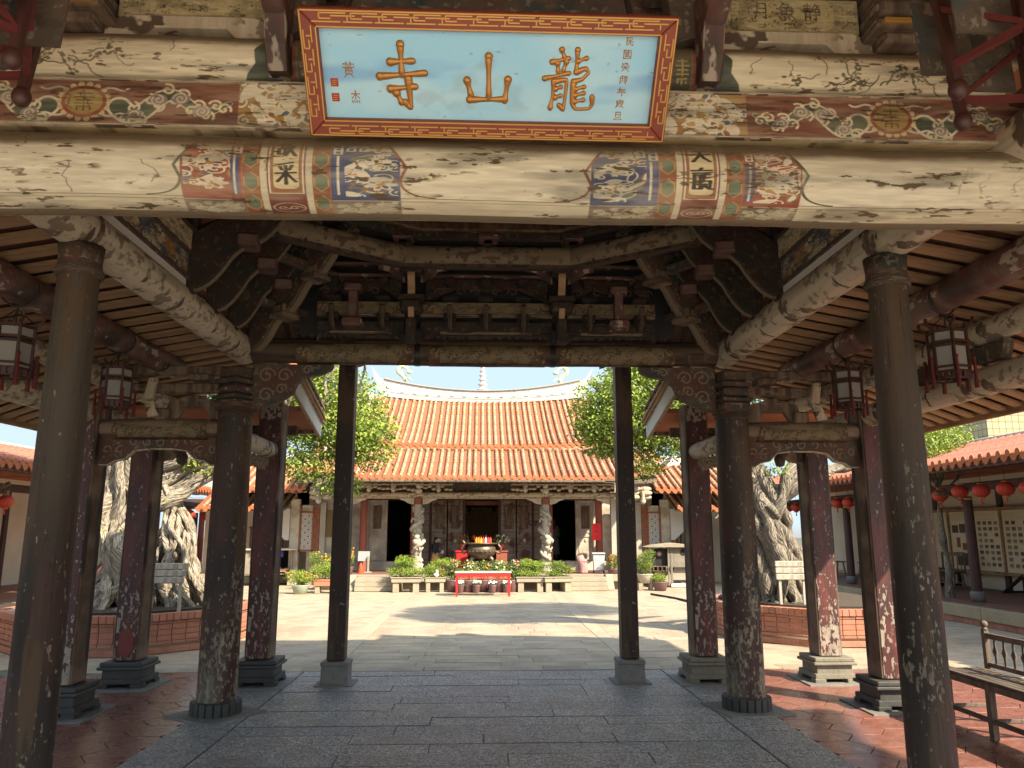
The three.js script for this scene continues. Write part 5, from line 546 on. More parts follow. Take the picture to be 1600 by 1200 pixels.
// ---------------------------------------------------------------- side corridors
const plaster = mat(W1, 0.9, { map: tex(256, 256, (u, v) => mix3([0.66, 0.60, 0.48], [0.52, 0.46, 0.36], fbm(u, v, 4, 4, 4, 1001)), 0.4, 0.4) }), darkRed = mat(W1, 0.6, { map: tex(128, 256, (u, v) => mix3([0.075, 0.028, 0.026], [0.045, 0.02, 0.02], fbm(u, v, 6, 20, 3, 1011))) }), floorRed = mat(W1, 0.6, { map: tex(256, 256, (u, v) => mix3([0.24, 0.12, 0.09], [0.17, 0.085, 0.065], fbm(u, v, 6, 6, 4, 1021))) }), ledge = mat(W1, 0.85, { map: granT([0.42, 0.34, 0.21], [0.30, 0.25, 0.17], 1031) });
const lanternRed = mat(W1, 0.6, { map: tex(128, 64, (u, v) => mul3([0.52, 0.05, 0.025], 0.75 + 0.25 * Math.abs(Math.sin(u * Math.PI * 14))), 1, 1) });
const lanternSrc = (() => { const o = new THREE.Group(); o.name = 'red_lantern'; o.userData = { category: 'lantern', group: 'red lanterns strung under the corridor eaves' }; part('lantern_body', ball(0.155, 0, 0, 0, 1, 0.82, 1, 22, 14), lanternRed, o); parts('lantern_cap', [lathe([[0, 0.12], [0.06, 0.12], [0.06, 0.145], [0, 0.145]], 14), lathe([[0, -0.145], [0.055, -0.145], [0.055, -0.12], [0, -0.12]], 14)], M.gold, o); part('lantern_tassel', [rod([0, -0.14, 0], [0, -0.25, 0], 0.012, 0.02, 6)], M.redGloss, o); part('hanging_wire', rod([0, 0.14, 0], [0, 0.36, 0], 0.004, 0.004, 5), M.iron, o); return o; })();
let lanternUsed = false;
function lantern(x, y, z, label, s = 1, g) { let o; if (!lanternUsed) { lanternUsed = true; o = lanternSrc; o.name = numbered('red_lantern'); scene.add(o); o.position.set(x, y, z); } else o = copy(lanternSrc, [x, y, z]); o.userData = { ...lanternSrc.userData, label, category: 'lantern', group: g || lanternSrc.userData.group }; o.scale.setScalar(s); o.rotation.y = rr(0, 6); return o; }
function corridor(s) {
  const R = s > 0, w = R ? 'of the corridor with picture boards' : 'of the corridor with the white door';
  const f = struct('corridor_floor', 'raised red tiled floor ' + w); part('floor_slab', bx(3.7, 0.30, 22.5, s * 10.95, 0.165, -16.2, 0.005), floorRed, f); for (let z = -5; z > -27.4; z -= 1.5) { piece('kerb_stone', bx(0.16, 0.215, 1.49, 0, 0, 0, 0.01), ledge, f, s * 9.02, 0.225, z - 0.75); for (let i = 0; i < 5; i++) if (z < -11 && z > -19) piece('brick', bx(0.1, 0.11, 0.292, 0, 0, 0, 0.005), brickM[i % 4], f, s * 9.02, 0.058, z - 0.15 - i * 0.3); }
  part('brick_course', bx(0.08, 0.11, 22, s * 9.04, 0.056, -16.2, 0), mortar, f);
  for (let i = 0; i < 8; i++) { const z = -10.1 - i * 2.63; const o = thing('corridor_column', ['first', 'second', 'third', 'fourth', 'fifth', 'sixth', 'seventh', 'eighth'][i] + ' dark red column from the near end ' + w, 'column', [s * 9.8, 0.33, z], 0, 'columns ' + w); part('shaft', rod([0, 0.18, 0], [0, 2.05, 0], 0.1, 0.09, 16), darkRed, o); part('column_foot', lathe([[0, 0], [0.13, 0], [0.135, 0.16], [0.12, 0.19], [0, 0.19]], 16), slabStone, o);
    part('bracket', [bx(0.6, 0.08, 0.08, -s * 0.35, 2.1, 0, 0.02), bar([-s * 0.1, 1.98, 0], [-s * 0.65, 2.28, 0], 0.06, 0.06)], M.brown, o); part('column_band', lathe([[0.1, 1.98], [0.105, 2.0], [0.1, 2.02]], 16), M.gold, o); }
  const wall = thing('corridor_wall', 'cream plaster back wall ' + w, 'wall', [s * 12.4, 0.3, -16.2]); part('plaster_wall', bx(0.2, 2.75, 22.5, 0, 1.375, 0, 0), plaster, wall); for (let i = 0; i < 8; i++) part('wall_post', bx(0.1, 2.4, 0.16, -s * 0.12, 1.2, 6.1 - i * 2.63, 0.01), darkRed, wall);
  const roof = thing('corridor_roof', 'low red tiled roof ' + w, 'roof', [s * 8.8, 2.86, -16.2]); const pf = (t) => [lerp(-1.9, 0, t), 0.60 * (1 - t) * (1 - t * 0.18)]; const zs = range(-10.8, 9.2, 84);
  tiled(roof, zs, pf, 8, (x) => 0.10 + 0.0022 * x * x * 0.3, R ? -Math.PI / 2 : Math.PI / 2, 0, 0, 0.06, barR); part('ridge', bx(0.22, 0.12, 22, s * 1.95, 0.72, 0, 0.02), M.white, roof); part('roof_deck', bar([s * 0.02, 0.02, 0], [s * 1.95, 0.56, 0], 22, 0.05), M.brown, roof); part('back_slope', bar([s * 2.0, 0.62, 0], [s * 4.0, 0.05, 0], 22, 0.08), panT, roof);
  part('eave_beam', [bx(0.14, 0.16, 22, s * 0.95, -0.30, 0, 0.02), bx(0.16, 0.2, 22, s * 1.0, 0.14, 0, 0.02), bx(0.05, 0.07, 22, s * 0.05, -0.02, 0, 0.01)], darkRed, roof); for (let z = -10.9; z < 11; z += 0.24) piece('rafter', bar([s * 0.04, 0.0, 0], [s * 1.9, 0.51, 0], 0.07, 0.05), M.rafter, roof, 0, -0.035, z);
}
corridor(1); corridor(-1);
let nthI = 0; const ORD = ['first', 'second', 'third', 'fourth', 'fifth', 'sixth', 'seventh', 'eighth', 'ninth', 'tenth', 'eleventh', 'twelfth', 'thirteenth', 'fourteenth', 'fifteenth', 'sixteenth', 'seventeenth', 'eighteenth'], nth = () => ORD[nthI++];
for (const [z, y] of [[-13.0, 2.43], [-13.6, 2.44], [-14.29, 2.44], [-14.94, 2.46], [-15.61, 2.41], [-16.4, 2.4], [-17.58, 2.38], [-18.3, 2.4], [-19.0, 2.4], [-19.62, 2.41], [-20.27, 2.42], [-20.84, 2.42], [-22.3, 2.4], [-22.97, 2.38], [-23.6, 2.38], [-24.3, 2.36], [-25.0, 2.35]]) lantern(9.4, y, z, nth() + ' red paper lantern from the near end of the row before the picture boards', 1, 'red lanterns of the corridor with picture boards');
nthI = 0;
for (const [z, y] of [[-13.2, 2.3], [-14.5, 2.25], [-15.7, 2.26], [-16.9, 2.25], [-24.39, 2.16], [-25.0, 2.2], [-25.55, 2.22], [-26.84, 2.18]]) lantern(-9.4, y, z, nth() + ' red paper lantern from the near end of the row by the white door', 1, 'red lanterns of the corridor with the white door');
for (const s of [-1, 1]) { const o = thing('lantern_cable', 'thin cable carrying the red lanterns ' + (s > 0 ? 'before the picture boards' : 'by the white door'), 'cable', [s * 9.4, 2.76, 0]); part('cable', sweep(range(-12.4, -26.9, 60).map((z, i) => [0, 0.02 * Math.sin(i * 0.9), z]), 0.006, 5), M.iron, o); }

// ---------------------------------------------------------------- main hall
const hallBrick = [0, 1].map((i) => mat(W1, 0.85, { map: tex(128, 128, (u, v) => mix3([[0.36, 0.13, 0.07], [0.42, 0.17, 0.10]][i], [0.28, 0.11, 0.07], fbm(u, v, 4, 4, 3, 1101 + i)), 3, 3) })), oldPanel = mat(W1, 0.8, { map: tex(512, 512, (u, v) => { const g = woodNoise(u, v, 1111), f = fbm(u, v, 5, 5, 4, 1115); return mix3(mix3([0.30, 0.25, 0.19], [0.17, 0.13, 0.10], smoothstep(g, 0.3, 0.7)), [0.10, 0.045, 0.035], smoothstep(f, 0.55, 0.72)); }, 0.8, 0.8), bumpMap: grain, bumpScale: 0.004 }), dirtyWhite = mat(W1, 0.9, { map: tex(256, 256, (u, v) => mix3([0.60, 0.54, 0.44], [0.36, 0.31, 0.25], smoothstep(fbm(u, v, 5, 5, 4, 1121), 0.4, 0.75)), 0.6, 0.6), bumpMap: rough, bumpScale: 0.006 }), ridgeM = mat(W1, 0.9, { map: tex(512, 256, (u, v) => { const f = fbm(u, v, 20, 10, 4, 1131); return mix3([0.60, 0.58, 0.53], [0.27, 0.28, 0.27], smoothstep(f, 0.6, 0.75) * 0.7); }, 0.5, 0.8), bumpMap: rough, bumpScale: 0.01 });
{ const o = struct('hall_terrace', 'stone terrace with a red tiled floor before the main hall'); part('terrace_core', bx(9.6, 0.40, 3.6, 0, 0.2, -25.2, 0), midStone, o); part('terrace_floor', bx(9.5, 0.03, 3.5, 0, 0.415, -25.2, 0), floorRed, o);
  for (let i = 0; i < 8; i++) piece('edge_stone', bx(1.2, 0.2, 0.3, 0, 0, 0, 0.015), midStone, o, -4.22 + i * 1.206, 0.33, -23.32); part('door_plinth', bx(8.6, 0.3, 0.5, 0, 0.56, -26.1, 0.02), dirtyWhite, o);
  for (const s of [-1, 1]) for (let i = 0; i < 3; i++) piece('step', bx(1.08, 0.125, 0.2 + 0.2 * (3 - i), 0, 0, 0, 0.015), midStone, o, s * 3.06, 0.07 + i * 0.125, -23.05 + 0.06 * i + 0.1);
  for (const s of [-1, 1]) for (const q of [-1, 1]) piece('step_cheek', extr([[-0.02, 0], [0.55, 0], [0.55, 0.06], [0.15, 0.44], [-0.02, 0.44]], 0.2, 0.01).rotateY(-Math.PI / 2), midStone, o, s * 3.06 + q * 0.66, 0.004, -23.2); }
const hallBrickG = bx(0.1, 0.068, 0.06, 0, 0, 0, 0.004);
const hall = thing('main_hall', 'main temple hall with two tiers of orange tiled roof and a white swallowtail ridge', 'temple hall', [0, 0, 0]);
{ const low = thing, pfU = (t) => [lerp(-29.4, -25.15, t), 6.60 - 2.18 * (1 - Math.pow(1 - t, 1.22))], pfL = (t) => [lerp(-25.35, -22.85, t), 4.36 - 1.11 * (1 - Math.pow(1 - t, 1.12))];
  const up = new THREE.Group(); up.name = 'upper_roof'; hall.add(up); tiled(up, range(-4.2, 4.2, 39), pfU, 20, (x) => 0.010 * x * x, 0, 0, 0); const lo = new THREE.Group(); lo.name = 'lower_roof'; hall.add(lo); const lift = (x) => Math.abs(x) > 3.2 ? 0.07 * Math.pow(Math.abs(x) - 3.2, 2) : 0; tiled(lo, range(-5.3, 5.3, 49), pfL, 11, lift, 0, 0, 0);
  const deck = (pf, w, y0, y1, n) => { const a = [], b = []; for (let i = 0; i <= 10; i++) { const [z, y] = pf(i / 10); a.push([-z, y + y0]); b.push([-z, y + y1]); } return extr([...a, ...b.reverse()], w, 0).rotateY(Math.PI / 2); };
  part('roof_deck', deck(pfU, 8.6, -0.2, -0.07), M.brown, up); part('roof_deck', deck(pfL, 10.4, -0.16, -0.07), M.brown, lo); part('roof_back', bar([0, 6.4, -29.4], [0, 3.2, -36], 10, 0.2), panT, up); part('tile_step', bx(8.6, 0.12, 0.12, 0, 4.37, -25.2, 0.01), barT, up);
  part('eave_board', [...range(-5.2, 5.2, 21).slice(0, -1).map((x) => bx(0.525, 0.07, 0.04, x + 0.26, 3.145 + lift(x + 0.26), -22.83, 0.008))], M.brown, lo);
  for (const s of [-1, 1]) { part('hip_ridge', sweep([[s * 4.32, 6.8, -29.4], [s * 4.34, 5.4, -27.4], [s * 4.40, 4.75, -25.5], [s * 4.5, 4.75, -24.9]], [0.16, 0.15, 0.13, 0.08], 10), ridgeM, up); part('hip_ridge', sweep([[s * 5.0, 4.45, -25.3], [s * 5.25, 3.75, -23.8], [s * 5.38, 3.6, -22.9], [s * 5.6, 3.85, -22.5]], [0.13, 0.11, 0.09, 0.03], 10), ridgeM, lo); part('gable_wall', bx(0.3, 3.4, 7.5, s * 4.35, 4.2, -30), plaster, up); }
  // ridge: sagging white band rising to swallowtails
  const ry = (x) => 6.55 + 0.016 * x * x, th = (x) => 0.48 + 0.016 * x * x, xs = range(-3.8, 3.8, 40), tip = (k, w) => [[k * 4.02, 7.05 + w * 0.05], [k * 4.30, 7.95], [k * 3.98, 7.50 - w * 0.05]];
  const band = (y0, y1, d, z, tail) => extr([...xs.map((x) => [x, ry(x) + y0 * th(x)]), ...(tail ? tip(1, 0) : []), ...xs.slice().reverse().map((x) => [x, ry(x) + y1 * th(x)]), ...(tail ? tip(-1, 0).reverse() : [])], d, 0.01).translate(0, 0, z);
  const rg2 = new THREE.Group(); rg2.name = 'ridge'; hall.add(rg2); part('ridge_band', band(0, 0.93, 0.34, -29.5, 1), ridgeM, rg2); part('ridge_cap', band(0.93, 1.02, 0.44, -29.5), mat([0.30, 0.29, 0.26], 0.9), rg2); part('ridge_moulding', [band(0.27, 0.31, 0.38, -29.5), band(0.84, 0.87, 0.38, -29.5)], mat([0.4, 0.38, 0.34], 0.9), rg2);
  const ferns = []; for (let i = 0; i < 26; i++) { const x = rr(-3.3, 3.3), y = ry(x) + 0.40 * 0.57; for (let k = 0; k < 3; k++) ferns.push(ball(0.05, x + rr(-0.09, 0.09), y + rr(-0.06, 0.06), -29.33, 1.6, 0.6, 0.3, 7, 5)); } part('ridge_relief', ferns, mat([0.52, 0.50, 0.44], 0.9), rg2);
  part('ridge_relief_leaf', [...Array(14)].map((_, i) => { const x = -3.1 + i * 0.48; return ball(0.045, x, ry(x) + 0.22, -29.32, 2.2, 0.7, 0.3, 7, 5); }), mat([0.20, 0.28, 0.27], 0.8), rg2);
  part('pagoda', lathe([[0, 7.0], [0.22, 7.02], [0.22, 7.12], [0.13, 7.14], [0.13, 7.26], [0.19, 7.28], [0.11, 7.34], [0.11, 7.45], [0.17, 7.47], [0.1, 7.53], [0.1, 7.63], [0.15, 7.65], [0.085, 7.71], [0.085, 7.8], [0.13, 7.82], [0.07, 7.88], [0.07, 7.96], [0.1, 7.98], [0.03, 8.05], [0.02, 8.35], [0, 8.4]], 10, 0, 0, -29.5), ridgeM, rg2);
  for (const s of [-1, 1]) { const dr = spline([[s * 3.25, 7.32, -29.5], [s * 3.0, 7.42, -29.45], [s * 3.12, 7.62, -29.5], [s * 3.3, 7.8, -29.5], [s * 3.18, 8.0, -29.5], [s * 2.95, 7.88, -29.45], [s * 2.85, 7.74, -29.4]], 30); const d = part('ridge_dragon', [sweep(dr, (t) => 0.035 + 0.05 * Math.sin(Math.min(1, t * 1.2) * 3), 8), ball(0.09, s * 2.85, 7.75, -29.4, 1.3, 0.9, 0.9), ...[4, 8, 12, 16, 20, 24].map((i) => extr([[0, 0], [0.1, 0.03], [0.02, 0.14]], 0.02, 0).translate(dr[i].x, dr[i].y + 0.03, dr[i].z)), sweep([[s * 3.05, 7.45, -29.4], [s * 2.85, 7.5, -29.3], [s * 2.75, 7.38, -29.3]], 0.03, 6), sweep([[s * 3.2, 7.95, -29.5], [s * 3.35, 8.1, -29.5], [s * 3.28, 8.22, -29.5]], 0.025, 6)], mat([0.52, 0.55, 0.34], 0.7), rg2); }
}
{ // hall front
  const wallZ = -26.1, box3 = (n, x0, x1, y0, y1, z, d, m) => part(n, bx(x1 - x0, y1 - y0, d, (x0 + x1) / 2, (y0 + y1) / 2, z, 0.008), m, hall);
  box3('lintel', -4.3, 4.3, 2.70, 3.1, wallZ, 0.24, darkRed); for (const q of [-1, 1]) part('corner_infill', bx(1.8, 1.1, 0.1, q * 5.3, 2.75, wallZ - 0.35, 0), plaster, hall); box3('upper_wall', -4.4, 4.4, 3.1, 4.3, wallZ, 0.2, M.brown);
  for (const s of [-1, 1]) {
    const X0 = (a, b) => s > 0 ? [a, b] : [-b, -a];
    const panel = (a, b, mats = oldPanel) => { const [p, q] = X0(a, b), w = q - p, c = (p + q) / 2; const d = part('door_panel', bx(w, 2.0, 0.06, c, 1.71, wallZ + 0.05, 0.006), mats, hall);
      part('panel_frame', [bx(w * 0.14, 1.98, 0.03, p + w * 0.09, 1.71, wallZ + 0.09), bx(w * 0.14, 1.98, 0.03, q - w * 0.09, 1.71, wallZ + 0.09), ...[2.66, 1.66, 1.52, 0.78].map((y) => bx(w * 0.66, 0.07, 0.03, c, y, wallZ + 0.09))], mats, d);
      part('carved_inset', [bx(w * 0.46, 0.72, 0.03, c, 2.14, wallZ + 0.085)], M.brown, d); part('inset_rim', [bx(w * 0.5, 0.02, 0.04, c, 2.51, wallZ + 0.09), bx(w * 0.5, 0.02, 0.04, c, 1.77, wallZ + 0.09), bx(0.02, 0.74, 0.04, c - w * 0.24, 2.14, wallZ + 0.09), bx(0.02, 0.74, 0.04, c + w * 0.24, 2.14, wallZ + 0.09)], M.red, d); part('relief_figure', [ball(0.05, c, 1.38, wallZ + 0.09, 1, 1.2, 0.5), extr([[-w * 0.2, 0.88], [w * 0.2, 0.88], [w * 0.17, 1.15], [w * 0.08, 1.32], [-w * 0.08, 1.32], [-w * 0.17, 1.15]], 0.03, 0.008).translate(0, 0, wallZ + 0.09)], dirtyWhite, d); };
    panel(0.63, 1.13); panel(1.16, 1.66); panel(3.2, 3.72, dirtyWhite);
    const b2 = (n, a, b, y0, y1, z, d, m) => { const [p, q] = X0(a, b); return box3(n, p, q, y0, y1, z, d, m); };
    b2('door_jamb', 0.55, 0.63, 0.71, 2.7, wallZ + 0.02, 0.16, darkRed); b2('door_jamb', 1.66, 1.74, 0.71, 2.7, wallZ + 0.02, 0.16, darkRed); b2('inner_wall', 1.74, 2.28, 0.71, 2.7, wallZ, 0.1, oldPanel); b2('door_jamb', 2.28, 2.35, 0.71, 2.7, wallZ + 0.02, 0.16, M.red); b2('door_jamb', 3.13, 3.2, 0.71, 2.7, wallZ + 0.02, 0.16, dirtyWhite); b2('inner_wall', 3.72, 4.3, 0.71, 2.7, wallZ - 0.02, 0.1, dirtyWhite); b2('wall_post', 3.78, 3.9, 0.45, 2.7, wallZ + 0.25, 0.12, paleStone);
    part('red_pillar', [rod([s * 2.16, 0.6, -25.3], [s * 2.16, 2.75, -25.3], 0.14, 0.13, 16), rod([s * 3.72, 0.45, -24.75], [s * 3.72, 2.75, -24.75], 0.12, 0.11, 16)], M.redPillar, hall);
    part('square_post', bx(0.2, 2.3, 0.2, s * 4.12, 1.55, -24.3, 0.015), paleStone, hall); part('post_base', bx(0.32, 0.24, 0.32, s * 4.12, 0.5, -24.3, 0.03), midStone, hall);
    // side walls with lattice windows
    b2('side_wall', 4.5, 5.12, 0.0, 2.75, -25.55, 0.2, dirtyWhite); b2('wall_panel', 4.62, 5.0, 1.5, 2.35, -25.43, 0.05, M.gold2); b2('wall_base', 4.3, 5.6, 0, 1.05, -25.42, 0.08, midStone); b2('stone_pier', 5.02, 5.2, 0, 2.6, -25.4, 0.14, paleStone);
    const bw = new THREE.Group(); bw.name = 'brick_panel'; hall.add(bw); for (let r = 0; r < 18; r++) for (let c = 0; c < 2; c++) piece('brick', hallBrickG, hallBrick[(r * 3 + c * 5 + (r >> 1)) & 1], bw, s * (5.27 + c * 0.105 + (r & 1 ? 0.01 : 0)), 1.10 + r * 0.078, -25.44); part('mortar_bed', bx(0.24, 1.46, 0.06, s * 5.32, 1.77, -25.49, 0), mortar, bw);
    const lw = new THREE.Group(); lw.name = 'lattice_window'; hall.add(lw); const [lx] = [s * 5.63]; part('window_frame', [bx(0.06, 1.42, 0.08, lx - 0.2, 1.75, -25.42), bx(0.06, 1.42, 0.08, lx + 0.2, 1.75, -25.42), bx(0.46, 0.07, 0.08, lx, 1.07, -25.42), bx(0.46, 0.05, 0.08, lx, 2.28, -25.42)], hallBrick[0], lw); part('window_back', bx(0.36, 1.2, 0.02, lx, 1.68, -25.5), M.black, lw); part('white_plate', bx(0.34, 0.2, 0.04, lx, 2.41, -25.43), dirtyWhite, lw);
    const lat = []; for (let i = 0; i < 11; i++) for (let j = 0; j < 3; j++) { const y = 1.14 + i * 0.108, x = lx - 0.115 + j * 0.115, d = (i + j) & 1 ? 1 : -1; for (const k of [-0.04, 0, 0.04]) { const h = k ? 0.036 : 0.056; const zz = -25.42 + (d > 0 ? 0.004 : 0) + (k ? 0.002 : 0); lat.push(bar([x - h + k * 0.7, y - d * h - d * k * 0.7, zz], [x + h + k * 0.7, y + d * h - d * k * 0.7, zz], 0.015, 0.03)); } } part('lattice', lat, M.white, lw);
    b2('corner_wall', 5.86, 6.15, 0, 2.7, -25.45, 0.2, dirtyWhite); b2('far_wall', 5.8, 9.2, 0, 3.9, -26.5, 0.2, plaster); part('gable_brace', [extr([[0, 0], [1.1, 0], [1.1, -0.12], [0.12, -1.0], [0, -1.0]], 0.08).rotateY(s > 0 ? 0 : Math.PI).translate(s * 6.15, 2.4, -25.3)], M.white, hall);
    for (let i = 0; i < 9; i++) part('window_slat', bx(0.05, 1.0, 0.05, s * (6.55 + i * 0.13), 1.3, -26.1, 0.01), i % 3 ? M.red : M.redGloss, hall); part('slat_rail', [bx(1.2, 0.06, 0.07, s * 7.05, 0.82, -26.1), bx(1.2, 0.06, 0.07, s * 7.05, 1.8, -26.1)], M.red, hall);
    // brackets at the ends of the front beam
    part('beam_bracket', [1, -1].flatMap((d) => [extr([[0, 0], [0.46, 0], [0.44, -0.05], [0.3, -0.09], [0.22, -0.15], [0.1, -0.19], [0, -0.2]], 0.1).rotateY(d > 0 ? 0 : Math.PI).translate(s * 1.98 + d * 0.13, 2.70, -24.3)]).concat([extr([[0, 0], [0.42, 0], [0.4, -0.05], [0.25, -0.1], [0.1, -0.18], [0, -0.2]], 0.1).rotateY(s > 0 ? Math.PI : 0).translate(s * 4.0, 2.70, -24.3)]), dirtyWhite, hall);
    // corner clusters of brackets
    part('corner_brackets', [...Array(9)].map((_, i) => ball(0.14, s * (4.4 + (i % 3) * 0.36), 2.72 + Math.floor(i / 3) * 0.13, -24.2 + 0.1 * (i % 2), 1.5, 0.6, 0.8, 9, 6)), M.cream, hall); part('bracket_pendant', [4.45, 5.0].map((x) => lathe([[0, 2.5], [0.06, 2.53], [0.09, 2.6], [0.06, 2.68], [0.04, 2.9], [0, 2.9]], 10, s * x, 0, -24.0)), dirtyWhite, hall);
    // wing roofs
    const wr = new THREE.Group(); wr.name = 'wing_roof'; hall.add(wr); tiled(wr, range(5.5, 7.9, 12).map((x) => s * x), (t) => [lerp(-26.4, -24.1, t), 3.9 - 0.95 * t], 9, (x) => 0.02 * Math.abs(Math.abs(x) - 6.6), 0); tiled(wr, range(6.2, 8.6, 12).map((x) => s * x), (t) => [lerp(-25.7, -24.3, t), 2.95 - 0.55 * t], 6, (x) => 0.0, 0); part('wing_ridge', [bx(2.8, 0.35, 0.25, s * 6.7, 4.05, -26.5, 0.03), bx(2.6, 0.16, 0.2, s * 7.4, 3.02, -25.8, 0.03)], ridgeM, wr); part('wing_deck', [bar([s * 6.7, 3.82, -26.4], [s * 6.7, 2.87, -24.15], 2.6, 0.05), bar([s * 7.4, 2.87, -25.7], [s * 7.4, 2.32, -24.35], 2.6, 0.05)], M.brown, wr);
  }
  // front beam, frieze, brackets, dragon columns
  part('front_beam', [sweep([[-4.2, 2.80, -24.3], [0, 2.80, -24.3], [4.2, 2.80, -24.3]], 0.085, 14), bx(8.3, 0.05, 0.1, 0, 2.70, -24.3)], M.cream, hall); part('frieze_board', bx(8.4, 0.32, 0.05, 0, 3.06, -24.45), M.carved, hall);
  const fz = []; for (let i = 0; i < 64; i++) { const x = -4.1 + i * 0.13; if (Math.abs(x) < 0.95) continue; fz.push(ball(0.07, x, 2.99 + rr(-0.05, 0.07), -24.2, 1.2, rr(0.5, 0.9), 0.6, 7, 5), bar([x - 0.07, 3.1, -24.15], [x + 0.07, 3.12 + rr(-0.03, 0.03), -24.12], 0.05, 0.04)); } part('carved_frieze', fz, M.cream, hall);
  for (const x of [-3.5, -2.75, -1.35, -0.45, 0.45, 1.35, 2.75, 3.5]) part('bracket_pendant', Math.abs(x) < 1 ? [bx(0.04, 0.22, 0.08, x, 3.02, -24.2), bx(0.1, 0.04, 0.08, x, 3.05, -24.2)] : [lathe([[0, 2.86], [0.05, 2.88], [0.075, 2.94], [0.05, 3.0], [0.085, 3.05], [0.085, 3.15], [0, 3.15]], 10, x, 0, -24.12)], Math.abs(x) < 1 ? M.brown : dirtyWhite, hall);
  for (const s of [-1, 1]) { const g = [rod([0, 0.72, 0], [0, 2.5, 0], 0.125, 0.12, 14)]; const P = []; for (let i = 0; i <= 110; i++) { const t = i / 110, a = s * (t * 15.5 + 0.6), r = 0.15 + 0.035 * Math.sin(t * 23); P.push([Math.cos(a) * r, 0.8 + t * 1.62, Math.sin(a) * r]); } g.push(sweep(P, (t) => (0.045 + 0.03 * Math.sin(t * 3.1)) * (1 + 0.12 * Math.sin(t * 90)), 8)); for (let i = 0; i < 46; i++) { const a = rr(0, 6.28), y = rr(0.75, 2.45); g.push(ball(rr(0.03, 0.07), Math.cos(a) * 0.14, y, Math.sin(a) * 0.14, 1, rr(0.6, 1.4), 1, 7, 5)); } g.push(ball(0.1, s * 0.05, 1.36, 0.16, 1, 1.1, 1), ball(0.08, s * 0.02, 1.5, 0.18), sweep([[0.05, 1.2, 0.15], [0.14, 1.1, 0.2], [0.18, 1.2, 0.16]], 0.03, 6), sweep([[-0.05, 2.0, 0.15], [-0.16, 2.08, 0.18], [-0.19, 1.96, 0.14]], 0.03, 6));
    const c = new THREE.Group(); c.name = 'dragon_column'; c.position.set(s * 1.98, 0, -24.3); hall.add(c); part('carved_shaft', g, paleStone, c); part('column_base', lathe([[0, 0.42], [0.2, 0.42], [0.22, 0.52], [0.17, 0.6], [0.2, 0.68], [0.14, 0.74], [0, 0.74]], 16), paleStone, c); part('red_block', bx(0.2, 0.22, 0.2, 0, 2.6, 0, 0.02), M.redPillar, c); part('column_head', [ball(0.12, 0, 2.92, 0.06, 1, 0.8, 0.8), ball(0.09, 0, 3.06, 0.06)], dirtyWhite, c); }
  // dark interior with the altar
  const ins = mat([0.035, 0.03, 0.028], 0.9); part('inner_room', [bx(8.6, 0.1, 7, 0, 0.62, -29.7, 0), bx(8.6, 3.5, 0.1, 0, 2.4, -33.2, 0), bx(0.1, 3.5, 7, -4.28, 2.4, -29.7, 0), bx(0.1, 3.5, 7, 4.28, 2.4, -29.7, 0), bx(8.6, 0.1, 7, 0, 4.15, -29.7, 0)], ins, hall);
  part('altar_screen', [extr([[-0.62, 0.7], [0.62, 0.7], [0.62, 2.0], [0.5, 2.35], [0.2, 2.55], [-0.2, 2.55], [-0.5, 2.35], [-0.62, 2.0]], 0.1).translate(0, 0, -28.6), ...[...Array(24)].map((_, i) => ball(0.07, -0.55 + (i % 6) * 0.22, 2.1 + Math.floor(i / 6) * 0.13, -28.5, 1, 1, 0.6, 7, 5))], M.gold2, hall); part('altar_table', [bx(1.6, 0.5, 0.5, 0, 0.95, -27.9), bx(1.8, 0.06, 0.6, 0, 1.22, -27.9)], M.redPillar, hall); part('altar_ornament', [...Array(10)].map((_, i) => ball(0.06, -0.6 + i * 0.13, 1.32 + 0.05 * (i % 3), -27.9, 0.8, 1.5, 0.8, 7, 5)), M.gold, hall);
  part('hanging_cloth', bx(1.2, 0.14, 0.03, 0, 2.62, -26.6), mat([0.25, 0.1, 0.05], 0.9), hall);
}
tag(hall, 'main temple hall with two tiers of orange tiled roof and a white swallowtail ridge', 'temple hall');
// distant building with a tiled facade
{ const o = thing('distant_building', 'tall pale yellow building with a small square tile grid beyond the corridor roof', 'building', [33, 0, -33]); const [c, g] = CV(512, 512, '#a59b76'); for (let i = 0; i < 24; i++) for (let j = 0; j < 24; j++) { g.fillStyle = ['#b3a883', '#aa9f79', '#b8ae8a', '#ada27c'][(i * 7 + j * 13 + i * j) & 3]; g.fillRect(i * 21.33 + 1.5, j * 21.33 + 1.5, 18.6, 18.6); } g.strokeStyle = '#6b664e'; g.lineWidth = 2.2; for (let i = 0; i <= 24; i++) { g.beginPath(); g.moveTo(i * 21.33, 0); g.lineTo(i * 21.33, 512); g.moveTo(0, i * 21.33); g.lineTo(512, i * 21.33); g.stroke(); } const t = cvTex(c); t.repeat.set(0.16, 0.16); part('tiled_facade', bx(28, 13, 10, 0, 6.5, 0, 0), mat(W1, 0.6, { map: t }), o); part('parapet', bx(28.4, 0.5, 10.4, 0, 13.2, 0, 0.03), M.white, o); }

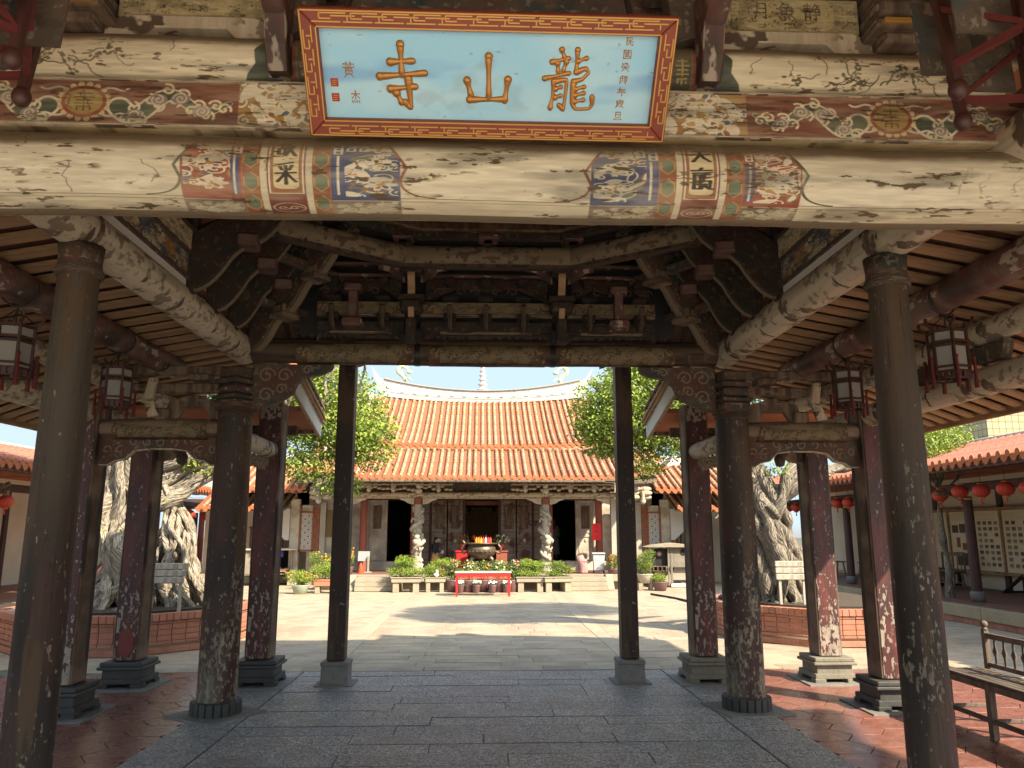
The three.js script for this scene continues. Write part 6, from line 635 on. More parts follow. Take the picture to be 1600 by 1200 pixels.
// ---------------------------------------------------------------- hanging palace lanterns
const lampWood = mat([0.055, 0.018, 0.014], 0.5), lampPane = mat([0.27, 0.26, 0.235], 0.7, { bumpMap: rough, bumpScale: 0.002 }), tassel = mat([0.11, 0.014, 0.012], 0.8);
function palaceLantern(x, y, z, drop, label) {
  const o = thing('palace_lantern', label, 'lantern', [x, y, z], 0.26, 'palace lanterns hanging in the pavilion'), R = 0.125;
  for (let i = 0; i < 6; i++) { const a = i * Math.PI / 3, b = a + Math.PI / 3, p = (r, t, h) => [Math.cos(t) * r, h, Math.sin(t) * r], m = (a + b) / 2, q = R * 0.866;
    part('post', bar(p(R, a, -0.14), p(R, a, 0.2), 0.018, 0.018), lampWood, o); parts('rail', [-0.135, -0.10, 0.055, 0.085, 0.165].map((h) => bar(p(R, a, h), p(R, b, h), 0.014, 0.018)), lampWood, o);
    const pane = (h, w) => rot(bx(0.105, w, 0.008, 0, h, q - 0.006, 0.012), 0, Math.PI / 2 - m, 0); part('pane', pane(-0.022, 0.145), lampPane, o); part('pane', pane(0.125, 0.06), lampPane, o); part('lower_pane', pane(-0.118, 0.028), lampPane, o);
    part('horn', [bar(p(R, a, 0.18), p(R + 0.05, a, 0.22), 0.014, 0.02), bar(p(R + 0.05, a, 0.22), p(R + 0.055, a, 0.255), 0.012, 0.018)], lampWood, o); part('tassel', [rod(p(R + 0.035, a, -0.05), p(R + 0.035, a, -0.26), 0.009, 0.016, 6), ball(0.014, ...p(R + 0.035, a, -0.04))], tassel, o);
    part('fretwork', [0, 1, 2].map((k) => bar(p(R, a + (b - a) * (k + 0.5) / 3, -0.14), p(R * 0.97, a + (b - a) * (k + 0.5) / 3, -0.185), 0.03, 0.012)), lampWood, o); }
  part('lower_ring', lathe([[R * 0.9, -0.19], [R * 0.95, -0.18], [R * 0.9, -0.17]], 12), lampWood, o); part('hanger', [rod([0, 0.2, 0], [0, drop - 0.11, 0], 0.006, 0.006, 6), ...[0, 1, 2].map((i) => rod([Math.cos(i * 2.09) * R, 0.19, Math.sin(i * 2.09) * R], [0, 0.30, 0], 0.004, 0.004, 5))], M.iron, o); part('strap', clean(new THREE.TorusGeometry(0.121, 0.008, 6, 24).translate(0, drop, 0)), M.iron, o); return o;
}
palaceLantern(-3.32, 2.93, -5.35, 0.44, 'six sided palace lantern with white panes, partly hidden behind the dusty round column'); palaceLantern(-3.32, 2.96, -6.9, 0.43, 'six sided palace lantern with white panes, over the cross beam near the thick black column');
palaceLantern(3.32, 2.95, -5.3, 0.42, 'six sided palace lantern with white panes, just past the maroon brown column by the bench'); palaceLantern(3.32, 2.98, -6.85, 0.41, 'palace lantern with white panes, between the thick black column and the maroon brown column');
for (const s of [-1, 1]) { const o = thing('large_lantern_frame', s < 0 ? 'dark red strutted foot of a big lantern, over the beam end with leafy sprays' : 'dark red strutted foot of a big lantern, with a knob before the bare branch painting', 'lantern', [s * 1.82, 3.2, -2.32]); const P = (a, r, y) => [Math.cos(a) * r, y, Math.sin(a) * r];
  for (let i = 0; i < 6; i++) { const a = i * Math.PI / 3 + 0.1, b = a + Math.PI / 3; part('post', bar(P(a, 0.25, 0.0), P(a, 0.31, 0.6), 0.03, 0.03), lampWood, o); part('knob', ball(0.032, ...P(a, 0.25, -0.01), 1, 1.2, 1), lampWood, o); parts('rail', [bar(P(a, 0.26, 0.08), P(b, 0.26, 0.08), 0.022, 0.022), bar(P(a, 0.3, 0.45), P(b, 0.3, 0.45), 0.025, 0.025), bar(P(a, 0.26, 0.08), P(b, 0.285, 0.3), 0.018, 0.018)], tassel, o); part('pane', bar(P(a + 0.52, 0.24, 0.12), P(a + 0.52, 0.255, 0.42), 0.2, 0.008), M.carved, o); } part('hanger', rod([0, 0.5, 0], [0, 1.6, 0], 0.01, 0.01, 6), M.iron, o); }
// ---------------------------------------------------------------- benches
const greyWood = mat(W1, 0.75, { map: tex(256, 256, (u, v) => mix3([0.17, 0.135, 0.105], [0.085, 0.066, 0.052], smoothstep(woodNoise(v, u, 1201), 0.3, 0.7)), 1.2, 1.2), bumpMap: grain, bumpScale: 0.004 });
const spindle = (x, y0, y1, z) => { const h = y1 - y0, g = lathe([[0.010, 0], [0.014, h * 0.15], [0.013, h * 0.3], [0.032, h * 0.5], [0.013, h * 0.7], [0.014, h * 0.85], [0.010, h]], 10).scale(0.55, 1, 1); return g.translate(x, y0, z); };
{ const o = thing('bench', 'slatted grey wooden bench with turned back spindles and ball finials on the red tiles', 'bench', [4.36, 0, -6.15], 0); const z0 = -1.05, z1 = 1.05;
  for (let i = 0; i < 6; i++) part('seat_slat', bx(0.058, 0.022, 2.14, -0.17 + i * 0.064, 0.462, 0, 0.006), greyWood, o); part('seat_frame', [bx(0.03, 0.06, 2.0, -0.18, 0.42, 0), bx(0.03, 0.06, 2.0, 0.16, 0.42, 0)], greyWood, o);
  for (const z of [z0, -0.45, 0.4, z1]) { part('leg', bx(0.055, 0.45, 0.06, -0.17, 0.225, z, 0.006), greyWood, o); part('cross_rail', bx(0.36, 0.035, 0.03, 0, 0.15, z), greyWood, o); part('back_post', [bx(0.05, 0.80, 0.05, 0.23, 0.40, z, 0.006)], greyWood, o); part('finial', [ball(0.032, 0.23, 0.855, z), lathe([[0, 0.79], [0.03, 0.8], [0.02, 0.825], [0, 0.83]], 12, 0.23, 0, z)], greyWood, o); }
  part('long_rail', [bx(0.03, 0.04, 2.0, -0.17, 0.15, 0)], greyWood, o); parts('back_rail', [bx(0.04, 0.05, 2.06, 0.23, 0.755, 0), bx(0.03, 0.04, 2.06, 0.23, 0.5, 0)], greyWood, o); for (let i = 0; i < 16; i++) part('spindle', spindle(0.23, 0.51, 0.74, -0.93 + i * 0.124), greyWood, o); }
function smallBench(x, z, turn, back, label, m = M.brown) { const o = thing('corridor_bench', label, 'bench', [x, 0.32, z], turn); part('seat', bx(0.9, 0.035, 0.3, 0, 0.42, 0, 0.006), m, o); for (const [a, b] of [[-0.38, -0.11], [0.38, -0.11], [-0.38, 0.11], [0.38, 0.11]]) part('leg', bar([a, 0.4, b * 0.8], [a * 1.05, 0, b * 1.25], 0.04, 0.04), m, o); part('stretcher', [bx(0.76, 0.03, 0.03, 0, 0.14, 0.12), bx(0.76, 0.03, 0.03, 0, 0.14, -0.12)], m, o); if (back) part('backrest', [bx(0.95, 0.09, 0.03, 0, 0.82, -0.16), bx(0.04, 0.5, 0.04, -0.44, 0.6, -0.15), bx(0.04, 0.5, 0.04, 0.44, 0.6, -0.15), ...(back > 1 ? [bx(0.86, 0.3, 0.025, 0, 0.62, -0.15)] : [-2, -1, 0, 1, 2].map((i) => bx(0.03, 0.34, 0.02, i * 0.15, 0.62, -0.155)))], m, o); return o; }
smallBench(11.4, -18.9, -Math.PI / 2, 1, 'dark slat backed chair bench below the picture boards', M.brown); smallBench(11.7, -20.3, -Math.PI / 2, 0, 'dark backless bench beside the picture boards, half behind a slatted one', M.brown); smallBench(11.6, -23.2, -Math.PI / 2, 2, 'pale brown bench with a solid plank back, by the cream wall', M.rafter); smallBench(11.2, -24.6, -Math.PI / 2, 0, 'low brown backless bench left of the plank backed one', M.rafter);
{ const o = thing('stool', 'small white stool beside the far corridor column', 'stool', [10.6, 0.32, -24.6]); part('seat', bx(0.36, 0.03, 0.3, 0, 0.44, 0), M.white, o); for (const [a, b] of [[-1, -1], [1, -1], [-1, 1], [1, 1]]) part('leg', bar([a * 0.13, 0.43, b * 0.1], [a * 0.18, 0, b * 0.14], 0.03, 0.03), M.white, o); }
{ // picture boards
  let q = 11; const R = () => (q = (q * 16807) % 2147483647) / 2147483647; const sheet = (k) => { const [c, g] = CV(256, 512, '#cfc4a4'); g.fillStyle = '#b5ac90'; for (let y = 20; y < 80; y += 9) g.fillRect(20, y, 90 + R() * 110, 3);
    if (k === 0) { g.fillStyle = '#aaa189'; for (let y = 90; y < 480; y += 8) for (let x = 24; x < 220; x += 50) g.fillRect(x, y, 20 + R() * 24, 3); }
    else if (k === 1) { g.fillStyle = '#4a4234'; g.fillRect(20, 120, 70, 70); g.fillRect(100, 110, 100, 80); g.fillStyle = '#7a4a3a'; g.fillRect(60, 230, 40, 90); g.fillRect(120, 280, 60, 60); g.fillStyle = '#2a2a30'; g.fillRect(50, 370, 170, 110); g.fillStyle = '#c8c0a0'; g.beginPath(); g.arc(130, 400, 8, 0, 7); g.fill(); }
    else for (let r = 0; r < 8; r++) for (let c2 = 0; c2 < 4; c2++) if (R() < 0.9) { g.fillStyle = ['#5a5347', '#6e6a60', '#4c463c', '#837b6a'][Math.floor(R() * 4)]; g.fillRect(26 + c2 * 54, 90 + r * 50, 36, 28); g.fillStyle = '#a39a80'; g.fillRect(26 + c2 * 54, 122 + r * 50, 36, 4); }
    return mat(W1, 0.6, { map: cvTex(c) }); };
  const S = [0, 1, 2, 3].map(sheet); const o = thing('notice_board', 'long framed board of photo sheets and text on trestle legs against the cream wall', 'notice board', [12.1, 0.33, -17.2]);
  for (let i = 0; i < 7; i++) { const z = -3.1 + i * 1.02; part('photo_sheet', planeUV(bx(0.02, 1.42, 0.96, 0, 1.13, z, 0.003), 'z', 'y', z - 0.48, 0.42, 0.96, 1.42), S[[0, 1, 2, 3, 1, 2, 3][i]], o); part('upright', bx(0.06, 1.5, 0.07, -0.02, 1.12, z - 0.51, 0.006), M.rafter, o); } parts('rail', [bx(0.06, 0.07, 7.2, -0.02, 0.38, 0), bx(0.06, 0.07, 7.2, -0.02, 1.88, 0)], M.rafter, o); for (const z of [-2.4, 0, 2.4]) part('trestle', [bar([0, 0.4, z], [-0.5, 0.02, z], 0.06, 0.06), bx(0.07, 0.4, 0.1, 0, 0.2, z), bx(0.55, 0.05, 0.06, -0.26, 0.03, z)], M.black, o); part('backing', bx(0.03, 1.46, 7.1, 0.04, 1.13, 0), M.brown, o); }
{ const o = thing('corridor_door', 'white wooden door with a purple red poster in the corridor wall', 'door', [-12.26, 0.33, -19.7]); part('leaf', bx(0.05, 1.25, 1.1, 0, 0.62, 0, 0.01), dirtyWhite, o); part('door_rail', [bx(0.07, 0.07, 1.1, 0.01, 0.5, 0), bx(0.07, 0.07, 1.1, 0.01, 1.22, 0), bx(0.07, 1.25, 0.07, 0.01, 0.62, 0.52), bx(0.07, 1.25, 0.07, 0.01, 0.62, -0.52)], M.white, o); const [c, g] = CV(128, 192, '#4a2440'); g.fillStyle = '#8a3040'; g.fillRect(16, 20, 96, 60); g.fillStyle = '#5a6a90'; g.fillRect(60, 90, 50, 70); g.fillStyle = '#b04048'; g.fillRect(14, 100, 40, 70); g.fillStyle = '#d0b8a0'; g.fillRect(20, 30, 12, 40); part('poster', planeUV(bx(0.02, 0.55, 0.42, 0.035, 0.88, -0.05, 0.002), 'z', 'y', -0.26, 0.6, 0.42, 0.55), mat(W1, 0.5, { map: cvTex(c) }), o); part('handle', ball(0.025, 0.06, 0.6, 0.42), M.iron, o); }
{ const o = thing('red_shrine_front', 'dark red posted shrine front seen behind the bright tree roots', 'shrine', [-10.9, 0.32, -27.6], 0.35); for (const x of [-1.1, -0.35, 0.35, 1.1]) part('post', rod([x, 0, 0], [x, 2.3, 0], 0.1, 0.1, 12), M.redPillar, o); part('door_leaf', [bx(0.5, 2.0, 0.06, -0.72, 1.0, -0.2), bx(0.5, 2.0, 0.06, 0.72, 1.0, -0.2)], darkRed, o); part('gate_bars', [...range(-0.26, 0.26, 7).map((x) => bx(0.025, 1.1, 0.03, x, 0.55, -0.05)), bx(0.6, 0.05, 0.05, 0, 1.1, -0.05)], M.redGloss, o); part('beam', bx(2.6, 0.25, 0.2, 0, 2.35, 0), darkRed, o); part('paper_hanging', bx(0.28, 1.0, 0.02, 0, 1.75, -0.3), M.paper, o); }
{ const o = thing('gold_wreath', 'orange gold wreath of flowers on a red stand before the shrine front', 'flowers', [-10.75, 0.32, -27.2]); part('stand', [bx(0.5, 0.6, 0.4, 0, 0.3, 0), bx(0.3, 0.3, 0.3, 0, 0.7, 0)], M.redGloss, o); part('blossom', [...Array(40)].map(() => ball(0.06, rr(-0.26, 0.26), rr(0.95, 1.35), rr(-0.1, 0.15), 1, 1, 1, 7, 5)), mat([0.75, 0.28, 0.03], 0.7), o); }
// ---------------------------------------------------------------- before the main hall
const tableRed = mat([0.55, 0.022, 0.025], 0.45), tableTop = mat([0.40, 0.42, 0.40], 0.35);
{ const o = thing('offering_table', 'long bright red offering table with a grey top on the paving', 'table', [0.03, 0, -21.1]); part('table_top', bx(1.5, 0.035, 0.55, 0, 0.615, 0, 0.008), tableTop, o); part('apron', [bx(1.44, 0.09, 0.03, 0, 0.55, 0.24), bx(1.44, 0.09, 0.03, 0, 0.55, -0.24), bx(0.03, 0.09, 0.48, -0.71, 0.55, 0), bx(0.03, 0.09, 0.48, 0.71, 0.55, 0)], tableRed, o); part('rail', [bx(1.44, 0.025, 0.025, 0, 0.47, 0.24)], tableRed, o); for (const a of [-1, 1]) for (const b of [-1, 1]) part('leg', bx(0.055, 0.6, 0.055, a * 0.69, 0.3, b * 0.23, 0.006), tableRed, o); }
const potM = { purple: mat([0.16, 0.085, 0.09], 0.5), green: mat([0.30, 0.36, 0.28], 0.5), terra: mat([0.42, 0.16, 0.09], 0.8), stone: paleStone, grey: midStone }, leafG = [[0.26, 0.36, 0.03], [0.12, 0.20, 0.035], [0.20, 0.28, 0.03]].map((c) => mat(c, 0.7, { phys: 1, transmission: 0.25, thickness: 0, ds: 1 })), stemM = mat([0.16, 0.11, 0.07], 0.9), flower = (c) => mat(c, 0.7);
const potG = (r, h) => lathe([[0, 0], [r * 0.68, 0], [r * 0.95, h * 0.88], [r, h * 0.9], [r, h], [r * 0.86, h], [r * 0.84, h * 0.9], [0, h * 0.9]], 20);
function plantPot(x, y, z, r, h, m, blobs, label, o2 = {}) { const o = thing(o2.name || 'potted_plant', label, 'potted plant', [x, y, z], rr(0, 0.2)); part('pot', o2.box ? [bx(r * 2, h, r * 1.3, 0, h / 2, 0, 0.02), bx(r * 2.12, h * 0.22, r * 1.42, 0, h * 0.9, 0, 0.015)] : potG(r, h), m, o); if (o2.box) part('earth', bx(r * 1.8, 0.02, r * 1.1, 0, h + 0.004, 0, 0), M.soil, o); else part('earth', lathe([[0, h * 0.92], [r * 0.83, h * 0.92]], 16), M.soil, o); if (o2.stand) part('stand', [-1, 1].map((s) => bx(r * 0.42, o2.stand, r * 1.1, s * r * 0.68, -o2.stand / 2, 0, 0.01)), o2.standM || midStone, o);
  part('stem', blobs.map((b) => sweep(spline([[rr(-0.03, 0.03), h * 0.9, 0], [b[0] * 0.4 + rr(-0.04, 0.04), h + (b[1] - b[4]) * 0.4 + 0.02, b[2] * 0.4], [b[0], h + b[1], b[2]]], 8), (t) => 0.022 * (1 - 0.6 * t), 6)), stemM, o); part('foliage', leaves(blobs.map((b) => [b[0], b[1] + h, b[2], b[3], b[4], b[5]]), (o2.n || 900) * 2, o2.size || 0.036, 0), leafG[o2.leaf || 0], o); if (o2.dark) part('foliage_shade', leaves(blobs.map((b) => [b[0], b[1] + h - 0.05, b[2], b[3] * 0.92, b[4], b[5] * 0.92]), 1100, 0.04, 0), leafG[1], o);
  if (o2.fl) part('flower', [...Array(o2.fn || 14)].map(() => { const b = blobs[Math.floor(rnd() * blobs.length)]; return ball(0.028, b[0] + rr(-1, 1) * b[3] * 0.8, h + b[1] + rr(-0.2, 1) * b[4], b[2] + rr(0.2, 1) * b[5], 1, 0.8, 1, 7, 5); }), flower(o2.fl), o); return o; }
// bonsai in stone troughs on stone feet
plantPot(-2.13, 0.27, -22.45, 0.41, 0.15, midStone, [[-0.02, 0.42, 0, 0.34, 0.17, 0.26], [-0.34, 0.16, 0.05, 0.20, 0.11, 0.2], [0.0, 0.14, 0.1, 0.3, 0.12, 0.22], [0.36, 0.16, 0.0, 0.24, 0.12, 0.2]], 'big two tiered bonsai in a stone trough beside the left steps', { box: 1, stand: 0.27, n: 2600, dark: 1, name: 'bonsai_trough' });
plantPot(-1.33, 0.27, -22.45, 0.28, 0.14, midStone, [[-0.05, 0.22, 0, 0.22, 0.13, 0.2], [0.2, 0.06, 0.05, 0.1, 0.09, 0.1], [-0.2, 0.03, 0.05, 0.12, 0.09, 0.1]], 'small bonsai with a white figurine in a stone trough', { box: 1, stand: 0.27, n: 1000, dark: 1, name: 'bonsai_trough' });
plantPot(-1.12, 0.42, -23.45, 0.18, 0.16, potM.terra, [[0.05, 0.20, 0, 0.42, 0.11, 0.25]], 'flat topped bonsai in a terracotta pot behind the small bonsai', { n: 1200, leaf: 0 });
plantPot(1.37, 0.27, -22.5, 0.40, 0.15, midStone, [[-0.12, 0.34, 0, 0.26, 0.15, 0.2], [0.2, 0.3, 0, 0.28, 0.16, 0.22], [-0.22, 0.10, 0.1, 0.24, 0.10, 0.18], [0.08, 0.1, 0.12, 0.26, 0.10, 0.18]], 'big rounded bonsai in a pale stone trough right of the table', { box: 1, stand: 0.27, n: 2600, dark: 1, name: 'bonsai_trough' });
plantPot(2.12, 0.27, -22.5, 0.41, 0.15, midStone, [[0.0, 0.3, 0, 0.26, 0.13, 0.2], [0.28, 0.2, 0, 0.24, 0.1, 0.2], [-0.1, 0.1, 0.1, 0.28, 0.11, 0.18]], 'spreading bonsai in a pale stone trough beside the right steps', { box: 1, stand: 0.27, n: 1900, leaf: 2, dark: 1, name: 'bonsai_trough' });
{ const o = thing('figurine', 'small white figurine sitting in the stone trough of the small bonsai', 'figurine', [-1.27, 0.42, -22.28]); part('figure', [ball(0.06, 0, 0.06, 0, 1, 1.2, 0.9), ball(0.04, 0.01, 0.16, 0), ball(0.03, -0.05, 0.07, 0.03)], M.white, o); }
[-0.82, -0.38, 0.05, 0.48, 0.86].forEach((x, i) => plantPot(x, 0, -22.45 + (i % 2) * 0.1, 0.2, 0.34, potM.purple, [[0, 0.22, 0, 0.2, 0.2, 0.18], [0.05, 0.4, 0, 0.12, 0.14, 0.12]], ['leftmost', 'second from the left', 'middle', 'fourth from the left', 'rightmost'][i] + ' purple glazed pot in the row behind the red table', { n: 700, size: 0.06, leaf: [1, 2, 1, 2, 1][i], fl: [[0.7, 0.25, 0.2], [0.75, 0.5, 0.5], [0.7, 0.3, 0.05], [0.75, 0.72, 0.7], [0.7, 0.3, 0.3]][i] }));
[-0.6, -0.15, 0.3, 0.7].forEach((x, i) => plantPot(x, 0, -22.15, 0.12, 0.22, potM.purple, [[0, 0.05, 0, 0.14, 0.05, 0.1]], ['first', 'second', 'third', 'fourth'][i] + ' low flower pot from the left under the red table', { n: 160, leaf: 1, fl: [0.8, 0.74, 0.74], fn: 26 }));
plantPot(-4.95, 0, -21.9, 0.24, 0.24, potM.green, [[-0.1, 0.22, 0, 0.3, 0.2, 0.24], [0.25, 0.2, 0, 0.26, 0.16, 0.22]], 'bushy plant in a pale green pot nearest the shed with blue cloth', { n: 1300, fl: [0.6, 0.25, 0.08], leaf: 0 }); plantPot(-4.3, 0.2, -22.1, 0.31, 0.18, potM.terra, [[0, 0.26, 0, 0.44, 0.2, 0.3]], 'bright green low bush in a terracotta trough on white feet', { box: 1, stand: 0.2, n: 2000, dark: 1 }); plantPot(-4.75, 0.3, -23.4, 0.2, 0.3, potM.grey, [[-0.12, 0.3, 0, 0.2, 0.2, 0.2], [0.2, 0.26, 0, 0.14, 0.16, 0.15]], 'yellow leaved shrub in a raised grey pot behind the terracotta trough', { n: 900, fl: [0.65, 0.35, 0.05], leaf: 2 });
plantPot(-3.95, 0.4, -23.5, 0.17, 0.26, potM.purple, [[0, 0.28, 0, 0.18, 0.26, 0.18]], 'orange tinged shrub in a dark pot beside the left pale post', { n: 800, fl: [0.75, 0.3, 0.03], fn: 24, leaf: 2 }); plantPot(3.95, 0.38, -23.5, 0.2, 0.2, potM.purple, [[0, 0.22, 0, 0.22, 0.2, 0.2], [0.1, 0.34, 0, 0.14, 0.1, 0.14]], 'yellow green shrub in a purple pot beside the grey bin', { n: 1000, fl: [0.72, 0.12, 0.04], leaf: 2 });
plantPot(4.75, 0.2, -22.9, 0.24, 0.26, paleStone, [[0, 0.32, 0, 0.3, 0.3, 0.26], [0.15, 0.56, 0, 0.2, 0.14, 0.2]], 'tall grey green shrub in a stone pot just right of the slim dark column', { n: 1700, leaf: 2, dark: 1, stand: 0.2 }); plantPot(5.15, 0, -22.7, 0.23, 0.25, potM.purple, [[0, 0.12, 0, 0.24, 0.1, 0.2]], 'low yellow green plant in a brown pot nearest the grey furnace box', { n: 700 });
{ const br = mat([0.16, 0.125, 0.085], 0.42, { metalness: 0.55, bumpMap: rough, bumpScale: 0.006 }); const o = thing('censer', 'large bronze incense burner with curled handles and yellow and red sticks', 'incense burner', [-0.01, 0.42, -23.7]); part('pedestal', lathe([[0, 0], [0.3, 0], [0.32, 0.06], [0.24, 0.1], [0.24, 0.2], [0, 0.2]], 20), midStone, o); part('bowl', lathe([[0, 0.45], [0.2, 0.46], [0.38, 0.56], [0.44, 0.68], [0.42, 0.78], [0.36, 0.83], [0.36, 0.87], [0.47, 0.88], [0.47, 0.92], [0.36, 0.92], [0.34, 0.84], [0, 0.84]], 32), br, o); part('band', [...Array(20)].map((_, i) => ball(0.03, Math.cos(i * 0.314) * 0.43, 0.67, Math.sin(i * 0.314) * 0.43, 1, 1, 1, 7, 5)), br, o);
  for (let i = 0; i < 3; i++) { const a = i * 2.094 + 0.5; part('leg', sweep(spline([[Math.cos(a) * 0.25, 0.52, Math.sin(a) * 0.25], [Math.cos(a) * 0.36, 0.42, Math.sin(a) * 0.36], [Math.cos(a) * 0.3, 0.3, Math.sin(a) * 0.3], [Math.cos(a) * 0.33, 0.2, Math.sin(a) * 0.33]], 10), (t) => 0.065 - 0.025 * t, 8), br, o); } for (const s of [-1, 1]) part('handle', sweep(spline([[s * 0.42, 0.66, 0], [s * 0.55, 0.62, 0], [s * 0.58, 0.76, 0], [s * 0.50, 0.88, 0], [s * 0.57, 0.98, 0]], 16), 0.035, 8), br, o);
  const fc = [[0.75, 0.42, 0.03], [0.72, 0.38, 0.02], [0.7, 0.40, 0.03], [0.65, 0.06, 0.03], [0.7, 0.65, 0.6], [0.6, 0.05, 0.05], [0.6, 0.08, 0.06]]; fc.forEach((c, i) => part('incense_flag', [extr([[-0.03, 0], [0.03, 0], [0.035, 0.16], [0.0, 0.24], [-0.03, 0.17]], 0.012, 0).translate(-0.15 + i * 0.07, 0.86, 0.02 * (i % 3))], flower(c), o)); part('incense_stick', [...Array(16)].map(() => { const x = rr(-0.3, 0.3); return rod([x * 0.6, 0.82, rr(-0.15, 0.15)], [x, rr(1.0, 1.16), rr(-0.2, 0.2)], 0.004, 0.004, 4); }), M.redGloss, o); part('ash', lathe([[0, 0.86], [0.35, 0.86]], 20), mat([0.4, 0.37, 0.33], 1), o); }
for (const s of [-1, 1]) { const o = thing('altar_stand', s < 0 ? 'red altar stand half hidden behind the left handle of the incense burner' : 'dull red altar stand half hidden behind the right handle of the incense burner', 'stand', [s * 0.62, 0.42, -24.7]); part('stand_body', [bx(0.34, 0.62, 0.36, 0, 0.32, 0, 0.01), bx(0.4, 0.05, 0.42, 0, 0.645, 0)], s < 0 ? tableRed : M.redPillar, o);
  const f = thing('flower_vase', s < 0 ? 'red pink flowers on the left altar stand' : 'pale spiky flowers on the right altar stand', 'flowers', [s * 0.62, 1.09, -24.7]); part('vase', lathe([[0, 0], [0.08, 0], [0.1, 0.1], [0.06, 0.2], [0.07, 0.22], [0, 0.22]], 12), M.redGloss, f); part('foliage', leaves([[0, 0.32, 0, 0.2, 0.16, 0.15]], 260, 0.06), leafG[1], f); part('flower', [...Array(16)].map(() => ball(0.03, rr(-0.18, 0.18), rr(0.25, 0.48), rr(-0.1, 0.12), 1, 1, 1, 7, 5)), flower(s < 0 ? [0.5, 0.06, 0.08] : [0.6, 0.5, 0.4]), f); part('stem', [...Array(8)].map(() => rod([0, 0.15, 0], [rr(-0.2, 0.2), rr(0.4, 0.56), rr(-0.1, 0.1)], 0.006, 0.004, 4)), stemM, f); }
{ const g = mat([0.42, 0.43, 0.45], 0.5); const o = thing('wheelie_bin', 'grey plastic wheeled bin standing on the hall terrace', 'bin', [3.56, 0.43, -23.95], -0.1); part('bin_body', extr([[-0.155, 0.07], [0.155, 0.07], [0.185, 0.56], [-0.185, 0.56]], 0.34, 0.02), g, o); part('lid', bx(0.41, 0.05, 0.40, 0, 0.585, 0, 0.02), g, o); part('handle', bx(0.3, 0.03, 0.03, 0, 0.62, -0.2), M.iron, o); for (const s of [-1, 1]) part('wheel', rot(lathe([[0, -0.02], [0.06, -0.02], [0.06, 0.02], [0, 0.02]], 14), 0, 0, Math.PI / 2).translate(s * 0.15, 0.06, 0.1), M.black, o); part('label', bx(0.12, 0.05, 0.01, -0.03, 0.42, 0.175), M.paper, o); }
{ const o = thing('cloth_bundle', 'dusky pink cloth covered bundle beside the grey bin', 'bundle', [3.08, 0.43, -23.95]); part('cover', sweep([[0, 0, 0], [0.0, 0.03, 0], [0.01, 0.2, 0], [-0.03, 0.36, 0], [-0.06, 0.46, 0], [0.02, 0.5, 0]], [0.13, 0.15, 0.14, 0.16, 0.15, 0.06], 14), mat([0.42, 0.25, 0.25], 0.9, { bumpMap: rough, bumpScale: 0.02 }), o); part('tie_cord', lathe([[0.155, 0.33], [0.165, 0.345], [0.155, 0.36]], 14), M.brown, o); }
{ const [c, g] = CV(128, 256, '#d8181c'); ink(g, 'gu', 34, 14, 60, 60, 5, '#8c0d12'); ink(g, 'nian', 34, 92, 60, 60, 5, '#8c0d12'); ink(g, 'dan', 38, 172, 52, 60, 5, '#8c0d12'); const o = thing('red_notice', 'bright red paper notice with dark characters hung on the red pillar above the bin', 'notice', [3.6, 1.66, -24.5]); part('sheet', planeUV(bx(0.28, 0.52, 0.012, 0, 0, 0, 0.002), 'x', 'y', -0.14, -0.26, 0.28, 0.52), mat(W1, 0.6, { map: cvTex(c) }), o); part('backing', bx(0.24, 0.48, 0.02, 0, 0, -0.02), tableRed, o); }
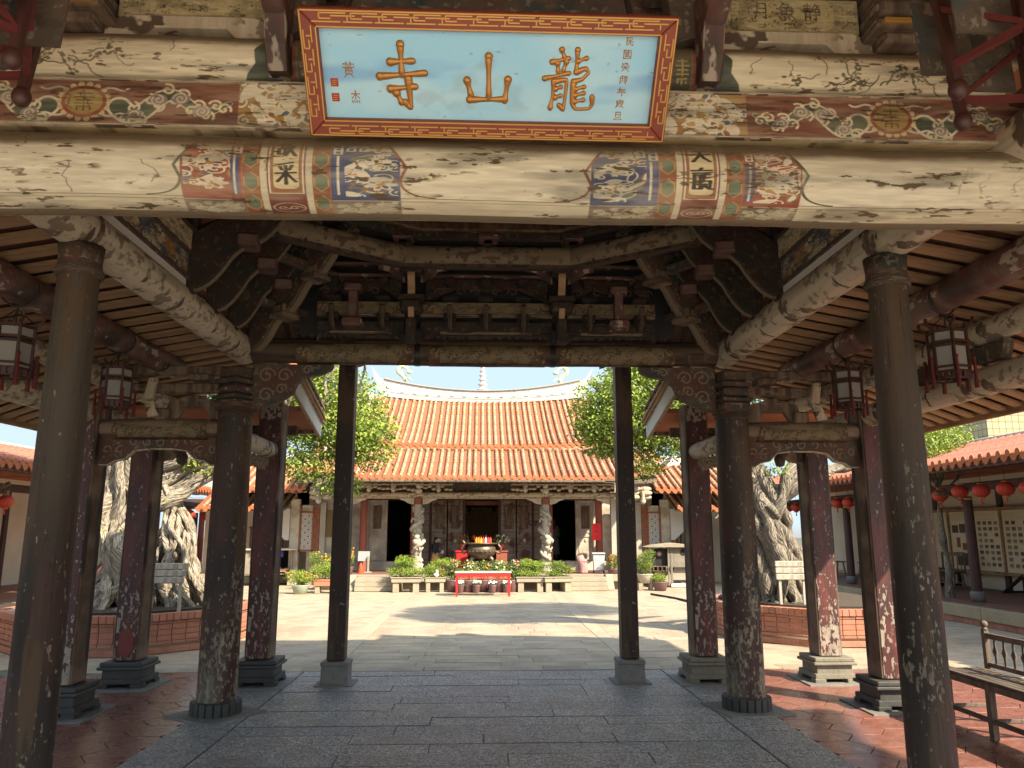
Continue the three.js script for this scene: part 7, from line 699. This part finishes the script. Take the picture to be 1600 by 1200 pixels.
{ const gs = mat(W1, 0.9, { map: granT([0.30, 0.27, 0.21], [0.18, 0.16, 0.13], 1301) }); const o = thing('furnace_shed', 'grey stall with a pale sloping roof, blue and yellow cloths inside', 'stall', [-6.75, 0, -25.4], 0.15); part('roof', [bx(1.75, 0.06, 1.1, 0, 1.12, 0, 0.02)], dirtyWhite, o); part('side_panel', [bx(0.5, 0.75, 0.05, -0.5, 0.70, 0.42), bx(0.05, 0.75, 0.9, 0.72, 0.70, 0), bx(0.05, 0.75, 0.9, -0.76, 0.7, 0)], gs, o); part('back', bx(1.5, 0.9, 0.05, 0, 0.7, -0.45), mat([0.06, 0.055, 0.05], 0.9), o); for (const [a, b] of [[-0.72, 0.4], [0.72, 0.4], [-0.2, 0.42], [0.72, -0.4]]) part('leg', bx(0.07, 1.1, 0.07, a, 0.55, b), gs, o); part('blue_cloth', bx(0.62, 0.2, 0.04, 0.14, 0.98, 0.36, 0.01), mat([0.03, 0.045, 0.28], 0.8), o); part('yellow_cloth', [bx(0.5, 0.3, 0.04, 0.1, 0.75, 0.2), ball(0.14, 0.16, 0.6, 0.25, 1.4, 0.5, 0.7)], mat([0.62, 0.36, 0.05], 0.9), o); part('shelf', [bx(1.5, 0.04, 0.9, 0, 0.36, 0), bx(0.9, 0.05, 0.05, 0.3, 0.5, 0.44)], M.brown, o); part('clutter', [...Array(12)].map(() => bx(rr(0.1, 0.3), rr(0.04, 0.1), rr(0.1, 0.2), rr(-0.1, 0.65), 0.45 + rr(-0.05, 0.08), rr(0.2, 0.45))), M.rafter, o);
  const p = thing('metal_furnace', 'pale metal joss paper furnace box on legs with a round hole', 'furnace', [5.9, 0, -24.3], -0.1); part('roof', [extr([[-0.85, 0], [0.85, 0], [0.62, 0.06], [0.1, 0.12], [-0.1, 0.12], [-0.62, 0.06]], 1.0, 0.01).translate(0, 1.2, 0)], midStone, p); part('box', bx(0.86, 0.62, 0.7, 0.32, 0.9, 0, 0.02), gs, p); part('hole', lathe([[0, 0], [0.09, 0], [0.1, 0.02], [0.08, 0.025], [0, 0.005]], 20).rotateX(Math.PI / 2).translate(0.32, 1.06, 0.35), M.black, p); part('side_opening', [bx(0.5, 0.5, 0.04, -0.42, 0.9, 0.2), bx(0.5, 0.5, 0.5, -0.42, 0.9, -0.1)], M.black, p); part('paper_disc', lathe([[0, 0], [0.08, 0.0], [0, 0.01]], 16).rotateX(Math.PI / 2).translate(-0.4, 1.0, 0.23), mat([0.6, 0.4, 0.34], 0.8), p); for (const [a, b] of [[-0.7, 0.33], [-0.14, 0.33], [-0.05, 0.33], [0.72, 0.33], [-0.7, -0.3], [0.72, -0.3]]) part('leg', bx(0.06, 1.16, 0.06, a, 0.6, b), a < -0.6 ? M.brown : gs, p); part('rack', [bx(1.5, 0.03, 0.7, 0, 0.08, 0), ...[...Array(6)].map((_, i) => bx(0.02, 0.12, 0.6, -0.62 + i * 0.13, 0.56, 0.1)), bx(0.7, 0.03, 0.7, -0.4, 0.5, 0), bx(0.7, 0.03, 0.7, -0.4, 0.62, 0)], M.brown, p); part('tray', bx(0.9, 0.1, 0.75, 0.35, 0.06, 0.05), mat([0.5, 0.53, 0.52], 0.6), p); part('ash_grate', bx(0.85, 0.34, 0.02, 0.32, 0.38, 0.2), mat([0.36, 0.33, 0.27], 0.9), p); }
{ const o = thing('white_lectern', 'pale grey stand with a slanted board left of the slim dark column', 'stand', [-3.62, 0.43, -24.3]); part('board', bx(0.36, 0.3, 0.04, 0, 0.5, 0, 0.01).rotateX(-0.15), mat([0.30, 0.32, 0.35], 0.6), o); part('post', [bx(0.06, 0.5, 0.06, 0.15, 0.25, 0), bx(0.3, 0.04, 0.3, 0.1, 0.02, 0)], midStone, o); part('red_cone', lathe([[0, 0], [0.11, 0], [0.03, 0.3], [0, 0.3]], 12, -0.05, 0, 0.15), mat([0.5, 0.08, 0.03], 0.6), o); }
{ const o = thing('ground_hose', 'dark cable lying across the paving behind the slim dark column', 'cable', [0, 0, 0]); part('hose', sweep(spline([[4.55, 0.02, -21.2], [4.9, 0.02, -19.8], [5.0, 0.02, -18.2], [4.95, 0.02, -16.6], [4.85, 0.02, -15.2]], 40), 0.03, 7), M.black, o); }

// ---------------------------------------------------------------- people
const SKIN = mat([0.52, 0.32, 0.23], 0.6), hairM = mat([0.012, 0.01, 0.009], 0.6);
function body(bones, res, scale, cx, cy) { // one continuous surface from tapered capsules joined smoothly
  const mc = new MarchingCubes(res, M.white, false, false, 60000), h = 2 / res, A = V(0, 0, 0); const k = 0.03;
  for (let z = 0; z < res; z++) for (let y = 0; y < res; y++) for (let x = 0; x < res; x++) { const px = (x * h - 1) * scale[0] + cx, py = (y * h - 1) * scale[1] + cy, pz = (z * h - 1) * scale[2]; let d = 9;
    for (const [a, b, r0, r1] of bones) { const bx_ = b[0] - a[0], by = b[1] - a[1], bz = b[2] - a[2], t = clamp(((px - a[0]) * bx_ + (py - a[1]) * by + (pz - a[2]) * bz) / (bx_ * bx_ + by * by + bz * bz + 1e-9), 0, 1); const q = Math.hypot(px - a[0] - bx_ * t, py - a[1] - by * t, pz - a[2] - bz * t) - (r0 + (r1 - r0) * t); const s = Math.max(k - Math.abs(d - q), 0) / k; d = Math.min(d, q) - s * s * k * 0.25; }
    mc.field[x + y * res + z * res * res] = -d; }
  mc.isolation = 0; mc.update(); const n = mc.count ?? mc.geometry.drawRange.count, P = mc.positionArray.slice(0, n * 3), N = mc.normalArray.slice(0, n * 3); for (let i = 0; i < n; i++) { P[i * 3] = P[i * 3] * scale[0] + cx; P[i * 3 + 1] = P[i * 3 + 1] * scale[1] + cy; P[i * 3 + 2] *= scale[2]; }
  const g = new THREE.BufferGeometry(); g.setAttribute('position', new THREE.BufferAttribute(P, 3)); g.setAttribute('normal', new THREE.BufferAttribute(N, 3)); g.setAttribute('uv', new THREE.BufferAttribute(new Float32Array(n * 2), 2)); g.computeVertexNormals(); return g;
}
{ // walking to the right: dark top, tan skirt
  const K = 0.92, o = thing('person', 'person in a dark top and tan skirt walking past the closed door leaves', 'person', [-1.47, 0.43, -25.1], -0.2); const s = (l) => l.map(([a, b, r, q]) => [a.map((v) => v * K), b.map((v) => v * K), r * K, q * K]);
  const bones = s([[[0, 0.62, 0], [0.01, 0.86, 0], 0.085, 0.095], [[0.01, 0.86, -0.07], [0.01, 0.86, 0.07], 0.05, 0.05], [[0.015, 0.9, 0], [0.03, 0.99, 0], 0.035, 0.03], [[0.03, 1.05, 0], [0.04, 1.09, 0], 0.062, 0.07], [[0.0, 0.6, -0.05], [0.10, 0.34, -0.05], 0.07, 0.048], [[0.1, 0.34, -0.05], [0.08, 0.06, -0.05], 0.046, 0.028], [[0, 0.6, 0.05], [-0.05, 0.33, 0.05], 0.07, 0.048], [[-0.05, 0.33, 0.05], [-0.16, 0.08, 0.05], 0.046, 0.028], [[0.08, 0.04, -0.05], [0.16, 0.025, -0.05], 0.028, 0.02], [[-0.16, 0.06, 0.05], [-0.09, 0.025, 0.05], 0.028, 0.02], [[0.01, 0.87, 0.11], [-0.04, 0.7, 0.14], 0.036, 0.03], [[-0.04, 0.7, 0.14], [0.07, 0.60, 0.15], 0.028, 0.02], [[0.01, 0.87, -0.11], [0.03, 0.7, -0.14], 0.036, 0.03], [[0.03, 0.7, -0.14], [0.13, 0.62, -0.12], 0.028, 0.02], [[0.1, 1.06, 0], [0.112, 1.05, 0], 0.012, 0.008], [[0.14, 0.615, -0.12], [0.18, 0.60, -0.115], 0.018, 0.012], [[0.08, 0.595, 0.15], [0.12, 0.585, 0.15], 0.018, 0.012]]);
  part('body', body(bones, 72, [0.36, 0.62, 0.3], 0, 0.55), SKIN, o);
  part('jacket', body(s([[[0, 0.66, 0], [0.01, 0.87, 0], 0.105, 0.11], [[0.01, 0.87, -0.1], [0.01, 0.87, 0.1], 0.058, 0.058], [[0.01, 0.88, 0.11], [-0.04, 0.7, 0.145], 0.05, 0.042], [[-0.04, 0.7, 0.145], [0.05, 0.62, 0.15], 0.04, 0.032], [[0.01, 0.88, -0.11], [0.03, 0.7, -0.145], 0.05, 0.042], [[0.03, 0.7, -0.145], [0.11, 0.63, -0.125], 0.04, 0.032]]), 56, [0.32, 0.34, 0.3], 0, 0.7), mat([0.02, 0.024, 0.034], 0.9), o);
  part('skirt', clean(new THREE.CylinderGeometry(0.095 * K, 0.175 * K, 0.34 * K, 20, 4, true).scale(1, 1, 0.85).translate(0, 0.5 * K, 0)), mat([0.50, 0.30, 0.11], 0.9, { ds: 1 }), o);
  part('hair', [ball(0.078 * K, 0.025 * K, 1.10 * K, 0, 1, 0.95, 1.05, 14, 10), ball(0.06 * K, -0.02 * K, 1.04 * K, 0, 0.8, 1, 1.05)], hairM, o); part('eye', [1, -1].map((q) => ball(0.008, 0.098 * K, 1.075 * K, q * 0.026)), M.black, o); part('ear', ball(0.016, 0.03, 1.055 * K, 0.068, 0.7, 1.1, 0.5), SKIN, o); part('shoe', [bx(0.11, 0.05, 0.05, 0.12 * K, 0.025, -0.05, 0.02), bx(0.11, 0.05, 0.05, -0.12 * K, 0.035, 0.05, 0.02)], M.black, o); part('bag', [ball(0.09, -0.12, 0.74, -0.02, 0.7, 1.3, 1)], mat([0.016, 0.018, 0.022], 0.8), o); part('paper', bx(0.08, 0.1, 0.01, 0.2, 0.6, -0.11), M.paper, o);
  const w = thing('person', 'dim figure in white standing inside the dark right doorway', 'person', [2.72, 0.67, -29.4], 0); part('body', body([[[0, 0.75, 0], [0, 1.15, 0], 0.12, 0.13], [[0, 1.15, -0.12], [0, 1.15, 0.12], 0.06, 0.06], [[0, 1.2, 0], [0, 1.3, 0], 0.045, 0.04], [[0, 1.36, 0], [0, 1.42, 0], 0.075, 0.085], [[-0.07, 0.75, 0], [-0.08, 0.4, 0.02], 0.09, 0.06], [[-0.08, 0.4, 0.02], [-0.08, 0.05, 0], 0.06, 0.04], [[0.07, 0.75, 0], [0.08, 0.4, 0.02], 0.09, 0.06], [[0.08, 0.4, 0.02], [0.08, 0.05, 0], 0.06, 0.04], [[-0.16, 1.14, 0], [-0.2, 0.85, 0.03], 0.05, 0.04], [[-0.2, 0.85, 0.03], [-0.1, 0.75, 0.14], 0.04, 0.03], [[0.16, 1.14, 0], [0.2, 0.85, 0.03], 0.05, 0.04], [[0.2, 0.85, 0.03], [0.1, 0.75, 0.14], 0.04, 0.03]], 56, [0.34, 0.78, 0.3], 0, 0.74), SKIN, w); part('robe', clean(new THREE.CylinderGeometry(0.15, 0.23, 1.05, 18, 1, true).scale(1, 1, 0.8).translate(0, 0.68, 0)), mat([0.7, 0.68, 0.62], 0.9, { ds: 1 }), w); part('hair', ball(0.092, 0, 1.43, -0.012, 1, 0.95, 1), hairM, w); }
renderer.render(scene, camera);
